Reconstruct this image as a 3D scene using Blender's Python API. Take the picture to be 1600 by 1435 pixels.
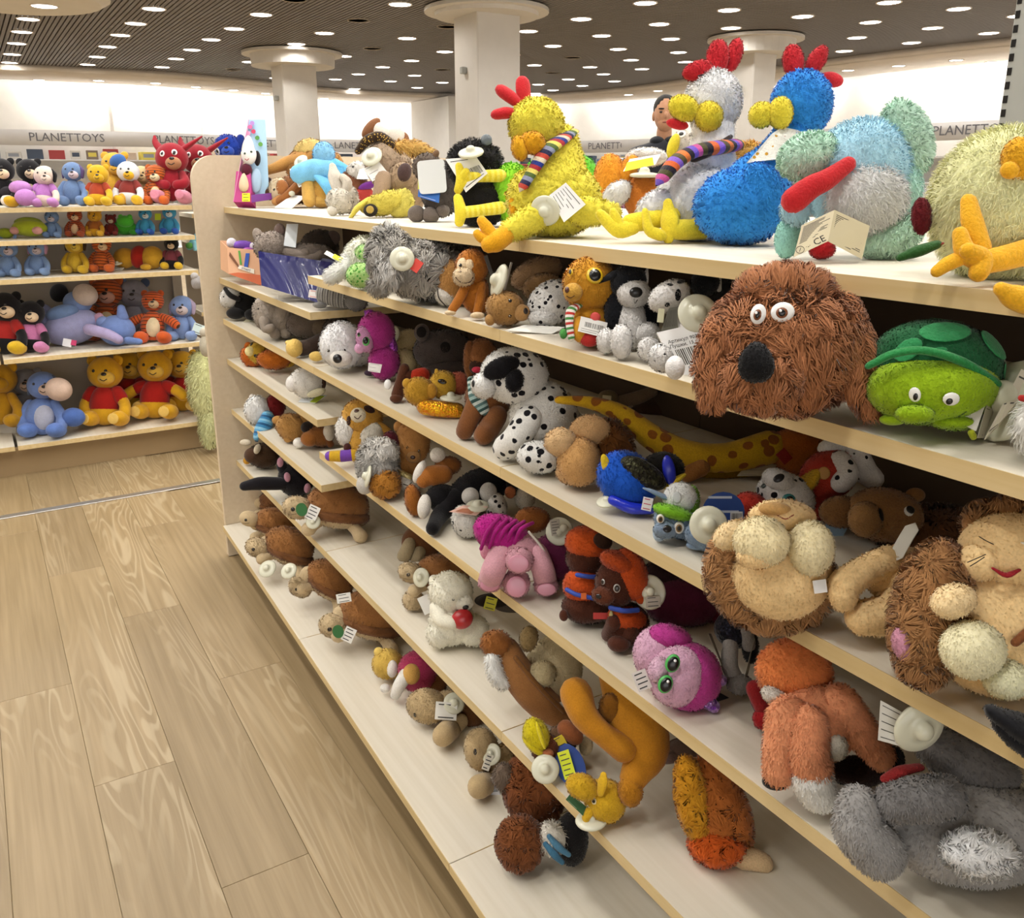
import bpy, math, random
import numpy as np
from mathutils import Vector, Matrix
for _o in list(bpy.data.objects): bpy.data.objects.remove(_o)
random.seed(7); rng = np.random.default_rng(11)
SC = bpy.context.scene; COL = SC.collection
PI = math.pi

# ---------------------------------------------------------------- camera
FPX, PCX, PCY = 1350.0, 800.0, 667.0          # focal length and optical centre, in pixels of the 1600x1435 photograph
PITCH, YAW = math.radians(16.04), math.radians(31.49)
CAM = np.array([-.67, 0.0, 1.286])
_sy, _cy, _sp, _cp = math.sin(YAW), math.cos(YAW), math.sin(PITCH), math.cos(PITCH)
FWD = np.array([_sy*_cp, _cy*_cp, -_sp]); RGT = np.array([_cy, -_sy, 0.0]); UPV = np.cross(RGT, FWD)
cam = bpy.data.objects.new('camera', bpy.data.cameras.new('camera')); COL.objects.link(cam)
cam.data.sensor_fit = 'HORIZONTAL'; cam.data.sensor_width = 36.0
cam.data.lens = 36.0*FPX/1600.0; cam.data.shift_y = -(717.5-PCY)/1600.0
cam.data.clip_start = .02; cam.data.clip_end = 200
_m = Matrix.Identity(4)
for _i in range(3):
    _m[_i][0], _m[_i][1], _m[_i][2], _m[_i][3] = RGT[_i], UPV[_i], -FWD[_i], CAM[_i]
cam.matrix_world = _m
SC.camera = cam

# ---------------------------------------------------------------- world, exposure
wd = bpy.data.worlds.new('store_ambience'); SC.world = wd; wd.use_nodes = True
wd.node_tree.nodes['Background'].inputs[0].default_value = (1.0, .97, .935, 1)
wd.node_tree.nodes['Background'].inputs[1].default_value = 1.8
SC.view_settings.view_transform = 'Standard'; SC.view_settings.look = 'None'
SC.view_settings.gamma = 1.0; SC.view_settings.use_curve_mapping = False
SC.view_settings.exposure = 0.26
LAMP_W = 6.0                                  # watts of each ceiling downlight
SC.cycles.use_denoising = True
SC.cycles.max_bounces = 7; SC.cycles.diffuse_bounces = 4
SC.cycles.sample_clamp_indirect = 4.0
SC.cycles.use_light_tree = True

# ---------------------------------------------------------------- measuring the photograph
def ray(x, y): return FWD + RGT*((x-PCX)/FPX) - UPV*((y-PCY)/FPX)
def on_z(x, y, z):
    d = ray(x, y); return CAM + d*((z-CAM[2])/d[2])
def on_x(x, y, X):
    d = ray(x, y); return CAM + d*((X-CAM[0])/d[0])
def on_y(x, y, Y):
    d = ray(x, y); return CAM + d*((Y-CAM[1])/d[1])

# ---------------------------------------------------------------- materials
def lin(h):
    h = h.lstrip('#'); c = [int(h[i:i+2], 16)/255 for i in (0, 2, 4)]
    return tuple([v/12.92 if v <= .04045 else ((v+.055)/1.055)**2.4 for v in c])+(1.0,)
_mats = {}
class NT:
    def __init__(s, name):
        s.m = bpy.data.materials.new(name); s.m.use_nodes = True; s.t = s.m.node_tree
        s.b = s.t.nodes['Principled BSDF']
    def n(s, typ, **kw):
        nd = s.t.nodes.new('ShaderNode'+typ)
        for k, v in kw.items():
            if k.startswith('i_'): nd.inputs[k[2:].replace('_', ' ')].default_value = v
            elif k.startswith('n') and k[1:].isdigit(): nd.inputs[int(k[1:])].default_value = v
            else: setattr(nd, k, v)
        return nd
    def l(s, a, b): s.t.links.new(a, b)
    def ramp(s, stops, interp='LINEAR'):
        r = s.n('ValToRGB'); e = r.color_ramp; e.interpolation = interp
        while len(e.elements) > 1: e.elements.remove(e.elements[-1])
        e.elements[0].position = stops[0][0]; e.elements[0].color = stops[0][1]
        for p, c in stops[1:]:
            x = e.elements.new(p); x.color = c
        return r
    def mix(s, fac, a, b, blend='MIX'):
        m = s.n('MixRGB', blend_type=blend)
        for k, v in ((0, fac), (1, a), (2, b)):
            if hasattr(v, 'node') or hasattr(v, 'is_output'): s.l(v, m.inputs[k])
            else: m.inputs[k].default_value = v
        return m.outputs[0]
    def bump(s, h, strength, dist=.002):
        b = s.n('Bump'); b.inputs['Strength'].default_value = strength; b.inputs['Distance'].default_value = dist
        s.l(h, b.inputs['Height']); s.l(b.outputs[0], s.b.inputs['Normal'])
def M(spec):
    """Material from a short spec: 'kind:colour[:colour...]' (kind p plush, f long fur, k crinkled plush, g glossy plastic, c card,
    d spotted, t striped along the piece, q sequins, w woven, v patches)."""
    if not isinstance(spec, str): return spec
    if ':' not in spec: spec = 'p:'+spec
    if spec in _mats: return _mats[spec]
    kind, *a = spec.split(':'); x = NT('mat_'+spec.replace(':', '_')); b = x.b
    c = lin(a[0] if kind != 't' else a[1]); b.inputs['Base Color'].default_value = c
    if kind in 'gc':
        b.inputs['Roughness'].default_value = .28 if kind == 'g' else .6
        if kind == 'g': b.inputs['Coat Weight'].default_value = .2
        _mats[spec] = x.m; return x.m
    tc = x.n('TexCoord'); co = tc.outputs['Object']
    b.inputs['Roughness'].default_value = .92; b.inputs['Specular IOR Level'].default_value = .15
    b.inputs['Sheen Weight'].default_value = .18; b.inputs['Sheen Roughness'].default_value = .5
    ns = x.n('TexNoise', i_Scale=420.0, i_Detail=2.0); x.l(co, ns.inputs['Vector'])
    nl = x.n('TexNoise', i_Scale=38.0, i_Detail=3.0); x.l(co, nl.inputs['Vector'])
    col = c
    if kind == 'd':                                        # dark blotches on a pale ground: d:ground:spot:scale:size
        v = x.n('TexVoronoi', i_Scale=float(a[2])); v.inputs['Randomness'].default_value = .8
        nw = x.n('TexNoise', i_Scale=float(a[2])*1.6); x.l(co, nw.inputs['Vector'])
        av = x.mix(.16/float(a[2]), co, nw.outputs['Color'], 'ADD'); x.l(av, v.inputs['Vector'])
        r = x.ramp([(0, lin(a[1])), (float(a[3]), lin(a[1])), (float(a[3])+.03, c)]); x.l(v.outputs['Distance'], r.inputs[0]); col = r.outputs[0]
    elif kind == 'v':                                      # patches parted by pale lines: v:patch:line:scale:width
        v = x.n('TexVoronoi', feature='DISTANCE_TO_EDGE', i_Scale=float(a[2])); x.l(co, v.inputs['Vector'])
        r = x.ramp([(0, lin(a[1])), (float(a[3]), lin(a[1])), (float(a[3])+.03, c)]); x.l(v.outputs['Distance'], r.inputs[0]); col = r.outputs[0]
    elif kind == 't':                                      # bands along the piece: t:n:colour:colour:...
        at = x.n('Attribute', attribute_name='t'); cs = [lin(h) for h in a[1:]]
        mu = x.n('Math', operation='MULTIPLY', n1=float(a[0])); x.l(at.outputs['Fac'], mu.inputs[0])
        fr = x.n('Math', operation='FRACT'); x.l(mu.outputs[0], fr.inputs[0])
        r = x.ramp([(i/len(cs), k) for i, k in enumerate(cs)], 'CONSTANT'); x.l(fr.outputs[0], r.inputs[0]); col = r.outputs[0]
    elif kind == 'q':                                      # sequins: q:colour:colour
        v = x.n('TexVoronoi', i_Scale=260.0); x.l(co, v.inputs['Vector'])
        sp = x.n('SeparateColor'); x.l(v.outputs['Color'], sp.inputs[0])
        r = x.ramp([(0, c), (1, lin(a[1]))]); x.l(sp.outputs[0], r.inputs[0]); col = r.outputs[0]
        b.inputs['Metallic'].default_value = .75; b.inputs['Roughness'].default_value = .3
        x.bump(v.outputs['Distance'], .6, .003)
    if kind == 'f': col = tuple(min(.95, v*1.3) for v in c[:3])+(1,)
    v1 = x.ramp([(.25, (.84, .84, .84, 1)), (.75, (1.06, 1.06, 1.06, 1))]); x.l(ns.outputs[0], v1.inputs[0])
    v2 = x.ramp([(.3, (.88, .87, .86, 1)), (.7, (1.05, 1.05, 1.05, 1))]); x.l(nl.outputs[0], v2.inputs[0])
    o = x.mix(1.0, x.mix(1.0, col, v1.outputs[0], 'MULTIPLY'), v2.outputs[0], 'MULTIPLY')
    x.l(o, b.inputs['Base Color'])
    if kind in 'pdtv': x.bump(ns.outputs[0], .6, .002)
    if kind == 'k':
        w = x.n('TexNoise', i_Scale=70.0, i_Detail=4.0, i_Distortion=.6); x.l(co, w.inputs['Vector']); x.bump(w.outputs[0], .9, .006)
    _mats[spec] = x.m; return x.m

# ---------------------------------------------------------------- meshes
def mesh_obj(name, V, F, mat, parent=None, smooth=True, t=None, normals=None, loc=None):
    """One linked mesh object from a vertex array and a list of face arrays (quads, triangles or single polygons)."""
    V = np.asarray(V, float); me = bpy.data.meshes.new(name)
    fl = [np.asarray(f, np.int32) for f in F if len(f)]
    me.vertices.add(len(V)); me.vertices.foreach_set('co', V.astype(np.float32).ravel())
    loops = np.concatenate([f.ravel() for f in fl]); cnt = np.concatenate([np.full(len(f), f.shape[1], np.int32) for f in fl])
    me.loops.add(len(loops)); me.loops.foreach_set('vertex_index', loops)
    me.polygons.add(len(cnt)); me.polygons.foreach_set('loop_start', np.concatenate([[0], np.cumsum(cnt)[:-1]]).astype(np.int32))
    me.polygons.foreach_set('use_smooth', np.full(len(cnt), bool(smooth)))
    me.update(calc_edges=True)
    if t is not None:
        at = me.attributes.new('t', 'FLOAT', 'POINT'); at.data.foreach_set('value', np.asarray(t, np.float32))
    if normals is not None: me.normals_split_custom_set_from_vertices(normals.tolist())
    me.materials.append(M(mat))
    return link(name, me, parent, loc)
def link(name, data, parent=None, loc=None):
    o = bpy.data.objects.new(name, data); COL.objects.link(o)
    if parent is not None: o.parent = parent
    if loc is not None: o.location = loc
    return o
def tag(o, label=None, cat=None, group=None, kind=None):
    for k, v in (('label', label), ('category', cat), ('group', group), ('kind', kind)):
        if v: o[k] = v
    return o
def empty(name, loc, label=None, cat=None, group=None, kind=None):
    o = link(name, None, None, loc); o.empty_display_size = .03
    return tag(o, label, cat, group, kind)
def boxes(bs, bev=0.0):
    """Vertices and faces of axis-aligned boxes (x0,x1,y0,y1,z0,z1), optionally chamfered along all edges."""
    V, Q, T = [], [], []
    for x0, x1, y0, y1, z0, z1 in bs:
        n = len(V)
        if bev <= 0:
            V += [(x, y, z) for z in (z0, z1) for y in (y0, y1) for x in (x0, x1)]
            Q += [[n+i for i in q] for q in ((0, 2, 3, 1), (4, 5, 7, 6), (0, 1, 5, 4), (2, 6, 7, 3), (0, 4, 6, 2), (1, 3, 7, 5))]
        else:
            b = min(bev, (x1-x0)*.45, (y1-y0)*.45, (z1-z0)*.45)
            for sx, sy, sz in ((a, c, d) for d in (0, 1) for c in (0, 1) for a in (0, 1)):
                X, Y, Z = (x0, x1)[sx], (y0, y1)[sy], (z0, z1)[sz]
                ix, iy, iz = X+(b, -b)[sx], Y+(b, -b)[sy], Z+(b, -b)[sz]
                V += [(X, iy, iz), (ix, Y, iz), (ix, iy, Z)]
            k = lambda a, c, d, f: n+3*(a+2*c+4*d)+f
            for s in (0, 1):
                q = [[k(s, 0, 0, 0), k(s, 1, 0, 0), k(s, 1, 1, 0), k(s, 0, 1, 0)], [k(0, s, 0, 1), k(0, s, 1, 1), k(1, s, 1, 1), k(1, s, 0, 1)], [k(0, 0, s, 2), k(1, 0, s, 2), k(1, 1, s, 2), k(0, 1, s, 2)]]
                Q += [f if s else f[::-1] for f in q]
                for r in (0, 1):
                    fl = (s == r)
                    e = [[k(s, r, 0, 0), k(s, r, 1, 0), k(s, r, 1, 1), k(s, r, 0, 1)], [k(s, 0, r, 2), k(s, 1, r, 2), k(s, 1, r, 0), k(s, 0, r, 0)], [k(0, s, r, 1), k(1, s, r, 1), k(1, s, r, 2), k(0, s, r, 2)]]
                    Q += [f if fl else f[::-1] for f in e]
            for a in (0, 1):
                for c in (0, 1):
                    for d in (0, 1):
                        f = [k(a, c, d, 0), k(a, c, d, 1), k(a, c, d, 2)]; T.append(f if (a+c+d) % 2 else f[::-1])
    return V, [Q, T]
def box(name, mat, b, parent=None, bev=.003, loc=None):
    V, F = boxes([b], bev); return mesh_obj(name, V, F, mat, parent, False, loc=loc)
_sph = {}
def sphere(nu, nv):
    """Unit sphere, poles on the local z axis: (verts, quads, tris)."""
    if (nu, nv) not in _sph:
        V = [(0, 0, 1)]
        for j in range(1, nv):
            th = PI*j/nv
            V += [(math.sin(th)*math.cos(2*PI*i/nu), math.sin(th)*math.sin(2*PI*i/nu), math.cos(th)) for i in range(nu)]
        V.append((0, 0, -1)); Q, T = [], []
        for i in range(nu):
            k = (i+1) % nu; T += [(0, 1+i, 1+k)]; e = 1+(nv-2)*nu; T += [(len(V)-1, e+k, e+i)]
            for j in range(nv-2):
                a = 1+j*nu; Q.append((a+i, a+nu+i, a+nu+k, a+k))
        _sph[(nu, nv)] = (np.array(V, float), np.array(Q), np.array(T))
    return _sph[(nu, nv)]
def tube_mesh(P, R, nu=12, cap=3, flat=None):
    """Round-ended tube through points P with radii R: verts, faces, t along the length. flat squashes the second cross axis."""
    P = np.asarray(P, float); R = np.asarray(R, float)
    if len(P) > 2:                                          # smooth the path (Catmull-Rom)
        n = len(P); E = np.vstack([2*P[0]-P[1], P, 2*P[-1]-P[-2]]); ER = np.concatenate([[R[0]], R, [R[-1]]]); out, ro = [], []
        for i in range(n-1):
            for s in np.linspace(0, 1, 5)[:-1]:
                a, b, c, d = E[i:i+4]; w = [.5*(-s+2*s*s-s**3), .5*(2-5*s*s+3*s**3), .5*(s+4*s*s-3*s**3), .5*(-s*s+s**3)]
                out.append(w[0]*a+w[1]*b+w[2]*c+w[3]*d); ro.append(max(1e-5, w[0]*ER[i]+w[1]*ER[i+1]+w[2]*ER[i+2]+w[3]*ER[i+3]))
        P = np.array(out+[P[-1]]); R = np.array(ro+[R[-1]])
    T = np.gradient(P, axis=0) if len(P) > 2 else np.array([P[1]-P[0]]*2)
    T /= np.linalg.norm(T, axis=1)[:, None]+1e-12
    rings = []
    for k in range(cap, 0, -1):
        a = k/cap*PI/2*.999; rings.append((P[0]-T[0]*R[0]*math.sin(a), R[0]*math.cos(a), T[0]))
    rings += [(p, r, d) for p, r, d in zip(P, R, T)]
    for k in range(1, cap+1):
        a = k/cap*PI/2*.999; rings.append((P[-1]+T[-1]*R[-1]*math.sin(a), R[-1]*math.cos(a), T[-1]))
    u = np.cross(T[0], [0, 0, 1.0]); u = u if np.linalg.norm(u) > .1 else np.cross(T[0], [1.0, 0, 0])
    u /= np.linalg.norm(u); V = []; acc = [0.0]
    for i, (p, r, d) in enumerate(rings):
        u = u-d*(u@d); u /= np.linalg.norm(u); v = np.cross(d, u)
        if i: acc.append(acc[-1]+np.linalg.norm(p-rings[i-1][0]))
        f = 1 if flat is None else flat
        V += [p+u*r*math.cos(2*PI*k/nu)+v*r*f*math.sin(2*PI*k/nu) for k in range(nu)]
    m = len(rings); Q = [(a*nu+i, a*nu+(i+1) % nu, (a+1)*nu+(i+1) % nu, (a+1)*nu+i) for a in range(m-1) for i in range(nu)]
    t = np.repeat(np.array(acc)/max(acc[-1], 1e-9), nu)
    return np.array(V), [np.array(Q), np.array([list(range(nu))[::-1], [(m-1)*nu+i for i in range(nu)]])], t
_txt = {}
def text(name, body, size, mat, M4, parent=None, depth=.0006, align='CENTER'):
    k = (body, size, mat if isinstance(mat, str) else mat.name, align)
    if k not in _txt:
        cu = bpy.data.curves.new(name, 'FONT'); cu.body = body; cu.size = size; cu.extrude = depth; cu.align_x = align; cu.align_y = 'CENTER'
        cu.resolution_u = 2; tmp = bpy.data.objects.new('tmp', cu); COL.objects.link(tmp); bpy.context.view_layer.update()
        me = bpy.data.meshes.new_from_object(tmp); bpy.data.objects.remove(tmp); me.materials.clear(); me.materials.append(M(mat)); _txt[k] = me
    o = link(name, _txt[k], parent); o.matrix_local = M4; return o
def basis(o, x, y, z):
    m = Matrix.Identity(4)
    for i in range(3): m[i][0], m[i][1], m[i][2], m[i][3] = x[i], y[i], z[i], o[i]
    return m
def unit(v):
    v = np.asarray(v, float); return v/(np.linalg.norm(v)+1e-12)
# ---------------------------------------------------------------- setting materials
def wood(name, c1, c2, c3, per_object=True, scale=1.0, contrast=1.0, rough=.45):
    x = NT(name); b = x.b; tc = x.n('TexCoord'); co = tc.outputs['Object']
    oi = x.n('ObjectInfo'); mu = x.n('Math', operation='MULTIPLY', n1=37.0); x.l(oi.outputs['Random'], mu.inputs[0])
    cx = x.n('CombineXYZ'); x.l(mu.outputs[0], cx.inputs[0]); x.l(mu.outputs[0], cx.inputs[1]); x.l(mu.outputs[0], cx.inputs[2])
    off = x.mix(1.0, co, cx.outputs[0], 'ADD')
    mp = x.n('Mapping'); mp.inputs['Scale'].default_value = (6.5*scale, .8*scale, 6.5*scale); x.l(off, mp.inputs['Vector'])
    n1 = x.n('TexNoise', i_Scale=1.0, i_Detail=2.5, i_Roughness=.5, i_Distortion=.5); x.l(mp.outputs[0], n1.inputs['Vector'])
    k = x.n('Math', operation='MULTIPLY', n1=140.0); x.l(n1.outputs[0], k.inputs[0])
    s = x.n('Math', operation='SINE'); x.l(k.outputs[0], s.inputs[0])
    r = x.ramp([(.0, (0, 0, 0, 1)), (.62, (.05, .05, .05, 1)), (.95, (1, 1, 1, 1))])
    h = x.n('Math', operation='MULTIPLY_ADD', n1=.5, n2=.5); x.l(s.outputs[0], h.inputs[0]); x.l(h.outputs[0], r.inputs[0])
    mk = x.n('TexNoise', i_Scale=.55, i_Detail=1.0); x.l(mp.outputs[0], mk.inputs['Vector'])
    mr = x.ramp([(.43, (0, 0, 0, 1)), (.58, (1, 1, 1, 1))]); x.l(mk.outputs[0], mr.inputs[0])
    line = x.n('Math', operation='MULTIPLY'); x.l(r.outputs[0], line.inputs[0]); x.l(mr.outputs[0], line.inputs[1])
    m2 = x.n('Mapping'); m2.inputs['Scale'].default_value = (70*scale, 2.2*scale, 70*scale); x.l(off, m2.inputs['Vector'])
    n2 = x.n('TexNoise', i_Scale=1.0, i_Detail=3.0); x.l(m2.outputs[0], n2.inputs['Vector'])
    r2 = x.ramp([(.3, lin(c1)), (.72, lin(c2))]); x.l(n2.outputs[0], r2.inputs[0])
    hv = x.n('HueSaturation'); vv = x.n('Math', operation='MULTIPLY_ADD', n1=.16, n2=.92); x.l(oi.outputs['Random'], vv.inputs[0])
    x.l(vv.outputs[0], hv.inputs['Value']); x.l(r2.outputs[0], hv.inputs['Color'])
    lf = x.n('Math', operation='MULTIPLY', n1=.4*contrast); x.l(line.outputs[0], lf.inputs[0])
    c = x.mix(lf.outputs[0], hv.outputs[0], lin(c3)); x.l(c, b.inputs['Base Color'])
    b.inputs['Roughness'].default_value = rough; x.bump(n2.outputs[0], .08, .001)
    return x.m
def plain(name, h, rough=.6, metal=0.0, spec=.4):
    x = NT(name); b = x.b; b.inputs['Base Color'].default_value = lin(h); b.inputs['Roughness'].default_value = rough
    b.inputs['Metallic'].default_value = metal; b.inputs['Specular IOR Level'].default_value = spec
    n = x.n('TexNoise', i_Scale=6.0, i_Detail=3.0); tc = x.n('TexCoord'); x.l(tc.outputs['Object'], n.inputs['Vector'])
    r = x.ramp([(.3, tuple(v*.95 for v in lin(h)[:3])+(1,)), (.7, lin(h))]); x.l(n.outputs[0], r.inputs[0]); x.l(r.outputs[0], b.inputs['Base Color'])
    return x.m
def glow(name, col, strength):
    x = NT(name); x.t.nodes.remove(x.b); e = x.n('Emission'); e.inputs[0].default_value = col; e.inputs[1].default_value = strength
    x.l(e.outputs[0], x.t.nodes['Material Output'].inputs[0]); return x.m
M_FLOOR = wood('oak_floor', '84704f', '998462', 'bfae8e')
M_LAM = wood('maple_laminate', 'd8cfbb', 'e2dac9', 'e8e1d2', contrast=.25, rough=.55)
M_EDGE = wood('maple_edge_band', 'cdb27c', 'dac393', 'c6aa74', contrast=.3, rough=.45)
M_PANEL = wood('maple_end_panel', 'cfbda0', 'd6c5aa', 'dbcbb2', contrast=.15, rough=.5)
M_WALL = plain('wall_paint', 'dfdcd6', .8); M_CEIL = plain('ceiling_dark', '625c58', .8); M_SLAT = plain('ceiling_slat', '6b6561', .6)
M_SOFFIT = plain('soffit_paint', 'd8cfc4', .8); M_PILLAR = plain('pillar_paint', 'c9c4bc', .7); M_METAL = plain('aluminium', 'b9b7b2', .35, .8)
M_GREY = plain('shelf_upright_grey', '9a9a94', .5); M_DARK = plain('dark_recess', '15110e', .9); M_KICK = plain('kick_plate', '4a3525', .6)
M_BACK = plain('back_board', '4b3b2d', .8); M_BACKL = plain('left_back_board', '9b9184', .8); M_FASC = plain('sign_fascia', 'd7d6d6', .5)
M_LAMP = glow('lamp_diffuser', (1.0, .95, .88, 1), 14.0); M_COVE = glow('cove_tube', (1.0, .96, .9, 1), 7.0)

# ---------------------------------------------------------------- floor
fl = tag(box('floor', M_FLOOR, (-7, 12, -4, 18, -.08, -.003), bev=0), kind='structure')
PW, PL = .169, 1.22
pme = None
for i in range(-11, 1):
    x0 = -.107+PW*i-PW
    y = -.3+((i*5) % 8)*.155+(.03 if i % 2 else 0)
    while y < 4.75:
        if pme is None:
            V, F = boxes([(.0004, PW-.0004, .0004, PL-.0004, -.004, 0)], .0006); p = mesh_obj('plank', V, F, M_FLOOR, fl, False); pme = p.data
        else: p = link('plank', pme, fl)
        p.location = (x0, y, 0); y += PL
st = box('floor_joint_strip', M_METAL, (-1.9, .3, 3.735, 3.775, 0, .004), fl, .0015)

# ---------------------------------------------------------------- ceiling with its slats, soffit and walls
CZ = 3.015
ce = tag(box('ceiling', M_CEIL, (-7, 13, -5, 19, CZ+.06, CZ+.12), bev=0), kind='structure')
V, F = boxes([(-6.9+.054*i, -6.9+.054*i+.038, -4.9, 18.9, CZ, CZ+.05) for i in range(366)])
sl = mesh_obj('ceiling_slat', V, F, M_SLAT, ce, False); sl['kind'] = 'stuff'
def smooth(P, n=6):
    P = np.array(P, float); E = np.vstack([2*P[0]-P[1], P, 2*P[-1]-P[-2]]); o = []
    for i in range(len(P)-1):
        a, b, c, d = E[i:i+4]
        for s in np.linspace(0, 1, n+1)[:-1]:
            o.append(.5*(2*b+(c-a)*s+(2*a-5*b+4*c-d)*s*s+(3*b-a-3*c+d)*s**3))
    return np.array(o+[P[-1]])
EDGE = smooth([(-6.9, 16.75), (-2, 16.7), (1.2, 16.45), (2.6, 16.4), (4.2, 16.85), (5, 17.3), (6.5, 17.55), (8.3, 17.35), (9.9, 16.5), (10.65, 14.7), (10.74, 12.5), (10.72, 9.5), (10.84, 7.9), (11.0, 6.8), (11.4, 3), (11.6, -4.9)])
_t = np.gradient(EDGE, axis=0); _t /= np.linalg.norm(_t, axis=1)[:, None]; OUT = np.stack([-_t[:, 1], _t[:, 0]], 1)
def ribbon(name, A, B, za, zb, mat, th=.04, parent=None):
    """A thick strip between polyline A at height za and polyline B at height zb."""
    n = len(A); a = np.column_stack([A, np.full(n, za)]); b = np.column_stack([B, np.full(n, zb)])
    d = np.column_stack([OUT, np.zeros(n)])*th if abs(za-zb) > .02 else np.array([[0, 0, th]]*n)
    V = np.vstack([a, b, b+d, a+d]); Q = []
    for i in range(n-1):
        for k in range(4): Q.append((k*n+i, k*n+i+1, ((k+1) % 4)*n+i+1, ((k+1) % 4)*n+i))
    Q += [(0, n, 2*n, 3*n), (n-1, 4*n-1, 3*n-1, 2*n-1)]
    return mesh_obj(name, V, [np.array(Q)], mat, parent, True)
SOZ = 2.92
tag(ribbon('trim_1', EDGE, EDGE, CZ, SOZ, M_SOFFIT, .03), kind='structure')
sof = tag(ribbon('trim_2', EDGE+OUT*.005, EDGE+OUT*1.55, SOZ, SOZ, M_SOFFIT, .03), kind='structure')
WALLP = EDGE+OUT*1.78
tag(ribbon('wall_back', WALLP, WALLP, 3.2, 0, M_WALL, .08), kind='structure')
tag(ribbon('trim_3', EDGE+OUT*1.55, EDGE+OUT*1.55, SOZ+.02, 3.1, M_SOFFIT, .02), kind='structure')
cv = tag(ribbon('cove_light_tube', EDGE+OUT*1.62, EDGE+OUT*1.66, 2.96, 2.96, M_COVE, .03), 'long white cove tube washing the curved back wall', 'light')
for i in range(2, len(EDGE)-4, 5):                      # the light the cove throws down the wall
    la = bpy.data.lights.new('cove_wash', 'AREA'); la.shape = 'RECTANGLE'; la.size = 1.6; la.size_y = .12; la.energy = 13; la.color = (1, .95, .88)
    lo = link('cove_wash', la); p = EDGE[i]+OUT[i]*1.58; tx = np.array([*_t[i], 0]); dz = unit(np.array([*OUT[i]*-.22, 1.0])); yy = np.cross(dz, tx)
    lo.matrix_world = basis((p[0], p[1], 2.93), tx, yy, dz)
for px, py, n in ((172, 150, 4), (705, 170, 5)):        # the wall joint and the pier
    q = on_y(px, py, 17.9 if n == 4 else 17.0)
    w = .05 if n == 4 else .34
    tag(box('trim_%d' % n, M_WALL, (q[0]-w/2, q[0]+w/2, (18.07 if n == 4 else 16.8), 18.6, 0, SOZ-.01)), kind='structure')
wl = tag(box('wall_left', M_WALL, (-6.6, -6.5, -4.9, 17.4, 0, 3.0), bev=0), kind='structure')

# ---------------------------------------------------------------- sign fascia and the wall shelving under it
FA = EDGE+OUT*1.35
fas = empty('sign_fascia', (3.0, 16.8, 2.1), 'long pale grey sign band above the wall shelves all around the store', 'sign')
def rib_at(name, A, za, zb, mat, th, parent):
    o = ribbon(name, A-np.array([3.0, 16.8]), A-np.array([3.0, 16.8]), za-2.1, zb-2.1, mat, th); o.parent = parent; return o
rib_at('fascia_band', FA, 2.10, 1.84, M_FASC, .03, fas)
_len = np.concatenate([[0], np.cumsum(np.linalg.norm(np.diff(FA, axis=0), axis=1))])
def on_fascia(s):
    i = min(len(FA)-2, max(0, int(np.searchsorted(_len, s)-1))); f = (s-_len[i])/(_len[i+1]-_len[i]); return FA[i]*(1-f)+FA[i+1]*f, _t[i], OUT[i]
s = 7.93
while s < _len[-1]-7:
    p, tx, on = on_fascia(s)
    tx3 = np.array([tx[0], tx[1], 0])
    text('lettering', 'PLANETTOYS', .2, 'c:6d6f78', basis((p[0]-on[0]*.012-3.0, p[1]-on[1]*.012-16.8, 1.975-2.1), tx3, (0, 0, 1), (-on[0], -on[1], 0)), fas)
    s += 2.02
ws = empty('wall_shelving', (3.0, 16.8, 0), 'white perimeter shelving under the sign band, stocked with boxed goods', 'shelving')
for z in (.4, .8, 1.2, 1.58):
    n = len(EDGE); o = ribbon('shelf_board', EDGE+OUT*1.29-np.array([3.0, 16.8]), EDGE+OUT*1.77-np.array([3.0, 16.8]), z, z, M_FASC, .03); o.parent = ws
BOXC = ['c:c9b4a0', 'c:8c8f96', 'c:d8c75a', 'c:9aa0a8', 'c:5c8f4a', 'c:3f4a5c', 'c:b9bcc0', 'c:7a6a5c', 'c:4a6fae', 'c:c9c4bc', 'c:a03a3a']
s = 5.9
for k in range(64):
    w = .14+.14*rng.random(); h = .10+.10*rng.random(); p, tx, on = on_fascia(s+w/2)
    z0 = 1.612
    V, F = boxes([(-w/2, w/2, .0, .22, 0, h)], .004)
    o = mesh_obj('goods_box', V, F, BOXC[int(rng.integers(len(BOXC)))], None, False)
    o.matrix_world = basis((p[0]+on[0]*.06, p[1]+on[1]*.06, z0), (tx[0], tx[1], 0), (on[0], on[1], 0), (0, 0, 1))
    tag(o, 'small boxed toy on the far wall shelving under the sign band', 'box', 'boxed goods on the far wall shelving')
    V, F = boxes([(-w*.35, w*.35, -.002, .001, h*.3, h*.75)]); mesh_obj('front_print', V, F, BOXC[int(rng.integers(len(BOXC)))], o, False)
    s += w+.09

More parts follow.
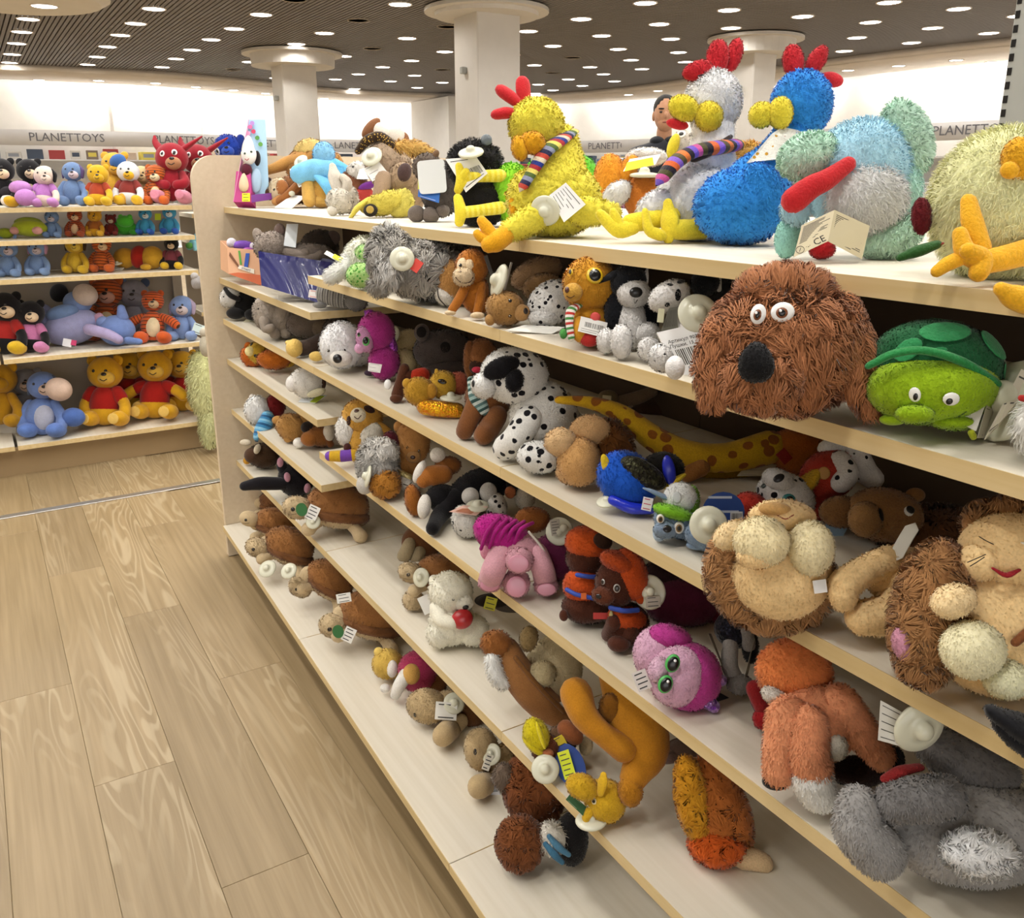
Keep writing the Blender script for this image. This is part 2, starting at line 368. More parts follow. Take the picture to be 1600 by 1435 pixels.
# ---------------------------------------------------------------- pillars
def lathe(prof, nu=32):
    V, Q = [], []
    for r, z in prof: V += [(r*math.cos(2*PI*i/nu), r*math.sin(2*PI*i/nu), z) for i in range(nu)]
    m = len(prof); Q = [(a*nu+i, a*nu+(i+1) % nu, (a+1)*nu+(i+1) % nu, (a+1)*nu+i) for a in range(m-1) for i in range(nu)]
    return V, [np.array(Q), np.array([list(range(nu))[::-1], [(m-1)*nu+i for i in range(nu)]])]
for i, (x, y, w, r, lab) in enumerate(((3.6, 12.95, .50, .70, 'white square pillar behind the blue and tan toys, with a round drum capital'),
        (4.32, 8.66, .52, .66, 'widest white square pillar, left of the yellow chicken'),
        (8.2, 8.55, .40, .60, 'white square pillar behind the white hen and blue rooster'), (-.05, 9.9, .5, .86, 'white round capital at the upper left corner of the ceiling'))):
    pl = empty('pillar', (x, y, 0), lab, 'pillar', kind='structure')
    box('shaft', M_PILLAR, (-w/2, w/2, -w/2, w/2, 0, CZ-.02), pl, .012) if i < 3 else None
    dh = (.2, .09, .22, 0)[i]; V, F = lathe([(r*.83, CZ-dh), (r*.84, CZ-.05), (r, CZ-.05), (r, CZ-.015)] if i < 3 else [(r*.9, CZ-.15), (r, CZ-.1), (r, CZ-.015)]); mesh_obj('capital', V, F, M_PILLAR, pl, False)
    if i < 3: box('camera_mount', M_GREY, (-w/2-.06, -w/2, -.03, .03, 2.35, 2.42), pl, .008)

# ---------------------------------------------------------------- ceiling lamps
LAMPS = [(62, 12), (44, 30), (34, 50), (26, 68), (19, 85), (15, 98), (240, 14), (212, 37), (188, 55), (168, 73), (152, 89), (137, 101), (366, 45), (330, 62), (300, 78), (275, 92), (253, 105),
 (408, 23), (507, 52), (463, 69), (390, 97), (431, 122), (537, 88), (598, 105), (560, 116), (524, 124), (610, 127), (554, 139), (625, 7), (636, 60), (695, 81), (643, 95), (648, 118), (652, 137), (691, 129),
 (825, 49), (908, 30), (864, 72), (940, 56), (835, 102), (966, 77), (986, 94), (922, 105), (943, 116), (888, 124), (910, 134), (1008, 5), (1030, 38), (1048, 61), (1060, 82), (1071, 97), (1003, 108), (960, 127), (841, 132), (864, 141), (836, 146),
 (1139, 16), (1142, 44), (1254, 26), (1389, 4), (1498, 14), (1360, 35), (1339, 59), (1319, 80), (1457, 44), (1424, 67), (1545, 52), (1592, 25)]
DIM = [(560, 32), (582, 76), (699, 42), (691, 109), (365, 109), (460, 0), (895, 90), (864, 114), (800, 86)]
pts = [(*on_z(px, py, CZ-.004)[:2], True) for px, py in LAMPS]+[(*on_z(px, py, CZ-.004)[:2], False) for px, py in DIM]
pts[0] = (pts[0][0], pts[0][1], True)
for gx in range(-4, 11):                                # the same grid goes on over the aisle and behind the camera
    for gy in range(-4, 11):
        x = .24+1.05*gx; y = 11.1-1.09*gy-.17*gx
        if y < -4.2 or x > 11 or any(math.hypot(x-a, y-b) < .7 for a, b, _ in pts): continue
        d = np.array([x, y, CZ])-CAM; z = d@FWD
        if z > .1 and abs(d@RGT)/z*FPX < 815 and PCY-d@UPV/z*FPX > -10: continue
        pts.append((x, y, True))
RV, RF = lathe([(.110, -.004), (.120, -.010), (.128, -.008), (.128, .004)], 20); DV, DF = lathe([(.002, -.006), (.110, -.005), (.110, .004)], 20)
rme = dme = ome = None
for x, y, on in pts:
    zb = CZ if math.hypot(x+.05, y-9.9) > .86 else CZ-.15
    L = empty('ceiling_downlight', (x, y, zb), 'round recessed white downlight in the dark slatted ceiling' if on else 'unlit round fitting in the dark slatted ceiling', 'light', 'lit ceiling downlights' if on else 'unlit ceiling fittings')
    if rme is None:
        rme = mesh_obj('trim_ring', RV, RF, M_SOFFIT, L).data; dme = mesh_obj('diffuser', DV, DF, M_LAMP, L).data
        ome = bpy.data.meshes.new_from_object(L.children[1]); ome.materials[0] = M_SOFFIT
    else: link('trim_ring', rme, L); link('diffuser', dme if on else ome, L)
    if on:
        la = bpy.data.lights.new('downlight_beam', 'AREA'); la.shape = 'DISK'; la.size = .17; la.energy = LAMP_W; la.color = (1.0, .968, .92); la.spread = math.radians(150)
        lo = link('downlight_beam', la, L); lo.location = (0, 0, -.014)

SP = [(61, 125), (54, 131), (154, 126), (143, 132), (243, 130), (246, 136), (306, 136), (304, 141), (365, 141), (415, 146), (507, 154), (1325, 110), (1404, 103), (1494, 94), (1550, 97), (1028, 142), (982, 148)]
for px, py in SP:
    x, y = on_z(px, py, SOZ-.002)[:2]; L = empty('soffit_spotlight', (x, y, SOZ), 'small round lit spotlight in the white soffit along the curved wall', 'light', 'spotlights in the white soffit')
    for nm, me, k in (('trim_ring', rme, .8), ('diffuser', dme, .8)): o = link(nm, me, L); o.scale = (k, k, 1)
# ---------------------------------------------------------------- the plush gondola
LV = dict(top=1.198, N1=1.063, F1=.975, C1=.841, F2=.706, N2=.624, F3=.532, C2=.349, base=.1185)
YE, YA, YB, YC, YD = 2.922, 2.026, 1.130, .234, -.662
G = empty('gondola_shelving', (0, 0, 0), 'long maple shelving run with a rounded end panel, loaded with plush toys', 'shelving')
TH = .0185
def board(lev, y0, y1, x0=0.0, x1=.43, skew=0.0):
    z = LV[lev]; V, F = boxes([(x0+.0012, x1, y0+.0008, y1-.0008, z-TH, z)], .0008); V = np.array(V)
    if skew: V[:, 0] += np.where(V[:, 0] < x0+.01, skew*(YE-V[:, 1]), 0)
    b = mesh_obj('shelf_board', V, F, M_LAM, G, False)
    V, F = boxes([(x0, x0+.0012, y0+.0008, y1-.0008, z-TH, z)], 0); V = np.array(V)
    if skew: V[:, 0] += skew*(YE-V[:, 1])
    mesh_obj('edge_band', V, F, M_EDGE, b, False)
    V, F = boxes([(x0, x1, y0, y0+.0009, z-TH, z)], 0); mesh_obj('edge_band', V, F, M_EDGE, b, False)
for a, b in ((YA, YE), (YB, YA), (YC, YB), (YD, YC)):
    board('top', a, b, .035, .455); board('C1', a, b); board('C2', a, b)
    board('base', a, b, -.066, .43, -.024)
    if a == YA:
        for l in ('F1', 'F2', 'F3'): board(l, a, b)
    else:
        for l in ('N1', 'N2'): board(l, a, b)
    box('back_panel', M_BACK, (.43, .442, a+.001, b-.001, .02, 1.179), G, 0)
    V, F = boxes([(-.015, .0, a, b, 0, .1)]); mesh_obj('kick_plate', V, F, M_KICK, G, False)
    V, F = boxes([(.456, .86, a+.001, b-.001, 1.198-TH, 1.198)], .001); mesh_obj('shelf_board', V, F, M_LAM, G, False)
    for z in (.95, .7, .45, .12):
        V, F = boxes([(.445, .88, a+.001, b-.001, z-TH, z)], .001); mesh_obj('shelf_board', V, F, M_LAM, G, False)
def rounded_panel(x0, x1, z1, r, y0, y1, mat, name, parent):
    pr = [(x0, 0)]+[(x0+r-r*math.cos(a), z1-r+r*math.sin(a)) for a in np.linspace(0, PI/2, 12)]+[(x1-r+r*math.sin(a), z1-r+r*math.cos(a)) for a in np.linspace(0, PI/2, 12)]+[(x1, 0)]
    n = len(pr); V = [(x, y0, z) for x, z in pr]+[(x, y1, z) for x, z in pr]
    return mesh_obj(name, V, [np.array([list(range(n))]), np.array([list(range(n, 2*n))[::-1]]), np.array([(i, n+i, n+(i+1) % n, (i+1) % n) for i in range(n)])], mat, parent, False)
rounded_panel(-.055, .93, 1.357, .075, YE+.001, YE+.026, M_PANEL, 'end_panel', G)
rounded_panel(-.055, .93, 1.357, .075, YD-.026, YD-.001, M_PANEL, 'end_panel', G)
# tall grey slotted upright of the display behind
UP = empty('display_upright', (1.0, .985, 0), 'tall grey slotted metal display panel at the right edge, behind the pale yellow chick', 'shelving')
box('panel', M_GREY, (0, .03, -.95, .0, 0, 2.4), UP, .004)
V, F = boxes([(-.0015, .004, -.012, -.004, 1.18+k*.024, 1.18+k*.024+.013) for k in range(46)]); mesh_obj('slot', V, F, M_DARK, UP, False)['kind'] = 'stuff'

# ---------------------------------------------------------------- the second shelving unit, across the aisle
LY = dict(R1=1.168, R2=1.033, R3=.873, R4=.534, R5=.145)
LU = empty('plush_gondola', (0, 4.26, 0), 'maple shelving unit across the aisle, facing the camera, full of character-coloured plush', 'shelving')
LU['label'] = 'maple shelving unit across the aisle with five rows of bright plush toys'
for l, z in LY.items():
    x1 = .215 if l != 'R5' else .21; d = .36 if l != 'R5' else .42
    for x0, xa in ((-1.61, -.70), (-.698, x1)):
        if l in ('R4', 'R5') and x0 > -1: x0 = -.628
        if l in ('R4', 'R5') and x0 < -1: xa = -.64; x0 = -1.6
        V, F = boxes([(x0, xa, .0015, d, z-.02, z)], .001); b = mesh_obj('shelf_board', V, F, M_LAM, LU, False)
        V, F = boxes([(x0, xa, 0, .0015, z-.02, z)]); mesh_obj('edge_band', V, F, M_EDGE, b, False)
box('back_panel', M_BACKL, (-1.61, .215, .42, .435, 0, 1.285), LU, 0)
box('kick_plate', plain('kick_board', '9c8460', .6), (-1.61, .21, .05, .07, 0, .124), LU, 0)
box('upright', M_BACKL, (.165, .175, .38, .42, .1, 1.2), LU, 0)
# its neighbour round the corner
NU = empty('corner_gondola', (.26, 4.5, 0), 'next maple shelving unit in the gap beside the rounded end panel', 'shelving')
for z in (1.12, .99, .83, .64, .3):
    V, F = boxes([(0, .9, 0, .3, z-.02, z)], .001); b = mesh_obj('shelf_board', V, F, M_LAM, NU, False)
    V, F = boxes([(0, .9, -.0015, 0, z-.02, z)]); mesh_obj('edge_band', V, F, M_EDGE, b, False)
box('back_panel', M_BACKL, (0, .9, .3, .315, 0, 1.2), NU, 0)
# low run of shelving farther back, between the aisles
for x0, x1, y0, y1, z, lab in ((1.75, 2.55, -.6, 5.6, 1.12, 'second maple shelving run, one aisle behind the plush shelves'), (3.2, 4.0, 5.6, 7.4, 1.27, 'dark blue and red merchandise counter far behind the yellow chicken')):
    B = empty('store_shelving', (x0, y0, 0), lab, 'shelving'); w, d = x1-x0, y1-y0
    box('top_board', M_LAM, (0, w, 0, d, z-.02, z), B, .002); box('carcass', M_BACKL if z < 1.2 else plain('navy_panel', '1c2c55', .5), (.04, w-.04, .02, d-.02, 0, z-.02), B, 0)
    for q in (.3, .6, .85): box('shelf_board', M_LAM, (-.0, w, .01, d-.01, q-.02, q), B, .001)
# ---------------------------------------------------------------- soft toys, modelled from measured points
TOYS = []
SECP = 'g:d9d8c2'
class Blob: pass
class Toy:
    """A soft toy (an Empty on its shelf with its pieces as children). x, y: where it touches the shelf in the photograph; lev: the height of
    that shelf. Pieces are given where the photograph shows them, w = extra distance away from the camera, all in photograph pixels at the
    toy's distance; w='g' lets the piece rest on the shelf."""
    def __init__(s, name, label, x, y, lev, group=None, cat='soft toy', dy=0):
        s.z = LV[lev] if lev in LV else LY[lev] if lev in LY else lev
        s.o = on_z(x, y, s.z); s.dkeep = dy; TOYS.append(s)
        if lev in LY and not 4.30 < s.o[1] < 4.40:          # so flat a view of the board: take the middle of its depth instead
            s.o = on_y(x, y, min(4.40, max(4.30, s.o[1] if s.o[1] > 0 else 9))); s.o[2] = s.z
        if lev == 'top' and not .07 < s.o[0] < .30: s.o = on_x(x, y, min(.30, max(.07, s.o[0] if s.o[1] > 0 else 9))); s.o[2] = s.z
        if lev == 'top' and s.o[1] > 2.72: s.o = on_y(x, y, 2.72); s.o[2] = s.z
        s.D = (s.o-CAM)@FWD+dy; s.k = s.D/FPX; s.px = (x, y)
        s.shallow = lev in ('top', 'R1', 'R2', 'R3', 'R4')                     # seen almost edge-on: depth is given, not solved
        s.root = empty(name, s.o, label, cat, group)
        s.parts = []
    def P(s, x, y, w=0): return CAM+ray(x, y)*(s.D+w*s.k)
    def rest(s, x, y, ex):
        """w that puts a piece whose lower extent is ex metres on the shelf at photograph point (x, y)."""
        return min(170, max(-140, ((s.z+ex-CAM[2])/ray(x, y)[2]-s.D)/s.k))
    def axes(s, a):
        c, n = math.cos(math.radians(a)), math.sin(math.radians(a)); return RGT*c+UPV*n, UPV*c-RGT*n, FWD
    def add(s, name, V, F, mat, par, **kw):
        o = mesh_obj(name, np.asarray(V)-s.o, F, mat, par if par is not None else s.root, **kw); s.parts.append(o); return o
    def e(s, name, mat, x, y, rx, ry=None, rw=None, w=0, a=0, par=None, fur=None, res=None, lump=0, pinch=0, crk=0):
        """Stuffed ellipsoid. a turns it in the picture, lump makes it uneven, pinch narrows its top."""
        ry = rx if ry is None else ry; rw = min(rx, ry) if rw is None else rw
        A = s.axes(a); R = np.array([rx, ry, rw])*s.k
        if w == 'g': w = rw*.7 if s.shallow else s.rest(x, y, math.sqrt(sum((R[i]*A[i][2])**2 for i in range(3))))
        c = s.P(x, y, w); m = max(rx, ry)
        nu, nv = res or ((14, 9) if m < 9 else (20, 13) if m < 28 else (30, 20) if m < 70 else (44, 30))
        if lump and not res: nu, nv = int(nu*1.6), int(nv*1.6)
        U, Q, T = sphere(nu, nv); U = U[:, [0, 2, 1]]; S = U.copy()
        if pinch: S[:, 0] *= 1-pinch*(U[:, 1]*.5+.5); S[:, 2] *= 1-pinch*(U[:, 1]*.5+.5)
        if lump:
            q = U*np.array([3.1, 2.7, 2.9])+rng.random(3)*9
            S *= (1+lump*(np.sin(q[:, 0]*1.3+np.sin(q[:, 1]*2))+.6*np.sin(q[:, 1]*2.9+q[:, 2]*2.1)+.45*np.sin(q[:, 2]*5.2+q[:, 0]*4.1))/2)[:, None]
        if crk:                                             # folded, crinkled pile
            if not res: U, Q, T = sphere(int(nu*1.8), int(nv*1.8)); U = U[:, [0, 2, 1]]; S = U.copy()
            q = rng.random(6)*9; ya = U[:, 1]*13+np.sin(U[:, 0]*5+q[0])*1.6+np.sin(U[:, 2]*6+q[1])*1.6; za = U[:, 0]*15+U[:, 2]*9+np.sin(U[:, 1]*9+q[2])*2
            S = U*(1+crk*(np.abs(np.sin(ya))*.9+np.abs(np.sin(za+q[3]))*.7+.5*np.sin(U[:, 0]*31+q[4])*np.sin(U[:, 1]*27+q[5])-.8))[:, None]
        Bm = np.array([A[0]*R[0], A[1]*R[1], A[2]*R[2]]); V = c+S@Bm
        b = Blob(); b.c, b.A, b.R, b.w, b.x, b.y, b.rx, b.ry, b.rw, b.a = c, A, R, w, x, y, rx, ry, rw, a
        N = U@np.array([A[0]/R[0], A[1]/R[1], A[2]/R[2]]); N /= np.linalg.norm(N, axis=1)[:, None]
        t = (1-U[:, 1])/2
        if fur is None and rx*ry > 240 and not s.dkeep and isinstance(mat, str) and mat[:2] in ('p:', 'd:') and s.z not in LY.values(): fur = FZ(int(rx*ry*.7)+200, 2.6, .95, .42, (0, -1, 0), .9)   # short nap
        if fur: b.o = s.furry(name, V, [Q, T], N, mat, par, t, **fur)
        else: b.o = s.add(name, V, [Q, T], mat, par, t=t)
        return b
    def furry(s, name, V, F, N, mat, par, t, n=1500, l=6, wd=1.2, lay=.55, to=(0, -1, 0), rnd=.35, clump=0, keep=None):
        """Skin plus tapering strands of pile: n strands of length l lying over towards direction `to` (right, up, away)."""
        n = int(n*1.7); wd *= .72; lay = min(.85, lay+.12); clump = int(clump*1.7)
        tri = [np.asarray(f) for f in F if np.asarray(f).shape[1] == 3]; qd = [np.asarray(f) for f in F if np.asarray(f).shape[1] == 4]
        X = np.vstack(tri+[q[:, :3] for q in qd]+[q[:, [0, 2, 3]] for q in qd])
        ar = np.linalg.norm(np.cross(V[X[:, 1]]-V[X[:, 0]], V[X[:, 2]]-V[X[:, 0]]), axis=1)
        i = rng.choice(len(X), n, p=ar/ar.sum()); r = rng.random((n, 2)); fl = r.sum(1) > 1; r[fl] = 1-r[fl]
        w0 = 1-r.sum(1); p = V[X[i, 0]]*w0[:, None]+V[X[i, 1]]*r[:, :1]+V[X[i, 2]]*r[:, 1:]
        nn = N[X[i, 0]]*w0[:, None]+N[X[i, 1]]*r[:, :1]+N[X[i, 2]]*r[:, 1:]; nn /= np.linalg.norm(nn, axis=1)[:, None]+1e-9
        d = unit(RGT*to[0]+UPV*to[1]+FWD*to[2]); d = np.repeat(d[None], n, 0)+rng.normal(0, rnd, (n, 3))
        if clump:
            cs = p[rng.choice(n, max(4, n//clump))]; j = np.argmin(((p[:, None]-cs[None])**2).sum(2), 1); d += (cs[j]-p)/(np.linalg.norm(cs[j]-p, axis=1)[:, None]+1e-9)*.35+rng.normal(0, .3, (len(cs), 3))[j]
        d -= nn*(d*nn).sum(1)[:, None]; d /= np.linalg.norm(d, axis=1)[:, None]+1e-9
        side = np.cross(d, nn); L = (l*s.k*(.6+.7*rng.random(n)))[:, None]; W = (wd*s.k*(.7+.6*rng.random(n)))[:, None]
        d1 = nn*(1-lay*.6)+d*lay*.6; d2 = nn*(1-lay)+d*lay; d1 /= np.linalg.norm(d1, axis=1)[:, None]; d2 /= np.linalg.norm(d2, axis=1)[:, None]
        m1 = p+d1*L*.5; m2 = m1+d2*L*.5-np.array([0, 0, 1])*L*.08
        if clump:                                           # strands of one lock run together at the tip
            c0 = np.array([p[j == c].mean(0) if (j == c).any() else cs[c] for c in range(len(cs))])[j]
            ct = np.zeros_like(cs); np.add.at(ct, j, m2-p); ct /= np.maximum(1, np.bincount(j, minlength=len(cs)))[:, None]
            m2 = m2*.45+(c0+ct[j])*.55
        B = np.stack([p-side*W, p+side*W, m1+side*W*.8, m1-side*W*.8, m2], 1).reshape(-1, 3)
        k = len(V)+np.arange(n)[:, None]*5; BQ = k+np.array([[0, 1, 2, 3]]); BT = k+np.array([[3, 2, 4]])
        Nb = np.repeat(nn, 5, 0)+np.repeat(rng.normal(0, .16, (n, 3)), 5, 0); Nb /= np.linalg.norm(Nb, axis=1)[:, None]
        tb = np.repeat(t[X[i, 0]], 5) if t is not None else None
        FF = [np.vstack(qd+[BQ]), np.vstack(tri+[BT])] if tri else [np.vstack(qd+[BQ]), BT]
        return s.add(name, np.vstack([V, B]), FF, mat, par, t=None if t is None else np.concatenate([t, tb]), normals=np.vstack([N, Nb]))
    def k_(s, name, mat, pts, par=None, fur=None, nu=None, flat=None, cap=3):
        """Stuffed limb through points (x, y, w, r); w 'g' rests that point on the shelf."""
        P, R = [], []
        for x, y, w, r in pts:
            if w == 'g': w = 0 if s.shallow else s.rest(x, y, r*s.k)
            P.append(s.P(x, y, w)); R.append(r*s.k)
        V, F, t = tube_mesh(P, R, nu or (10 if max(p[3] for p in pts) < 9 else 16), cap, flat)
        if fur:
            q = F[0]; N = np.zeros_like(V); n = np.cross(V[q[:, 1]]-V[q[:, 0]], V[q[:, 2]]-V[q[:, 0]])
            for c in range(4): np.add.at(N, q[:, c], n)
            N /= np.linalg.norm(N, axis=1)[:, None]+1e-12; cen = V.mean(0)
            if ((V-cen)*N).sum() < 0: N = -N
            return s.furry(name, V, [q], N, mat, par, t, **fur)
        return s.add(name, V, F, mat, par, t=t)
    def on(s, b, x, y):
        """Point and outward normal of blob b's near side at photograph point (x, y)."""
        dx, dy = (x-b.x), -(y-b.y); c, n = math.cos(math.radians(b.a)), math.sin(math.radians(b.a))
        u, v = (dx*c+dy*n)/b.rx, (-dx*n+dy*c)/b.ry; q = u*u+v*v
        if q > .97: u, v = u*math.sqrt(.97/q), v*math.sqrt(.97/q); q = .97
        z = -math.sqrt(1-q); p = b.c+b.A[0]*b.R[0]*u+b.A[1]*b.R[1]*v+b.A[2]*b.R[2]*z
        return p, unit(b.A[0]*u/b.R[0]+b.A[1]*v/b.R[1]+b.A[2]*z/b.R[2])
    def s_(s, b, name, mat, x, y, r, ry=None, a=0, th=.35, out=0.0, par=None):
        """Eye, nose or patch sewn on blob b."""
        p, n = s.on(b, x, y); ry = r if ry is None else ry; c, q = math.cos(math.radians(a)), math.sin(math.radians(a))
        ux = unit(RGT-n*(RGT@n)); uy = np.cross(n, ux); uy = uy if uy@UPV > 0 else -uy; X, Y = ux*c+uy*q, uy*c-ux*q
        nu, nv = (14, 8) if max(r, ry) > 3 else (10, 6)
        U, Q, T = sphere(nu, nv); m = min(r, ry)
        V = p+n*out*s.k+(U[:, :1]*X*r+U[:, 1:2]*Y*ry+U[:, 2:]*n*m*th)*s.k
        return s.add(name, V, [Q, T], mat, par if par is not None else b.o)
    def eyes(s, b, pts, r, mat='g:120d0b', glint=True, white=None, wr=1.7):
        for x, y in pts:
            if white: s.s_(b, 'eye_white', white, x, y, r*wr, r*wr*1.1, th=.2)
            s.s_(b, 'eye', mat, x, y, r, th=.5, out=r*.12*wr if white else 0)
            if glint and r > 2: s.s_(b, 'eye_glint', 'g:ffffff', x-r*.3, y-r*.35, r*.27, th=.5, out=r*.42)
    def smile(s, b, pts, mat='c:2a1a14', r=.7, name='mouth'):
        P = [s.on(b, x, y)[0] for x, y in pts]; V, F, t = tube_mesh(P, [r*s.k]*len(P), 6, 2); return s.add(name, V, F, mat, b.o, t=t)
    def card(s, name, mat, x, y, wd, ht, a=0, w=0, tilt=0, turn=0, th=1.0, par=None, lines=0, bar=False, ink='c:3a3a3a', clip=None, label=None):
        """Swing tag: a thin card with printed lines; tilt leans its top away, turn swings it about its upright axis (degrees)."""
        X, Y, Z = s.axes(a); tl, tr = math.radians(tilt), math.radians(turn)
        Y, Z = Y*math.cos(tl)+Z*math.sin(tl), Z*math.cos(tl)-Y*math.sin(tl); X, Z = X*math.cos(tr)+Z*math.sin(tr), Z*math.cos(tr)-X*math.sin(tr)
        c = s.P(x, y, w)
        def quad(cx, cy, hw, hh, z, t): return [tuple(c+(X*(cx+i*hw)+Y*(cy+j*hh)+Z*(z+k*t))*s.k) for k in (-.5, .5) for j in (-1, 1) for i in (-1, 1)]
        Qs = np.array([(0, 2, 3, 1), (4, 5, 7, 6), (0, 1, 5, 4), (2, 6, 7, 3), (0, 4, 6, 2), (1, 3, 7, 5)])[:, ::-1]
        if clip:                                            # rounded or oval outline
            n = 20; V = []
            for k in (-.5, .5): V += [tuple(c+(X*wd/2*math.copysign(abs(math.cos(t))**clip, math.cos(t))+Y*ht/2*math.copysign(abs(math.sin(t))**clip, math.sin(t))+Z*k*th)*s.k) for t in np.arange(n)/n*2*PI]
            F = [np.array([list(range(n))[::-1], list(range(n, 2*n))]), np.array([(i, (i+1) % n, n+(i+1) % n, n+i) for i in range(n)])]
            o = s.add(name, V, F, mat, par, smooth=False)
        else: o = s.add(name, quad(0, 0, wd/2, ht/2, 0, th), [Qs], mat, par, smooth=False)
        if label: o['label'] = label
        V, F = [], []
        def ink_(cx, cy, hw, hh):
            n = len(V); V.extend(quad(cx, cy, hw, hh, -th*.5-.15, .25)); F.extend((Qs+n).tolist())
        for i in range(lines):
            cy = ht*(.36-.72*i/max(1, lines-1)) if not bar else ht*(.38-.1*i); hw = wd*(.36 if i % 3 else .28); ink_(-wd*.36+hw, cy, hw, ht*.018 if lines > 4 else ht*.03)
        if bar:
            q = -wd*.34
            while q < wd*.34: b = wd*(.008+.02*rng.random()); ink_(q, -ht*.12, b, ht*.2); q += b*2+wd*(.015+.02*rng.random())
        if V: s.add('print', V, [np.array(F)], ink, o, smooth=False)['kind'] = 'stuff'
        return o
    def disc(s, x, y, r, w=0, n=(0, 0, -1), par=None, mat=SECP, k=1.0):
        """Security tag: a shallow round shell with a raised dome, facing n = (right, up, away)."""
        Z = unit(RGT*n[0]+UPV*n[1]+FWD*n[2]); X = unit(np.cross(UPV if abs(Z@UPV) < .9 else RGT, Z)); Y = np.cross(Z, X); c = s.P(x, y, w)
        pr = [(.02, -.16), (.7, -.16), (.95, -.1), (1, 0), (.93, .1), (.62, .16), (.38, .18), (.35, .34), (.28, .46), (.14, .53), (.01, .54)]
        V, F = lathe(pr, 28 if r > 14 else 18); V = np.array(V)*r*s.k; V = c+V[:, :1]*X+V[:, 1:2]*Y+V[:, 2:]*Z*k
        return s.add('security_tag', V, F, mat, par)
    def squash(s):
        """Soft bottoms give way to the board they lie on; what hangs past the board's front edge stays as it is."""
        base = s.z-s.root.location.z; L = s.root.location
        for o in s.parts:
            n = len(o.data.vertices)
            if n < 60 or o.name.startswith('print'): continue
            a = np.empty(n*3, np.float32); o.data.vertices.foreach_get('co', a); a = a.reshape(-1, 3)
            over = (a[:, 1]+L.y > 4.262) if s.z in LY.values() else (a[:, 0]+L.x > (.037 if s.z == LV['top'] else -.062 if s.z == LV['base'] else .002))
            low = (a[:, 2] < base+.0008) & over & (a[:, 2] > base-.09)
            if low.any(): a[low, 2] = base+.0008+(a[low, 2]-base)*.004; o.data.vertices.foreach_set('co', a.ravel()); o.data.update()
    def done(s, tol=.012):
        """Settle the toy on its shelf."""
        lo = min(float(np.min(np.array([v.co.z for v in o.data.vertices]))) if len(o.data.vertices) < 60 else s._minz(o) for o in s.parts)
        if s.shallow: q = .006 if s.z == LV['top'] else .04; s.root.location.z -= max(-q, min(q, lo))
        else:                                               # slide along the line of sight until the lowest point meets the board
            d = ray(*s.px); q = min(tol, max(-tol, lo)); m = d*(-q/d[2])
            for i in range(3): s.root.location[i] += m[i]
        if abs(lo) > .03: print('SETTLE', s.root.name, s.root['label'][:40], round(lo*1000), 'mm')
        return s
    def _minz(s, o):
        a = np.empty(len(o.data.vertices)*3, np.float32); o.data.vertices.foreach_get('co', a); return float(a[2::3].min())
    # ------------------------------------------------ ready-made builds
    def bear(s, x, y, h, fur, belly=None, muz=None, pad=None, shirt=None, turn=0.0, ear='round', inner=None, nose='g:1a1210', eye=None, arms='down', noarm=False, lie=0, headr=.235, spot=None, tail=None, hat=None, patch=None, fz=None, fat=1.0, earc=None, big=False, legc=None, w=0):
        """Sitting toy of height h with its seat at (x, y): trunk, head, muzzle, ears, arms, legs. turn -1..1 looks left..right."""
        f = lambda v: v*h
        B = s.e('body', shirt or fur, x, y-f(.30), f(.20)*fat, f(.265), f(.18), w=w, par=None, fur=fz)
        if shirt: s.e('hips', fur, x, y-f(.17), f(.21)*fat, f(.16), f(.19), w=w)
        elif belly: s.e('belly', belly, x+f(.03)*turn, y-f(.29), f(.135)*fat, f(.19), f(.12), w=w-f(.075))
        H = s.e('head', fur, x+f(.02)*turn, y-f(.735), f(headr)*1.04, f(headr)*.98, f(headr)*.92, w=w-f(.03), fur=fz)
        hx, hy, hr = x+f(.02)*turn, y-f(.735), f(headr)
        mx = hx+hr*.42*turn
        Z = s.e('muzzle', muz or fur, mx, hy+hr*.32, hr*.5, hr*.4, hr*.42, w=H.w-hr*.72, par=H.o)
        s.s_(Z, 'nose', nose, mx+hr*.1*turn, hy+hr*.12, hr*.17, hr*.12, th=.7, par=H.o)
        s.smile(Z, [(mx-hr*.2, hy+hr*.42), (mx+hr*.03*turn, hy+hr*.52), (mx+hr*.2, hy+hr*.42)], r=hr*.03)
        ex = hr*.36; er = hr*(.3 if big else .1)
        for sx in (-1, 1):
            px = hx+hr*.40*turn+sx*ex; py = hy-hr*(.05 if not big else .12)
            if abs(px-hx) < hr*.93:
                if patch and sx > 0: s.s_(H, 'eye_patch', patch, px, py, hr*.3, hr*.34, th=.12)
                if big: s.s_(H, 'eye_rim', eye or 'g:e8b92c', px, py, er, er*1.05, th=.35); s.s_(H, 'eye', 'g:0c0a0a', px, py, er*.72, th=.4, out=er*.18); s.s_(H, 'eye_glint', 'g:ffffff', px-er*.25, py-er*.3, er*.16, out=er*.45)
                else: s.s_(H, 'eye', eye or 'g:120d0b', px, py, er, th=.6)
            ec = earc or fur
            ax, ay = hx+sx*hr*.78-hr*.12*turn, hy-hr*.74
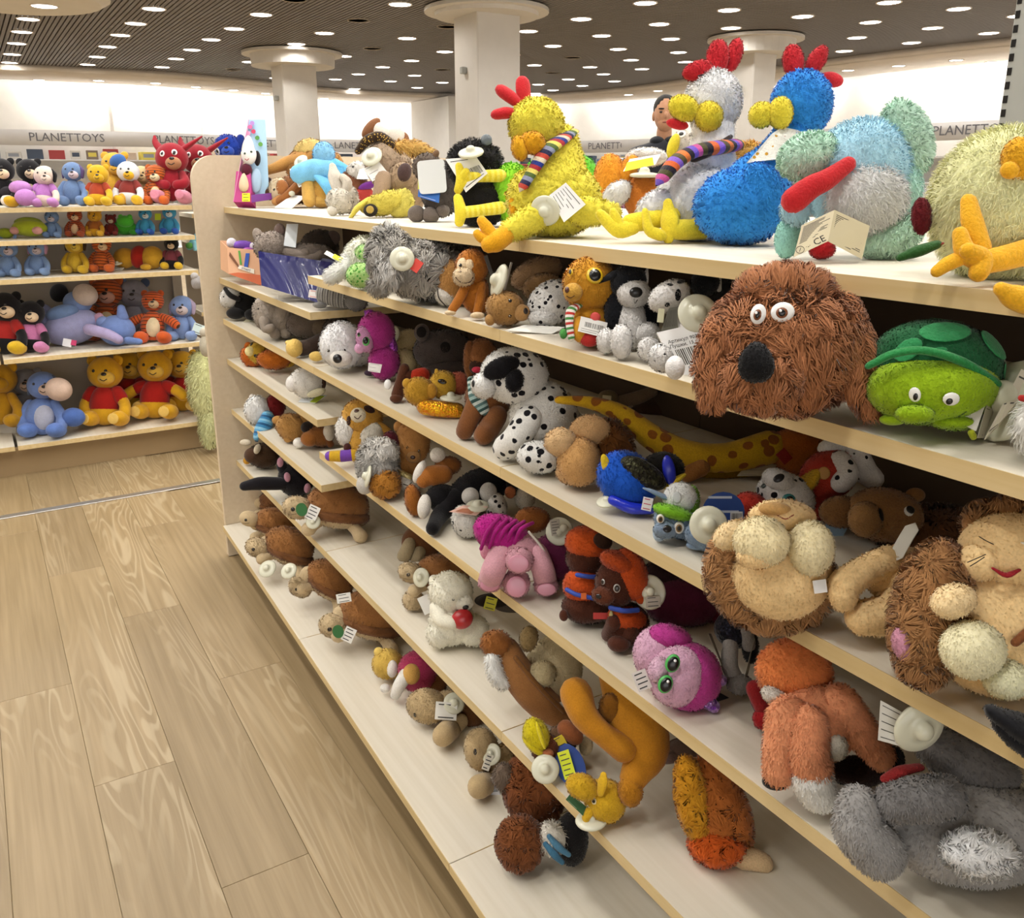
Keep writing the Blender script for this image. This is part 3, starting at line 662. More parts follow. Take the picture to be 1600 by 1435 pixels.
            if ear == 'round':
                Eb = s.e('ear', ec, ax, ay, hr*.34, hr*.34, hr*.16, w=H.w+hr*.05, par=H.o)
                if inner: s.s_(Eb, 'ear_lining', inner, ax, ay+hr*.03, hr*.2, th=.2)
            elif ear == 'point': s.k_('ear', ec, [(ax-sx*hr*.12, ay+hr*.25, H.w, hr*.3), (ax, ay-hr*.05, H.w, hr*.2), (ax+sx*hr*.08, ay-hr*.36, H.w, hr*.06)], H.o, flat=.5)
            elif ear == 'long': s.k_('ear', ec, [(ax-sx*hr*.2, ay+hr*.2, H.w, hr*.16), (ax, ay-hr*.5, H.w+2, hr*.24), (ax+sx*hr*.12, ay-hr*1.1, H.w+4, hr*.12)], H.o, flat=.5)
            elif ear == 'flop': s.k_('ear', ec, [(hx+sx*hr*.72, hy-hr*.6, H.w-2, hr*.16), (hx+sx*hr*1.02, hy-hr*.15, H.w-hr*.1, hr*.26), (hx+sx*hr*1.0, hy+hr*.5, H.w-hr*.1, hr*.2)], H.o, flat=.5)
        for sx in (-1, 1):
            if not noarm:
                g = {'down': [(x+sx*f(.17), y-f(.47), w, f(.07)), (x+sx*f(.27), y-f(.30), w-f(.06), f(.075)), (x+sx*f(.27), y-f(.17), w-f(.14), f(.078))], 'out': [(x+sx*f(.16), y-f(.46), w, f(.07)), (x+sx*f(.3), y-f(.4), w-f(.03), f(.08)), (x+sx*f(.4), y-f(.33), w-f(.06), f(.08))], 'in': [(x+sx*f(.17), y-f(.47), w, f(.07)), (x+sx*f(.22), y-f(.34), w-f(.12), f(.075)), (x+sx*f(.09), y-f(.3), w-f(.2), f(.075))]}[arms]
                s.k_('arm', fur, g)
                if shirt: s.k_('sleeve', shirt, [(g[0][0], g[0][1], g[0][2], g[0][3]*1.25), (g[0][0]*.5+g[1][0]*.5, g[0][1]*.5+g[1][1]*.5, g[0][2]*.5+g[1][2]*.5, g[0][3]*1.3)], B.o)
            lg = s.e('leg', legc or fur, x+sx*f(.2), y-f(.105), f(.115), f(.105), f(.19), w=w-f(.19))
            if pad: s.s_(lg, 'foot_pad', pad, x+sx*f(.2), y-f(.1), f(.075), th=.15)
        if tail: s.k_('tail', tail, [(x+f(.16), y-f(.1), w+f(.1), f(.05)), (x+f(.34), y-f(.07), w, f(.05)), (x+f(.42), y-f(.12), w, f(.04))])
        s.B, s.H, s.Z = B, H, Z; return s
    def turtle(s, x, y, L, a=0, shell='p:9c6a3c', skin='p:cdb68f', hy=None, head=(-.62, -.02), dark='p:7d5230', legs=True, w=0):
        """Turtle with its head towards a (degrees in the picture, 0 = left), shell length about L."""
        c, n = math.cos(math.radians(a)), math.sin(math.radians(a)); pt = lambda u, v: (x+(u*c-v*n)*L, y-(u*n+v*c)*L)
        q = pt(0, 0); S = s.e('shell', shell, q[0], q[1]-L*.06, L*.42, L*.30, L*.34, w=w, a=a, lump=.025)
        s.e('shell_rim', dark, q[0], q[1]+L*.08, L*.44, L*.14, L*.36, w=w, a=a); s.e('belly', skin, q[0], q[1]+L*.13, L*.38, L*.13, L*.31, w=w, a=a)
        for sx, sw in (((-.24, -.18), (.24, -.16)) if legs else ()):
            p = pt(sx, -.2); p2 = pt(sx*1.5, -.33); s.k_('flipper', skin, [(p[0], p[1], w-L*.12, L*.09), ((p[0]+p2[0])/2, (p[1]+p2[1])/2, w-L*.2, L*.08), (p2[0], p2[1], w-L*.26, L*.1)])
        p = pt(-.38, -.06); hp = (x+head[0]*L, y+head[1]*L)
        s.k_('neck', skin, [(p[0], p[1], w-L*.05, L*.14), ((p[0]+hp[0])/2, (p[1]+hp[1])/2, w-L*.1, L*.12), (hp[0], hp[1], w-L*.15, L*.13)])
        H = s.e('head', skin, hp[0], hp[1], L*.20, L*.155, L*.16, w=w-L*.16, a=a)
        s.s_(H, 'eye', 'g:17110e', hp[0]-L*.02, hp[1]+L*.01, L*.03, th=.6); s.smile(H, [(hp[0]-L*.17, hp[1]+L*.04), (hp[0]-L*.06, hp[1]+L*.08), (hp[0]+L*.04, hp[1]+L*.07)], 'c:8d7a58', r=L*.008)
        s.S, s.H = S, H; return s
def T(name, label, x, y, lev, **kw): return Toy(name, label, x, y, lev, **kw)
def sheet(s, name, mat, q, par=None, th=.5, lines=0, ink='c:4a463e', bar=None, rows=(.1, .9), m=.1, label=None):
    """Card through four corners (x, y, w): bottom left, bottom right, top right, top left; printed lines run left to right."""
    P = np.array([s.P(*c) for c in q]); n = unit(np.cross(P[1]-P[0], P[3]-P[0])); n = n if n@FWD < 0 else -n
    V = np.vstack([P, P-n*th*s.k]); o = s.add(name, V, [np.array([(0, 1, 2, 3), (7, 6, 5, 4)]+[(i, i+4, (i+1) % 4+4, (i+1) % 4) for i in range(4)])], mat, par, smooth=False)
    if label: o['label'] = label
    at = lambda u, v: (P[0]*(1-u)+P[1]*u)*(1-v)+(P[3]*(1-u)+P[2]*u)*v+n*.12*s.k
    V, F = [], []
    def ink_(u0, u1, v0, v1): k = len(V); V.extend([at(u0, v0), at(u1, v0), at(u1, v1), at(u0, v1)]); F.append((k, k+1, k+2, k+3))
    for i in range(lines):
        v = rows[1]-(rows[1]-rows[0])*i/max(1, lines-1); ink_(m, m+(1-2*m)*(.55+.45*rng.random()), v-.012, v+.012)
    if bar:
        u = bar[0]
        while u < bar[1]: b = .012+.022*rng.random(); ink_(u, u+b, bar[2], bar[3]); u += b+.014+.02*rng.random()
    if V: s.add('print', V, [np.array(F)], ink, o, smooth=False)['kind'] = 'stuff'
    s.at, s.sn = at, n
    return o
def words_on(s, par, body, size, u, v, mat='c:201c18'):
    """Lettering on the last sheet, its centre at (u, v) of the card, size in photograph pixels."""
    p = s.at(u, v); X = unit(s.at(min(1, u+.1), v)-p); Y = np.cross(s.sn, X); p = p+s.sn*.15*s.k
    return text('lettering', body, size*s.k, mat, basis(p-s.o, X, Y, s.sn), par, depth=.0001)
Toy.sheet = sheet; Toy.words = words_on
def FZ(n=1500, l=5, wd=1.1, lay=.5, to=(0, -1, 0), rnd=.4, clump=0): return dict(n=n, l=l, wd=wd, lay=lay, to=to, rnd=rnd, clump=clump)
# ================================================================ TOP SHELF, left to right
G1 = 'plush animals along the top shelf'
t = T('doll_box', 'pink and blue boxed doll with white hood at the far end of the top shelf', 378, 315, 'top', cat='toy box')
t.sheet('back_card', 'c:a9cbe2', [(390, 316, 22), (421, 313, 30), (415, 187, 34), (387, 187, 30)], th=1.5)
b = t.sheet('base', 'c:b8377e', [(365, 316, 0), (393, 317, 0), (391, 268, 6), (369, 268, 6)], th=24)
t.sheet('side_card', 'c:d98fb4', [(364, 316, 0), (372, 310, 26), (388, 187, 30), (380, 230, 6)], th=1)
t.sheet('base_side', 'c:6d2a80', [(393, 317, 0), (425, 312, 24), (424, 302, 24), (393, 305, 2)], th=1)
t.card('price_sticker', 'c:f2ec1c', 384.5, 309, 12, 13, w=-1.5, lines=3, label='yellow price sticker')
H = t.e('doll_head', 'c:e9e3dd', 389, 243, 12, 15, 9, w=6); t.e('hood', 'c:d8d5d2', 388, 231, 13, 19, 10, w=10, pinch=.5)
t.eyes(H, [(385, 243), (395, 240)], 1.9, 'g:3a4a3c'); t.smile(H, [(385, 251), (388, 253), (391, 251)], 'c:b5475a', r=.6)
t.e('doll_hair', 'p:201a1c', 402, 248, 5, 12, 6, w=12); t.e('doll_body', 'p:5a1f30', 385, 266, 9, 10, 7, w=8); t.e('doll_dress', 'c:d9bf9c', 381, 286, 10, 15, 7, w=2, pinch=.55); t.e('doll_skirt', 'c:9fb9cf', 400, 283, 9, 20, 6, w=14)
for x, y, c in ((391, 199, 'c:d96aa0'), (396, 206, 'c:c93a5c'), (388, 209, 'c:e3a6c8'), (394, 193, 'c:b58ad0'), (402, 216, 'c:4f8f3a'), (407, 226, 'c:5c9a3c')): t.card('flower_print', c, x, y, 7, 7, w=26, clip=1, th=.6)
t.done()
t = T('plush_camel', 'tan lying plush camel stretching one dark-hoofed leg towards the doll box', 470, 312, 'top', group=G1)
t.e('body', 'p:c08d4c', 492, 258, 46, 34, 24, w=22, lump=.03); t.e('hump', 'p:dcbf74', 486, 234, 27, 19, 18, w=20, lump=.05); t.e('hump', 'p:dcbf74', 505, 243, 20, 18, 18, w=20)
t.k_('leg', 'p:b98747', [(476, 250, 14, 17), (450, 252, 18, 11), (425, 261, 6, 7.5), (404, 266, 2, 7)]); t.e('hoof', 'p:4a2c25', 394, 267, 11, 9, 8, w=1)
t.e('seat', 'p:a9763c', 485, 292, 45, 24, 26, w='g')
t.done()
t = T('plush_monkey', 'small brown and cream plush lying between the doll box and the blue plush', 440, 314, 'top', group=G1)
t.e('body', 'p:8a5a34', 462, 293, 28, 20, 18, w=14, a=-20); B = t.e('head', 'p:e5d2b0', 436, 294, 17, 19, 14, w=2); t.e('face', 'p:a4693a', 440, 291, 11, 13, 8, w=-6)
t.e('ear', 'p:3a2620', 419, 284, 8, 10, 5, w=4); t.e('ear', 'p:5a3a2a', 421, 300, 8, 10, 6, w=0); t.k_('arm', 'p:9c6335', [(468, 286, -4, 8), (452, 300, -8, 7), (436, 311, -8, 6)]); t.k_('leg', 'p:c08a52', [(440, 306, -4, 7), (430, 312, -6, 6)])
t.eyes(B, [(432, 297)], 2); t.done()
t = T('swing_tag', 'white oblong price tag lying near the far end of the top shelf', 452, 326, 'top', cat='price tag')
t.sheet('card', 'c:f2f0ec', [(428, 325, 4), (456, 326, 0), (478, 307, 6), (456, 305, 18)], lines=4); t.e('pin', SECP, 456, 303, 5, 4, 4, w=8); t.done()
t = T('plush_lamb', 'sky blue floppy plush with raised arms over a tan plush on the top shelf', 515, 326, 'top', group=G1)
t.e('head', 'p:8fcbee', 506, 242, 17, 20, 16, w=4); B = t.e('body', 'p:6bbbe8', 518, 281, 32, 30, 18, w=10, a=-35, lump=.05)
t.k_('arm', 'p:7fc4ec', [(512, 265, 0, 15), (490, 266, -4, 17), (468, 272, -6, 15)]); t.k_('arm', 'p:6bbbe8', [(520, 262, 8, 15), (540, 270, 12, 11), (552, 280, 14, 8)]); t.k_('cape', 'p:74bfe9', [(498, 276, -6, 12), (513, 292, -8, 15), (518, 312, -6, 8)], flat=.5)
t.sheet('price_tag', 'c:f4f3f0', [(467, 293, -2), (480, 288, -4), (466, 262, -2), (452, 264, 0)], lines=3); t.disc(470, 252, 12, w=2, n=(-.3, .4, -.8))
t = T('plush_cub', 'tan plush with two stubby feet underneath the sky blue plush', 495, 326, 'top', group=G1)
t.e('body', 'p:d0a04c', 512, 300, 28, 26, 22, w=14); t.k_('leg', 'p:d7aa58', [(482, 292, 2, 11), (484, 316, 'g', 11)]); t.e('leg', 'p:d7aa58', 502, 318, 14, 10, 14, w='g'); t.done()
t = T('plush_rabbit', 'small off-white plush rabbit with one upright ear on the top shelf', 530, 338, 'top', group=G1)
H = t.e('head', 'p:e4ddcd', 531, 318, 21, 20, 19, w='g', lump=.05); t.k_('ear', 'p:dcd4c6', [(530, 306, H.w+4, 9), (524, 282, H.w+6, 12), (520, 264, H.w+8, 6)], flat=.6); t.k_('ear', 'p:d5ccbc', [(540, 304, H.w, 7), (543, 290, H.w, 8), (536, 281, H.w, 6)])
t.e('paw', 'p:e8e2d4', 520, 333, 9, 8, 9, w='g'); t.e('body', 'p:d9d1c2', 545, 315, 16, 22, 18, w=H.w+14); t.eyes(H, [(521, 311)], 1.6); t.done()
t = T('plush_pony', 'dark brown plush pony half hidden behind the white rabbit on the top shelf', 556, 328, 'top', group=G1)
t.e('body', 'p:7c4d33', 552, 298, 24, 30, 20, w='g'); H = t.e('head', 'p:d9d4cc', 560, 272, 18, 16, 14, w=6); t.e('neck_band', 'p:6a2a80', 574, 294, 15, 6, 8, w=-2, a=20); t.e('chest', 'p:a83a34', 568, 306, 16, 12, 10, w=4); t.eyes(H, [(554, 268)], 2)
t.sheet('price_tag', 'c:f1f0ea', [(557, 283, -10), (590, 284, -10), (588, 262, -9), (562, 268, -9)]); t.done()
t = T('plush_camel', 'big taupe plush camel with a leopard headband and a round security tag', 610, 340, 'top', group=G1)
B = t.e('body', 'p:a78d72', 628, 300, 40, 44, 34, w='g'); H = t.e('head', 'p:b39b82', 607, 262, 36, 40, 32, w=B.w-4, a=15); S = t.e('snout', 'p:b09678', 628, 284, 24, 26, 22, w=B.w-22, a=-30)
t.e('nose', 'p:4c3936', 632, 274, 11, 15, 9, w=B.w-40, a=-15); t.k_('headband', 'd:3a2a1c:c9a24a:210:.3', [(560, 240, H.w-10, 6), (574, 224, H.w-18, 8), (594, 218, H.w-20, 8), (614, 232, H.w-22, 7), (624, 248, H.w-20, 5)])
t.e('ear', 'p:8d5f3f', 580, 204, 20, 9, 8, w=H.w+2, a=48); t.e('ear', 'p:efe6d8', 596, 209, 12, 14, 7, w=H.w-2, a=30); t.e('topknot', 'p:e9e0d2', 618, 216, 15, 14, 9, w=H.w+4); t.e('ear', 'p:8d5f3f', 630, 224, 10, 14, 6, w=H.w+8)
t.disc(581, 249, 17, w=H.w-38, n=(-.25, .3, -.9)); t.sheet('price_tag', 'c:f3f1ec', [(582, 288, H.w-36), (606, 274, H.w-36), (592, 256, H.w-36), (568, 268, H.w-36)], lines=3)
t.k_('leg', 'p:a78d72', [(600, 285, B.w-34, 14), (594, 310, B.w-40, 12)])
t.e('cloth', 'p:dccb58', 600, 322, 36, 17, 14, w=B.w-44, a=12, lump=.12); t.e('cloth', 'p:e2d466', 626, 322, 20, 22, 10, w=B.w-42, lump=.12); t.k_('cloth', 'p:d8c752', [(574, 318, B.w-46, 9), (558, 330, B.w-48, 9), (549, 343, B.w-46, 6)], flat=.5)
Eb = t.e('emblem', 'p:2c2620', 579, 333, 11, 10, 4, w=B.w-58); t.s_(Eb, 'emblem_star', 'p:b79a4a', 579, 333, 6, th=.3); t.done()
t = T('plush_donkey', 'dark grey plush donkey behind a blank white swing tag on the top shelf', 665, 348, 'top', group=G1)
B = t.e('body', 'p:544b46', 690, 300, 34, 44, 30, w='g', lump=.04); H = t.e('head', 'p:6b5d52', 668, 266, 24, 22, 20, w=B.w-2); t.k_('mane', 'f:cfa95e', [(625, 232, B.w+10, 7), (650, 238, B.w+8, 11), (672, 246, B.w+4, 8)], fur=FZ(500, 9, 1.2, .6, (.8, -.4, 0)))
t.k_('ear', 'p:7a5d44', [(676, 254, H.w-6, 6), (682, 244, H.w-8, 5)])
t.card('price_tag', 'c:d9d9d6', 675, 281, 43, 52, a=5, w=-14, clip=.25, label='blank white swing tag'); t.sheet('care_label', 'c:2f6bc0', [(653, 312, -11), (686, 322, -11), (688, 300, -11), (655, 292, -11)], lines=2, ink='c:e4e8f0'); t.sheet('care_label', 'c:d5dc3a', [(653, 300, -11.5), (662, 304, -11.5), (664, 270, -11.5), (654, 266, -11.5)])
for x, y, r in ((651, 339, 14), (673, 341, 14), (692, 333, 11)): t.e('paw', 'p:6f645d', x, y, r, r*.95, r, w='g')
t.done()
t = T('plush_gorilla', 'black shaggy plush with a barcode tag and round security tag on the top shelf', 745, 356, 'top', group=G1)
B = t.e('body', 'p:141211', 750, 325, 44, 36, 34, w='g'); H = t.e('head', 'f:1d1b1b', 742, 262, 42, 36, 30, w=B.w+6, fur=FZ(1600, 11, 1.0, .45, (0, -.2, 0), .8, 30))
t.disc(736, 244, 20, w=-26, n=(-.1, .75, -.6)); t.sheet('price_tag', 'c:f0efec', [(728, 306, -16), (762, 276, -20), (744, 250, -18), (696, 254, -14)], lines=2, bar=(.3, .9, .2, .55), ink='c:222222'); t.e('ear', 'g:5c6468', 760, 224, 9, 9, 4, w=6); t.done()
t = T('plush_bird', 'lime green fluffy plush bird with long ribbed yellow legs behind the yellow chicken', 790, 356, 'top', group=G1)
B = t.e('body', 'f:8fd030', 800, 308, 32, 48, 34, w='g', fur=FZ(1600, 5, 1.2)); t.e('back', 'f:5fb52c', 878, 292, 66, 56, 34, w=B.w+56, fur=FZ(1200, 5, 1.2))
LG = 't:9:ecd93c:f4e660'
t.k_('leg', LG, [(782, 280, B.w-28, 10), (750, 281, B.w-34, 9), (724, 284, B.w-36, 9)]); t.k_('foot', 'p:f0dc3e', [(718, 266, B.w-38, 7), (722, 285, B.w-40, 10), (716, 302, B.w-38, 7)], flat=.7); t.k_('toe', 'p:f0dc3e', [(722, 285, B.w-40, 8), (728, 274, B.w-46, 6)])
t.k_('leg', LG, [(782, 330, B.w-28, 10), (752, 334, B.w-36, 9), (728, 337, B.w-40, 9)]); t.k_('foot', 'p:f0dc3e', [(716, 316, B.w-42, 8), (720, 336, B.w-44, 10), (718, 352, B.w-42, 8)], flat=.7); t.done()
# --- the tall yellow chicken
SCARF = 't:3:2a3a86:a83038:e3d46a:566a34:8a8fa8:2a2a4a:c24a3a:d9ccb0'
t = T('plush_chicken', 'yellow plush chicken with striped scarf, one orange foot over the shelf edge', 868, 374, 'top', group=G1)
YC_ = 'f:f0d24a'; cf = FZ(4200, 5, 1.1, .45, (0, -1, 0), .9)
B = t.e('body', YC_, 865, 318, 74, 58, 56, w='g', crk=.07, fur=cf); N = t.k_('neck', YC_, [(868, 300, B.w-4, 52), (876, 262, B.w, 40), (878, 228, B.w+2, 27)], fur=FZ(2600, 5, 1.1, .45, (0, -1, 0), .9), nu=20)
H = t.e('head', YC_, 838, 201, 43, 40, 40, w=B.w-10, crk=.06, fur=FZ(2600, 5, 1.1, .45, (0, -1, 0), .9))
for q in ([(822, 178, 0, 9), (800, 160, 0, 14), (786, 150, 0, 14)], [(822, 172, 2, 9), (818, 152, 2, 13), (817, 138, 2, 13)], [(812, 184, -4, 8), (792, 183, -4, 13), (778, 185, -4, 12)]): t.k_('comb', 'p:c92a31', [(x, y, H.w-4+w, r) for x, y, w, r in q], flat=.7)
t.e('beak', 'p:efb424', 812, 238, 13, 19, 16, w=H.w-34, a=12); t.e('beak_cheek', 'p:e2a41e', 833, 230, 20, 17, 16, w=H.w-36, a=-25)
t.k_('scarf', SCARF, [(894, 212, B.w-10, 13), (872, 228, B.w-38, 17), (852, 244, B.w-50, 16), (836, 268, B.w-52, 13), (817, 298, B.w-52, 11)], flat=.4, cap=1)
t.k_('leg', YC_, [(835, 346, B.w-36, 24), (808, 362, B.w-48, 19), (798, 366, B.w-50, 17)], fur=FZ(900, 5, 1.1, .45, (0, -1, 0), .9))
t.k_('foot', 'p:f3b021', [(790, 374, B.w-54, 15), (774, 384, B.w-60, 17), (765, 388, B.w-62, 14)]); t.k_('toe', 'p:f3b021', [(772, 380, B.w-60, 11), (760, 362, B.w-62, 10), (753, 352, B.w-62, 8)]); t.k_('toe', 'p:f3b021', [(768, 384, B.w-60, 10), (752, 378, B.w-62, 8), (746, 372, B.w-62, 7)])
t.k_('leg', YC_, [(905, 335, B.w-34, 24), (935, 338, B.w-44, 20), (955, 340, B.w-46, 16)], fur=FZ(900, 5, 1.1, .45, (0, -1, 0), .9)); t.k_('toe', 'p:f3b021', [(803, 336, B.w-20, 7), (801, 322, B.w-20, 7)])
t.disc(852, 336, 24, w=B.w-58, n=(-.35, -.5, -.8)); t.e('tag_pin', SECP, 856, 319, 6, w=B.w-66)
o = t.sheet('price_tag', 'c:f4f3f2', [(858, 312, B.w-64), (881, 354, B.w-66), (915, 326, B.w-68), (884, 292, B.w-68)], lines=6, rows=(.15, .85)); t.done()
t = T('plush_fox', 'orange plush fox with white tail tip and a yellow price label behind the two chickens', 985, 345, 'top', group=G1)
B = t.e('body', 'p:c4752c', 1008, 302, 34, 36, 30, w='g'); t.e('haunch', 'p:f0a02e', 954, 278, 27, 44, 24, w=B.w+10); t.e('haunch', 'p:f3a733', 980, 262, 14, 28, 14, w=B.w, a=-30); t.e('tail_tip', 'f:f2ece2', 965, 297, 25, 17, 15, w=B.w-16, a=35, fur=FZ(500, 5, 1, .6, (-.6, -.8, 0)))
t.e('back', 'p:f4f0ea', 1010, 240, 34, 14, 20, w=B.w+14); t.disc(1007, 268, 23, w=B.w-30, n=(0, .95, -.3)); t.sheet('price_tag', 'c:f3f2ee', [(974, 262, B.w-32), (1024, 252, B.w-30), (1033, 235, B.w-22), (984, 243, B.w-22)]); t.sheet('price_label', 'c:eee81e', [(976, 262, B.w-33), (1022, 252, B.w-31), (1020, 240, B.w-26), (980, 248, B.w-26)], lines=3); t.done()
# --- white hen
SC2 = 't:2.6:dd6a36:2c2530:4f4a2c:c8569a:7458c4:2c2530:e07a3c:5a5034:8a64cc'
t = T('plush_hen', 'white plush hen with red comb, yellow beak and purple and orange striped scarf', 1085, 380, 'top', group=G1)
W_ = 'f:f6f4f1'
B = t.e('body', W_, 1092, 322, 70, 64, 58, w='g', crk=.04, fur=FZ(3600, 6, .9, .45, (0, -1, 0), .9)); t.e('wing', W_, 1022, 330, 32, 22, 20, w=B.w-30, a=38, fur=FZ(700, 5, 1, .5))
t.k_('neck', W_, [(1108, 275, B.w, 44), (1112, 235, B.w, 36), (1114, 205, B.w, 34)], fur=FZ(900, 5, 1, .5), nu=20)
H = t.e('head', W_, 1114, 166, 43, 49, 42, w=B.w-4, crk=.04, fur=FZ(3000, 6, .9, .45, (0, -1, 0), .9))
for x, y, rx, ry, a, w in ((1090, 117, 25, 15, 18, -16), (1121, 96, 18, 28, -6, -2), (1146, 93, 13, 28, -18, 12)): t.e('comb', 'p:cb2a33', x, y, rx, ry, 11, w=H.w+w, a=a)
t.e('beak', 'p:ecd93a', 1068, 176, 25, 19, 18, w=H.w-34, a=-25); t.e('beak_cheek', 'p:e9d338', 1107, 189, 22, 23, 18, w=H.w-36); t.e('wattle', 'p:cf2a30', 1058, 201, 18, 8, 9, w=H.w-22, a=-12)
t.s_(H, 'eyelash', 'p:161214', 1079, 136, 6, 1.8, a=-28, out=7); t.s_(H, 'eyelash', 'p:161214', 1091, 140, 6, 1.8, a=-28, out=7)
t.k_('scarf', SC2, [(1146, 234, B.w-20, 20), (1118, 238, B.w-46, 22), (1084, 244, B.w-54, 20), (1056, 260, B.w-58, 21), (1034, 286, B.w-60, 17)], flat=.5, cap=1); t.k_('scarf', 'p:3d3330', [(1136, 222, B.w-24, 9), (1110, 244, B.w-50, 10), (1086, 256, B.w-56, 8)], flat=.5)
t.k_('leg', 'p:ecd938', [(1050, 345, B.w-36, 14), (1010, 352, B.w-44, 15), (985, 355, B.w-48, 14)]); t.k_('foot', 'p:eed93a', [(988, 362, B.w-50, 12), (968, 366, B.w-54, 13), (950, 354, B.w-54, 10), (938, 342, B.w-52, 8)]); t.k_('toe', 'p:eed93a', [(968, 362, B.w-56, 9), (961, 346, B.w-58, 8), (958, 338, B.w-58, 6)])
t.k_('leg', 'p:ead538', [(1100, 366, B.w-44, 15), (1070, 366, B.w-56, 16), (1052, 366, B.w-60, 15)]); t.k_('foot', 'p:eed93a', [(1044, 378, B.w-60, 10), (1046, 354, B.w-64, 16), (1043, 325, B.w-62, 8)], flat=.6); t.k_('foot', 'p:e9d436', [(1030, 374, B.w-60, 13), (1014, 366, B.w-62, 12), (1008, 340, B.w-60, 8)], flat=.7); t.k_('toe', 'p:e9d338', [(1094, 345, B.w-50, 7), (1100, 326, B.w-48, 7)]); t.done()
t = T('plush_chick', 'little white plush hen face peeking out beneath the white hen’s beak', 1060, 370, 'top', group=G1)
B = t.e('head', 'p:ece4d8', 1066, 226, 16, 22, 16, w=12); t.e('beak', 'p:e6d23a', 1052, 228, 9, 20, 9, w=0, a=-18); t.eyes(B, [(1062, 214)], 4, white='c:f5f2ea'); t.e('body', 'p:e4ddd2', 1062, 290, 20, 60, 18, w=30)
t = T('plush_bear', 'shaggy golden tan plush standing between the white hen and the blue rooster', 1172, 372, 'top', group=G1)
t.e('body', 'p:b88a34', 1172, 300, 42, 72, 34, w='g'); t.e('head', 'f:cfa348', 1168, 246, 36, 24, 26, w=60, fur=FZ(800, 8, 1.2, .5, (0, -.5, 0), .8)); t.done()
# --- blue rooster
t = T('plush_rooster', 'bright blue plush rooster with red comb and a white patterned neckerchief', 1150, 388, 'top', group=G1)
BL = 'f:2f86d2'; cf = FZ(4200, 5, 1.1, .45, (0, -1, 0), .9)
B = t.e('body', BL, 1158, 330, 74, 58, 58, w='g', crk=.07, fur=cf); t.k_('neck', BL, [(1180, 300, B.w, 52), (1212, 258, B.w+6, 36), (1238, 222, B.w+8, 32)], fur=FZ(2400, 5, 1.1, .45, (0, -1, 0), .9), nu=20)
H = t.e('head', BL, 1252, 170, 47, 52, 44, w=B.w+2, crk=.05, fur=FZ(3000, 5, 1.1, .45, (0, -1, 0), .9))
for x, y, rx, ry, a, w in ((1239, 103, 17, 27, 4, -4), (1275, 102, 14, 27, -32, 0), (1298, 132, 20, 12, -12, 8)): t.e('comb', 'p:c92a33', x, y, rx, ry, 11, w=H.w+w, a=a)
t.e('beak', 'p:ecd940', 1190, 187, 21, 20, 18, w=H.w-26, a=25); t.e('beak_cheek', 'p:efdc42', 1219, 184, 19, 25, 18, w=H.w-36)
t.sheet('neckerchief', 'd:f0eee4:c8962e:95:.2', [(1166, 262, B.w-40), (1212, 256, B.w-56), (1248, 232, B.w-36), (1206, 216, B.w-40)], th=2); t.sheet('neckerchief', 'd:f0eee4:b8402e:80:.16', [(1206, 216, B.w-40), (1248, 232, B.w-36), (1262, 214, B.w-20), (1222, 206, B.w-30)], th=2); t.e('wing', BL, 1192, 300, 30, 40, 16, w=B.w-46, a=28, fur=FZ(900, 5, 1.5, .6)); t.done()
# --- mint and light blue chicken lying on its side
t = T('plush_parrot', 'light blue and mint fluffy plush bird lying behind an open beige booklet', 1330, 408, 'top', group=G1)
LB, MI = 'f:a9cfe6', 'f:bfe8cb'
B = t.e('body', LB, 1340, 282, 78, 90, 62, w='g', a=-25, fur=FZ(5000, 11, .8, .55, (-.3, -1, 0), .6)); t.e('belly', 'f:f2f4f2', 1352, 318, 62, 56, 40, w=B.w-34, fur=FZ(3600, 12, .8, .55, (.3, -1, 0), .6))
t.e('wing', MI, 1262, 252, 48, 34, 28, w=B.w-24, a=20, fur=FZ(2400, 9, .9, .5, (-.4, -1, 0), .8, 14)); t.e('tail', MI, 1416, 222, 34, 60, 26, w=B.w-6, a=18, fur=FZ(2800, 12, .9, .5, (.6, -.8, 0), .8, 14)); t.e('tail', 'f:b7e3d4', 1402, 300, 36, 42, 24, w=B.w-8, fur=FZ(1000, 10, 1.3, .6))
t.e('wing', MI, 1392, 380, 50, 29, 26, w='g', a=22, fur=FZ(2400, 10, .9, .5, (-.3, -1, 0), .8, 14)); t.e('leg', 'p:9fd8cb', 1230, 380, 20, 33, 18, w='g', a=-8); t.e('thigh', LB, 1242, 338, 22, 22, 18, w=B.w-48, fur=FZ(500, 8, 1.2, .6))
t.k_('leg', 'p:c4262c', [(1240, 322, B.w-66, 20), (1266, 302, B.w-70, 18), (1290, 290, B.w-70, 16), (1324, 266, B.w-66, 12)]); t.e('foot', 'p:c4262c', 1284, 398, 20, 15, 18, w='g')
L = t.sheet('care_booklet', 'c:d2c6a6', [(1239, 411, B.w-92), (1293, 386, B.w-104), (1303, 337, B.w-96), (1252, 361, B.w-84)], lines=13, rows=(.38, .9), m=.08); t.words(L, 'CE', 15, .72, .16); t.words(L, '⊘ ·-·', 9, .26, .14)
t.sheet('care_booklet', 'c:d2c6a6', [(1293, 386, B.w-104), (1346, 414, B.w-88), (1358, 362, B.w-82), (1303, 337, B.w-96)], lines=16, rows=(.1, .88), m=.08); t.done()
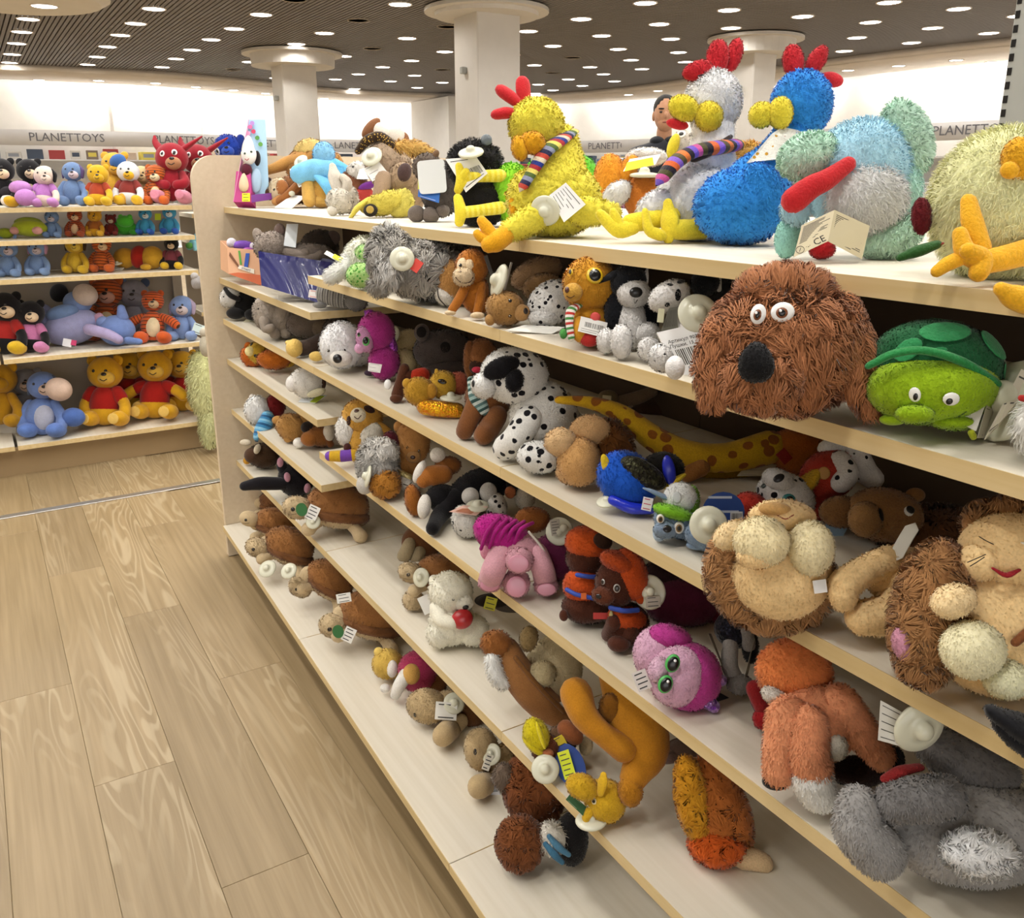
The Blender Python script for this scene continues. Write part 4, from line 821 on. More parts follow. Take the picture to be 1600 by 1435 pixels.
# --- pale yellow chick
t = T('plush_duckling', 'very large pale yellow fluffy plush chick at the right end of the top shelf', 1560, 440, 'top', group=G1)
B = t.e('body', 'f:f4ecae', 1575, 322, 118, 120, 92, w=34, fur=FZ(9000, 17, .8, .55, (-.5, -.9, 0), .6)); O_ = 'p:efb328'
t.e('beak', O_, 1594, 248, 26, 32, 24, w=B.w-88); t.e('beak', O_, 1578, 266, 14, 13, 12, w=B.w-96); t.e('seat', 'f:efe7a8', 1590, 380, 110, 62, 74, w='g', fur=FZ(2600, 14, .8, .55, (-.5, -.9, 0), .6))
k = B.w-86; t.k_('leg', O_, [(1514, 316, k, 13), (1520, 350, k-8, 17), (1534, 388, k-14, 15)], flat=.7); t.k_('foot', O_, [(1500, 366, k-24, 11), (1508, 392, k-28, 15), (1530, 405, k-26, 18)]); t.k_('toe', O_, [(1528, 400, k-30, 15), (1512, 392, k-38, 12)]); t.k_('toe', O_, [(1536, 408, k-28, 15), (1529, 426, k-34, 14)]); t.k_('toe', O_, [(1505, 402, k-20, 11), (1482, 412, k-22, 11), (1464, 424, k-22, 9)])
t.k_('leg', O_, [(1538, 410, k-22, 18), (1575, 402, k-14, 19), (1612, 392, k-4, 20)]); t.k_('foot', O_, [(1564, 452, k-104, 10), (1584, 464, k-100, 17), (1615, 474, k-94, 19)]); t.k_('toe', O_, [(1584, 462, k-104, 11), (1604, 458, k-104, 11)])
t.k_('care_label', 'p:2e5a28', [(1408, 402, k+6, 8), (1436, 392, k, 12), (1462, 383, k, 9)], flat=.75); t.k_('care_label', 'p:8a3526', [(1456, 386, k-3, 6), (1470, 381, k-3, 5)], flat=.4); t.e('ribbon', 'p:6a1c22', 1440, 338, 16, 30, 10, w=34)
# ================================================================ UPPER ROWS: N1 (near bays) and F1 (far bay)
G2 = 'plush animals along the second shelf'
t = T('plush_leopard', 'cream plush with a lime green spotted head at the end of the second shelf', 560, 446, 'N1', group=G2)
B = t.e('body', 'f:e8e4cf', 568, 405, 30, 34, 26, w=22, a=-25, fur=FZ(900, 6, 1.1, .5)); t.e('head', 'd:b9e08c:4fae3c:150:.34', 564, 431, 22, 18, 19, w='g'); t.e('head_top', 'd:c4e69a:4fae3c:150:.36', 573, 398, 20, 15, 15, w=4)
t.k_('tail', 'f:eeead8', [(556, 400, 20, 14), (538, 420, 10, 13), (520, 432, 6, 11)], fur=FZ(700, 7, 1.0, .5, (-1, -.6, 0))); t.sheet('price_tag', 'c:f0f0e6', [(508, 398, 4), (532, 412, 0), (536, 406, 4), (512, 393, 8)]); t.sheet('price_label', 'c:e3ea2a', [(520, 403, -1), (533, 411, -1), (537, 405, 3), (524, 398, 3)]); t.done()
GS = 'f:a09c95'
t = T('plush_goat', 'long grey shaggy plush with a security tag over its face on the second shelf', 625, 462, 'N1', group=G2)
B = t.e('body', GS, 660, 425, 66, 38, 40, w='g', a=-8, fur=FZ(3000, 14, 1.2, .6, (.3, -1, 0), .9, 40)); H = t.e('head', GS, 612, 405, 32, 36, 28, w=B.w-20, fur=FZ(1800, 15, 1.2, .6, (-.1, -1, 0), .8, 35)); t.e('topknot', 'f:a5a29c', 606, 378, 15, 14, 12, w=H.w, fur=FZ(500, 16, 1.2, .2, (0, 1, 0), .8, 30))
t.e('ear', 'p:7a7670', 588, 412, 11, 17, 8, w=H.w-14); t.e('paw', GS, 594, 448, 17, 14, 15, w='g', fur=FZ(400, 8, 1, .5)); t.e('beard', 'f:b0ada8', 608, 424, 15, 20, 10, w=H.w-24, fur=FZ(700, 18, 1.1, .7, (0, -1, 0), .3, 30)); t.disc(628, 408, 17, w=H.w-40, n=(.15, -.05, -1)); t.card('swing_tag', 'c:d8463a', 649, 418, 13, 17, a=-35, w=H.w-34); t.done()
t = T('plush_goat', 'grey shaggy plush pushed back in shadow between the grey and the brown plush', 705, 470, 'N1', group=G2)
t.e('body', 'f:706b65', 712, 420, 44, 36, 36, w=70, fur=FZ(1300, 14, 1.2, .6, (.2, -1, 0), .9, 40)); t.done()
t = T('plush_puppy', 'round tan plush with a white rim sitting left of the orangutan', 702, 480, 'N1', group=G2)
B = t.e('body', 'p:bd8a4c', 706, 440, 22, 34, 24, w=12); t.e('base', 'p:eee8dc', 698, 462, 18, 16, 16, w='g'); t.k_('stitch', 'c:2a2018', [(684, 452, B.w-18, 1), (686, 466, B.w-20, 1), (696, 478, B.w-20, 1)]); t.done()
t = T('plush_orangutan', 'orange-brown plush orangutan with cream face, hands and feet, sitting upright', 735, 494, 'N1', group=G2)
OC, CR = 'p:b26c24', 'p:e6cfaa'
B = t.e('body', OC, 742, 458, 22, 32, 20, w='g'); H = t.e('head', OC, 737, 419, 26, 29, 25, w=B.w-8); F1_ = t.e('face', CR, 724, 416, 10, 12, 8, w=H.w-18); t.e('face', CR, 734, 416, 9, 11, 8, w=H.w-19); Z = t.e('muzzle', CR, 725, 433, 17, 15, 14, w=H.w-18)
t.s_(Z, 'nose', 'g:4a2c1a', 720, 428, 2.6, 1.4, par=H.o); t.smile(Z, [(713, 436), (722, 444), (734, 443), (739, 436)], 'c:4a2416', .9); t.eyes(F1_, [(720, 417)], 2.8); t.eyes(F1_, [(732, 418)], 2.8)
t.k_('arm', OC, [(730, 445, B.w-14, 8), (718, 468, B.w-20, 8), (707, 484, B.w-24, 7)]); t.e('hand', CR, 704, 489, 9, 4, 8, w='g'); t.k_('arm', OC, [(752, 446, B.w-10, 8), (750, 470, B.w-18, 8), (746, 487, B.w-22, 7)]); t.e('foot', CR, 746, 493, 11, 5, 9, w='g'); t.e('leg', OC, 758, 478, 13, 12, 14, w='g'); t.done()
t = T('plush_dog', 'tan plush dog lying flat with a security tag standing on its back', 800, 508, 'N1', group=G2)
TA = 'p:ad834c'
H = t.e('head', TA, 790, 482, 31, 26, 26, w='g', a=-12, lump=.03); Z = t.e('muzzle', 'p:b88d58', 815, 489, 13, 13, 13, w=H.w-14); t.s_(Z, 'nose', 'g:20140e', 821, 488, 4, 5, th=.6, par=H.o); t.eyes(H, [(797, 474), (797, 497)], 3); t.e('ear', TA, 766, 500, 8, 9, 7, w=H.w-8); t.e('body', 'p:8f7150', 838, 428, 44, 24, 32, w=60, a=22); t.e('body', 'p:9c7a50', 850, 452, 34, 24, 30, w=34)
t.disc(780, 440, 27, w=H.w-2, n=(-.85, .25, -.35)); t.sheet('price_tag', 'c:e8e7e2', [(786, 458, H.w-8), (789, 459, H.w+24), (801, 412, H.w+24), (798, 411, H.w-8)]); t.sheet('price_tag', 'c:2e2c2c', [(757, 402, H.w+6), (762, 400, H.w+14), (773, 434, H.w+14), (768, 436, H.w+6)]); t.done()
t = T('plush_hyena', 'dark brown dotted plush lying at the back of the second shelf behind the orangutan', 810, 420, 'N1', group=G2, dy=.2)
t.e('body', 'd:6b5a4c:2c241f:120:.3', 815, 412, 52, 26, 34, w=60)
t = T('plush_dalmatian', 'white plush rump with black dots squeezed between the tan dog and golden dog', 862, 512, 'N1', group=G2)
t.e('body', 'd:ecebe8:17151a:105:.30', 862, 474, 40, 33, 30, w=6, a=38); t.e('leg', 'd:ecebe8:17151a:105:.30', 850, 497, 24, 15, 18, w='g'); t.done()
t = T('swing_tag', 'flat white price tag lying on the second shelf below the dotted white plush', 840, 519, 'N1', cat='price tag')
t.sheet('card', 'c:e9e8e0', [(790, 516, 0), (862, 522, -6), (882, 511, 12), (820, 508, 20)], lines=4, th=.8); t.done()
t = T('plush_puppy', 'golden big-eyed plush dog with a striped candy cane scarf and a price tag', 918, 540, 'N1', group=G2)
GO = 'f:bf8827'
B = t.e('body', GO, 922, 505, 32, 34, 26, w='g', fur=FZ(900, 4, 1, .5)); H = t.e('head', GO, 922, 446, 41, 41, 38, w=B.w-8, fur=FZ(1800, 4.5, 1.1, .5, (0, -1, 0), .7)); Z = t.e('muzzle', 'p:c99a42', 896, 458, 15, 14, 14, w=H.w-28)
t.s_(Z, 'nose', 'g:4a1f16', 886, 456, 4, 5, th=.6, par=H.o); t.smile(Z, [(886, 465), (891, 468), (897, 465)], 'c:4a2a16', .7)
for x, y, r, q in ((925, 440, 13, 1), (893, 433, 6, .5)): t.s_(H, 'eye_rim', 'g:d9b21e', x, y, r*(1 if q == 1 else .6), r, th=.3, out=3); t.s_(H, 'eye', 'g:0b0a0a', x, y, r*.72*(1 if q == 1 else .6), r*.74, th=.4, out=5.2); t.s_(H, 'eye_glint', 'g:ffffff', x-2, y-r*.4, r*.17, out=9)
t.k_('scarf', 't:5:c43a34:f0ece4:4f8f4a:f0ece4', [(905, 478, B.w-22, 7), (893, 486, B.w-30, 9), (890, 505, B.w-32, 7), (893, 528, B.w-32, 6)], flat=.6); t.e('paw', GO, 906, 515, 12, 20, 12, w=B.w-26); t.e('bowl', 'p:b8302c', 921, 530, 15, 12, 10, w=B.w-28); t.e('shoe', 'p:4f9a4a', 881, 522, 6, 8, 6, w=B.w-26)
t.sheet('price_tag', 'c:f1efe9', [(903, 518, B.w-40), (944, 528, B.w-40), (949, 505, B.w-38), (908, 495, B.w-38)], lines=2, rows=(.12, .25), bar=(.2, .9, .4, .72)); t.e('tag_loop', 'c:d04a44', 930, 496, 8, 7, 2, w=B.w-37); t.done()
t = T('plush_dog', 'black and white plush dog sitting with large white feet on the second shelf', 985, 558, 'N1', group=G2)
BK, WH = 'p:1b1d22', 'p:edebe8'
B = t.e('body', WH, 988, 508, 24, 40, 22, w='g'); t.e('shoulder', BK, 960, 488, 16, 34, 18, w=B.w+8); t.e('shoulder', BK, 1012, 498, 18, 30, 18, w=B.w+8); H = t.e('head', BK, 982, 442, 30, 28, 28, w=B.w-6); Z = t.e('muzzle', WH, 990, 460, 27, 23, 26, w=H.w-12)
t.s_(Z, 'nose', 'g:1c1c1e', 990, 462, 10.5, 8.5, th=.6, par=H.o); t.smile(Z, [(988, 472), (990, 478), (993, 473)], 'c:2a2a2a', .8); t.k_('ear', WH, [(1004, 448, H.w-6, 9), (1008, 432, H.w-4, 6), (1011, 422, H.w-2, 2)], flat=.6); t.k_('ear', BK, [(976, 422, H.w-4, 9), (956, 432, H.w-8, 11), (938, 442, H.w-8, 5)], H.o, flat=.5); t.eyes(H, [(980, 434)], 2)
for x, y, rx, ry in ((947, 533, 14, 20), (971, 534, 17, 27), (1014, 546, 17, 19)): t.e('foot', WH, x, y, rx, ry, 18, w='g')
t.e('leg', WH, 1012, 522, 20, 18, 18, w=B.w-18); t.done()
t = T('plush_cow', 'white plush calf with black eye marks lying behind a large security tag', 1060, 560, 'N1', group=G2)
H = t.e('head', WH, 1046, 468, 32, 22, 26, w=20, a=28, lump=.03); t.e('nape', BK, 1100, 448, 22, 22, 24, w=34); t.e('body', 'p:2a2828', 1118, 470, 36, 38, 34, w=60); t.k_('horn', 'p:d9d6d0', [(1100, 438, 30, 8), (1116, 440, 28, 7), (1120, 458, 26, 4)])
for x, y, rx, ry, a in ((1055, 470, 5, 9, 0), (1044, 454, 3, 5, 60), (1062, 448, 4, 14, -35), (1052, 440, 3, 9, -20), (1040, 484, 4, 4, 0)): t.s_(H, 'spot', BK, x, y, rx, ry, a=a, th=.2)
t.e('paw', 'd:ecebe8:17151a:110:.22', 1034, 560, 17, 20, 16, w='g', a=20); t.e('paw', WH, 1055, 574, 13, 16, 14, w='g'); t.e('seat', WH, 1080, 530, 34, 34, 26, w=14)
t.disc(1089, 494, 30, w=-22, n=(.05, .18, -1)); t.card('tag_pin', 'g:d8d6b4', 1034, 497, 9, 20, a=-6, w=-10, th=3); t.sheet('price_tag', 'c:6a685c', [(1034, 520, -6), (1060, 517, -6), (1058, 484, 2), (1046, 486, 2)], bar=(.1, .9, .15, .9))
L = t.sheet('price_tag', 'c:f4f3f1', [(1067, 599, -44), (1122, 585, -44), (1090, 508, -26), (1028, 522, -26)], th=5, lines=0, bar=(.2, .85, .32, .62)); t.words(L, 'Артикул 9070', 7.5, .52, .78); t.words(L, 'Пушки, 15 см', 7.5, .52, .69); t.words(L, 'Коробка', 7, .55, .14); t.words(L, '5 102847', 5.5, .5, .26); t.done()
# --- shaggy brown dog
t = T('plush_dog', 'big shaggy rust brown plush dog head with white round eyes and black nose', 1225, 648, 'N1', group=G2)
BR = 'f:9d6743'
B = t.e('head', BR, 1222, 548, 108, 92, 84, w='g', lump=.02, fur=FZ(6500, 34, 1.7, .66, (.05, -1, 0), .6, 60)); k = B.w
t.e('forelock', BR, 1226, 468, 66, 34, 46, w=k-16, fur=FZ(2400, 24, 1.5, .45, (0, .5, 0), .8, 60)); t.k_('ear', BR, [(1310, 500, k-24, 26), (1328, 550, k-34, 28), (1338, 600, k-38, 24), (1352, 632, k-40, 14)], fur=FZ(2600, 28, 1.6, .75, (.25, -1, 0), .4, 60), flat=.7); t.k_('ear', BR, [(1128, 530, k-34, 18), (1118, 580, k-38, 20), (1120, 625, k-40, 12)], fur=FZ(1600, 26, 1.5, .75, (-.2, -1, 0), .4, 50), flat=.7)
Z = t.e('muzzle', BR, 1190, 596, 56, 44, 46, w=k-56, fur=FZ(2600, 22, 1.6, .7, (-.1, -1, 0), .5, 60)); t.e('brow', BR, 1230, 530, 60, 26, 30, w=k-60, fur=FZ(1600, 22, 1.5, .7, (.4, -1, 0), .6, 50))
N = t.e('nose', 'p:1b1a1b', 1184, 571, 29, 28, 20, w=k-112, pinch=.35)
for x, y, rx, ry, a in ((1187, 500, 11, 14.5, -14), (1223, 497, 17, 14, 10)):
    t.e('eye', 'g:f2f1ee', x, y, rx, ry, 6, w=k-92, a=a); t.e('iris', 'g:7a4526', x-1, y+1, rx*.5, ry*.55, 3, w=k-97.5, a=a); t.e('pupil', 'g:120c0a', x-1, y+1, rx*.3, ry*.36, 2, w=k-100, a=a); t.e('glint', 'g:ffffff', x-3, y-2, 2, 2, 1, w=k-102)
t.k_('care_label', 'c:d8cfa8', [(1300, 580, k-44, 5), (1306, 598, k-46, 5), (1312, 612, k-46, 4)], flat=.3); t.done()
t = T('plush_turtle', 'round lime green plush turtle with dark green quilted shell, right of the shaggy dog', 1450, 664, 'N1', group=G2)
LI, SG = 'p:9cc01c', 'p:1f6038'
B = t.e('body', LI, 1456, 610, 95, 54, 70, w='g'); S = t.e('shell', SG, 1462, 573, 96, 66, 74, w=B.w+22, a=-8); 
for x, y, rx, ry, a in ((1396, 556, 22, 15, 28), (1447, 531, 38, 21, 4), (1521, 549, 27, 24, -30), (1470, 509, 26, 4, 0), (1430, 560, 14, 6, 10), (1544, 586, 8, 14, 25)): t.s_(S, 'shell_panel', 'p:349257', x, y, rx, ry, a=a, th=.1, out=1)
t.k_('shell_rim', 'p:2f8a4a', [(1364, 574, B.w-36, 9), (1400, 557, B.w-54, 10), (1446, 553, B.w-60, 10), (1500, 569, B.w-58, 11), (1548, 600, B.w-38, 12)], flat=.6)
t.e('snout', LI, 1430, 648, 27, 14, 20, w=B.w-48, lump=.02); 
for x, y, rx, ry, a in ((1404, 620, 8, 11, 12), (1449, 626, 12, 10, -10)): t.s_(B, 'eye_white', 'g:f0efe8', x, y, rx, ry, a=a, out=4); t.s_(B, 'eye', 'g:15110e', x+(1 if x < 1420 else -3), y+2, rx*.4, ry*.5, out=7)
t.smile(B, [(1400, 650), (1430, 660), (1466, 655), (1480, 645)], 'c:3d5a14', 1.2); t.e('foot', LI, 1490, 660, 34, 12, 26, w='g'); t.e('foot', LI, 1398, 656, 20, 9, 18, w='g')
t.sheet('care_label', 'c:dedad0', [(1500, 662, B.w-40), (1522, 674, B.w-46), (1536, 634, B.w-46), (1516, 624, B.w-38)]); t.sheet('care_label', 'c:b9b3a0', [(1524, 684, B.w-46), (1534, 684, B.w-20), (1550, 640, B.w-20), (1538, 634, B.w-46)], lines=3); t.k_('ribbon', 'p:b4bc2c', [(1515, 676, B.w-44, 5), (1518, 682, B.w-40, 5)])
t.disc(1572, 628, 66, w=B.w-22, n=(-.78, .38, -.22)); t.sheet('price_tag', 'c:cfc6b2', [(1534, 686, B.w-50), (1552, 668, B.w-56), (1612, 594, B.w-50), (1590, 580, B.w-40)], lines=3, th=2); t.card('care_label', 'c:9a9880', 1558, 565, 12, 22, a=25, w=B.w+10); t.done()
t = T('plush_poodle', 'white shaggy plush cut off by the right edge of the second shelf', 1596, 712, 'N1', group=G2)
t.e('body', 'f:e2dfda', 1628, 668, 40, 46, 34, w='g', fur=FZ(900, 14, 1.3, .6)); t.k_('collar', 'p:b8322e', [(1596, 625, -20, 5), (1612, 628, -24, 5)]); t.done()
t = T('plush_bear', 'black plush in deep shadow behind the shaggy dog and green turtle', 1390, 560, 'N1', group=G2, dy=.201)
t.e('body', 'p:1d1814', 1400, 520, 120, 60, 60, w=70); t.e('body', 'p:211a16', 1560, 540, 90, 60, 60, w=60)  # two near-black masses stand in for the shade at the shelf back
# --- far bay, row F1
t = T('carton_box', 'small open orange carton with marker strokes printed on it, on the far second shelf', 380, 446, 'F1', cat='box')
for nm, q in (('front_wall', [(357, 428, 0), (408, 446, 0), (404, 391, 2), (355, 387, 2)]), ('side_wall', [(345, 421, 50), (357, 428, 0), (355, 387, 2), (344, 376, 52)]), ('back_wall', [(345, 421, 50), (412, 436, 50), (412, 380, 52), (344, 376, 52)]), ('side_wall', [(408, 446, 0), (412, 436, 50), (412, 380, 52), (404, 391, 2)])): L = t.sheet(nm, 'c:dca983', q, th=1.5); A = L if nm == 'front_wall' else A
t.sheet('lower_print', 'c:cb6438', [(357, 428, -.6), (408, 446, -.6), (407, 430, -.2), (372, 426, -.4)], A)
for q in ([(381, 417, -1), (387, 418, -1), (390, 396, -1), (384, 396, -1)],): t.sheet('marker_print', 'c:2b55b8', q, A, lines=0)
t.sheet('marker_print', 'c:4f9a3a', [(375, 414, -1), (378, 414, -1), (375, 392, -1), (372, 392, -1)], A); t.sheet('marker_print', 'c:7a4a2c', [(358, 400, -1), (372, 418, -1), (374, 416, -1), (359, 394, -1)], A)
t.sheet('word_print', 'c:efe6d4', [(372, 420, -1), (397, 428, -1), (397, 421, -1), (372, 414, -1)], A); t.words(A, 'imeri', 7, .5, .5, 'c:5a4a6a')
t.e('toy_inside', 'p:8a5cc8', 380, 384, 17, 8, 10, w=24); t.e('toy_tip', 'p:e6e0ea', 362, 380, 8, 8, 7, w=22); t.e('toy_tip', 'p:e6e0ea', 396, 385, 6, 6, 6, w=20); t.e('toy_inside', 'p:c86ad0', 388, 392, 9, 5, 7, w=14); t.done()
t = T('foil_box', 'deep blue foil-covered display box full of grey elephants, right of the orange carton', 450, 468, 'F1', cat='box')
def film(t, name, mat, q, par=None, amp=1.3, n=30):
    P = np.array([t.P(*c) for c in q]); V = []
    for j in range(n+1):
        for i in range(n+1):
            u, v = i/n, j/n; p = (P[0]*(1-u)+P[1]*u)*(1-v)+(P[3]*(1-u)+P[2]*u)*v
            d = math.sin(u*17+v*7)*.6+math.sin(u*37+v*16+2)*.35+(math.sin(u*60)*.6 if v > .85 else 0)
            V.append(p-FWD*d*amp*t.k)
    Q = [(j*(n+1)+i, j*(n+1)+i+1, (j+1)*(n+1)+i+1, (j+1)*(n+1)+i) for j in range(n) for i in range(n)]
    return t.add(name, V, [np.array(Q)], mat, par)
film(t, 'front_wall', 'g:191a66', [(410, 447, 0), (498, 474, -2), (530, 414, 8), (405, 395, 4)]); film(t, 'side_wall', 'g:1d1d66', [(420, 441, 40), (410, 447, 0), (405, 395, 4), (412, 392, 44)]); t.sheet('back_wall', 'g:1d1d66', [(420, 441, 40), (512, 466, 40), (534, 410, 44), (412, 392, 44)]); t.done()
t = T('plush_elephant', 'grey plush elephants’ front one, lying on top of the blue foil box', 430, 468, 'F1', group='grey plush in the blue foil box')
t.root['label'] = 'front grey plush elephant lying on top of the blue foil box'
EG = 'p:988b80'
t.e('head', EG, 424, 386, 27, 24, 22, w=4, lump=.03); t.e('ear', EG, 403, 368, 8, 12, 5, w=6, a=20); t.e('ear_lining', 'p:6d5a52', 437, 360, 9, 11, 5, w=6); t.k_('trunk', EG, [(420, 396, -6, 8), (428, 404, -10, 7), (430, 410, -10, 8)]); t.k_('leg', EG, [(440, 392, 2, 9), (466, 398, 0, 9), (478, 396, -2, 8)]); t.k_('leg', EG, [(470, 404, 0, 9), (490, 404, 0, 8), (500, 396, 2, 6)]); t.e('tusk', 'p:d8cfc0', 425, 412, 9, 6, 6, w=-12); t.e('body', 'p:8a7e74', 480, 398, 42, 18, 22, w=16)
t.sheet('swing_tag', 'c:e6ebee', [(443, 384, -8), (462, 387, -8), (466, 350, -2), (448, 350, -2)], th=1); t.e('underside', 'p:7e736a', 460, 430, 44, 22, 14, w=22)
t = T('plush_elephant', 'dark grey plush elephant deeper inside the blue foil box', 500, 462, 'F1', group='grey plush in the blue foil box')
t.e('body', 'p:4e453f', 500, 385, 30, 26, 26, w=44); t.e('ear', 'p:6a5a54', 520, 372, 12, 12, 6, w=34); t.k_('leg', 'p:5c524b', [(500, 384, 30, 9), (516, 398, 20, 8), (528, 404, 14, 7)]); t.e('underside', 'p:4e453f', 490, 425, 30, 30, 18, w=40)
t = T('plush_cat', 'grey tabby plush cat lying at the open end of the far second shelf', 525, 480, 'F1', group='plush on the far second shelf')
TB = 't:9:7c7a78:a8a6a2:5c5a58:98968f'
t.e('body', TB, 532, 463, 18, 38, 20, w='g', a=82); t.e('paw', 'p:8f8d8a', 500, 477, 11, 5, 8, w='g'); t.e('haunch', 'p:807e7a', 556, 470, 18, 15, 16, w='g'); t.e('rump', 'p:8a8884', 506, 460, 12, 18, 14, w=6); t.card('care_label', 'c:efeae6', 491, 460, 16, 12, a=-8, w=2, lines=2, ink='c:d85a5a'); t.done()
# ================================================================ ROW C1 (runs through both bays)
G3 = 'plush animals along the third shelf'
t = T('plush_badger', 'black and white plush badger against the end panel on the third shelf', 375, 500, 'C1', group=G3)
H = t.e('head', 'p:ebe8e2', 360, 465, 15, 17, 14, w=4, a=-35); t.k_('face_stripe', 'p:1a191b', [(352, 452, -6, 3), (360, 462, -11, 4), (372, 468, -8, 4)]); B = t.e('body', 'p:1d1c1d', 382, 474, 20, 20, 20, w=16); t.e('paw', 'p:1d1c1d', 368, 490, 14, 9, 11, w='g'); t.e('paw', 'p:1d1c1d', 394, 492, 12, 9, 10, w='g'); t.eyes(H, [(354, 466)], 1.6); t.sheet('swing_tag', 'c:cfc6a4', [(380, 503, -4), (400, 503, -4), (404, 499, 2), (384, 499, 2)]); t.done()
t = T('plush_elephant', 'grey plush elephant sitting with curled trunk on the third shelf, far end', 435, 528, 'C1', group=G3)
EG = 'p:968a7d'
B = t.e('body', EG, 440, 496, 36, 30, 30, w='g'); H = t.e('head', 'p:a79b8e', 418, 490, 22, 28, 22, w=B.w-12, a=10); t.k_('trunk', EG, [(414, 502, H.w-16, 9), (416, 514, H.w-22, 7), (424, 512, H.w-26, 6)]); t.e('ear', EG, 440, 486, 10, 20, 6, w=H.w-14, a=-12)
t.e('foot', EG, 430, 521, 9, 9, 9, w='g'); t.e('foot', 'p:9f9385', 446, 520, 9, 9, 9, w='g'); t.sheet('swing_tag', 'c:9c9484', [(457, 512, B.w-26), (464, 513, B.w-26), (474, 496, B.w-22), (466, 496, B.w-22)]); t.eyes(H, [(410, 486)], 1.5); t.done()
t = T('plush_hippo', 'brownish grey plush lying right behind the seated grey elephant', 492, 535, 'C1', group=G3)
t.e('body', 'p:6f6257', 480, 505, 34, 24, 26, w=14); t.e('head', 'p:80705f', 500, 512, 22, 14, 16, w=6, a=-25); t.done()
t = T('plush_gibbon', 'dark brown plush ape arm with yellow hand reaching out left of the white seal', 478, 556, 'C1', group=G3)
t.k_('arm', 'p:453730', [(512, 530, 18, 14), (490, 540, 6, 13), (472, 545, 0, 12)]); t.e('hand', 'p:e3c06a', 460, 544, 13, 14, 12, w='g', lump=.06); t.k_('finger', 'p:e3c06a', [(456, 536, -6, 5), (450, 536, -8, 4)]); t.e('foot', 'p:e3c06a', 494, 557, 11, 7.5, 9, w='g'); t.e('body', 'p:3c302a', 528, 522, 26, 26, 24, w=40); t.done()
t = T('plush_seal', 'white plush seal pup with a black nose on the third shelf', 535, 574, 'C1', group=G3)
B = t.e('body', 'p:d9d5cc', 556, 545, 30, 28, 28, w=22); H = t.e('head', 'f:eceae6', 534, 540, 33, 35, 30, w='g', fur=FZ(1100, 4, 1, .5)); Z = t.e('muzzle', 'p:e4e0d8', 533, 560, 17, 13, 13, w=H.w-22); t.s_(Z, 'nose', 'g:161416', 530, 562, 7, 7, th=.6, par=H.o); t.eyes(H, [(519, 551), (543, 551)], 2.6); t.done()
t = T('plush_seahorse', 'magenta big-eyed plush with purple glitter crest on the third shelf', 590, 590, 'C1', group=G3)
PK = 'p:b5378c'
B = t.e('body', PK, 600, 566, 24, 27, 22, w='g'); H = t.e('head', PK, 588, 520, 28, 31, 26, w=B.w-4); t.e('face', 'p:dba0c8', 571, 530, 14, 20, 12, w=H.w-16, a=8); t.e('snout', 'p:dfa8cc', 562, 545, 8, 8, 8, w=H.w-20); t.e('crest', 'q:7a2a9a:c04ad0', 580, 498, 10, 14, 8, w=H.w, a=20); t.k_('crest', 'q:7a2a9a:c04ad0', [(576, 500, H.w, 5), (571, 488, H.w, 2)]); t.k_('mane', 'q:8a2f9a:c860d0', [(606, 520, H.w, 8), (614, 545, H.w+2, 8)])
for x, y, r in ((572, 534, 7), (561, 524, 3)): t.e('eye_rim', 'g:58b05a', x, y, r*.8, r, 2.5, w=H.w-27); t.e('eye', 'g:0c0a0e', x-.6, y-1, r*.6, r*.75, 2.5, w=H.w-28.5)
t.sheet('price_tag', 'c:ece6e2', [(575, 580, B.w-26), (594, 583, B.w-26), (597, 570, B.w-25), (576, 567, B.w-25)], lines=3); t.e('foot', 'p:3a2a3a', 578, 583, 9, 5, 7, w='g'); t.done()
t = T('plush_pug', 'cream plush with a security tag on its back, between magenta plush and rhino', 632, 580, 'C1', group=G3)
B = t.e('body', 'p:cdb98c', 640, 545, 24, 30, 24, w=14); t.e('haunch', 'p:d2bf92', 632, 566, 20, 20, 18, w='g'); t.e('paw', 'p:cdb98c', 658, 560, 16, 10, 12, w=4); t.disc(611, 526, 17, w=B.w-26, n=(-.6, .3, -.8)); t.done()
t = T('plush_rhino', 'dark grey plush rhino with black ear linings at the back of the third shelf', 692, 600, 'C1', group=G3)
B = t.e('body', 'p:4c4340', 692, 550, 46, 34, 36, w=50, lump=.03); 
for x, y in ((660, 522), (696, 545)): E_ = t.e('ear', 'p:5a504b', x, y, 12, 14, 7, w=B.w-28); t.s_(E_, 'ear_lining', 'p:1c1716', x, y, 8, 9, th=.2)
t.e('seat', 'p:4c4340', 700, 580, 40, 24, 26, w=44); t.done()
t = T('plush_dachshund', 'small dark brown plush dachshund with red collar hanging over its paws', 622, 628, 'C1', group=G3)
DB = 'p:552f1c'
t.k_('head', DB, [(632, 576, 2, 8), (626, 596, -2, 8), (621, 618, -4, 10)]); t.k_('body', DB, [(632, 588, 4, 10), (648, 588, 6, 10), (664, 585, 10, 11)]); t.k_('collar', 'p:c93a22', [(652, 588, 3, 12), (660, 586, 5, 12)]); t.e('snout', 'p:5a3420', 619, 623, 10, 7, 8, w='g'); t.e('tag', 'c:ecebe8', 606, 601, 6, 8, 3, w=-6); t.done()
t = T('plush_lion', 'golden plush cub lying with an orange sequin tail on the third shelf', 668, 648, 'C1', group=G3)
YB = 'p:c4952f'
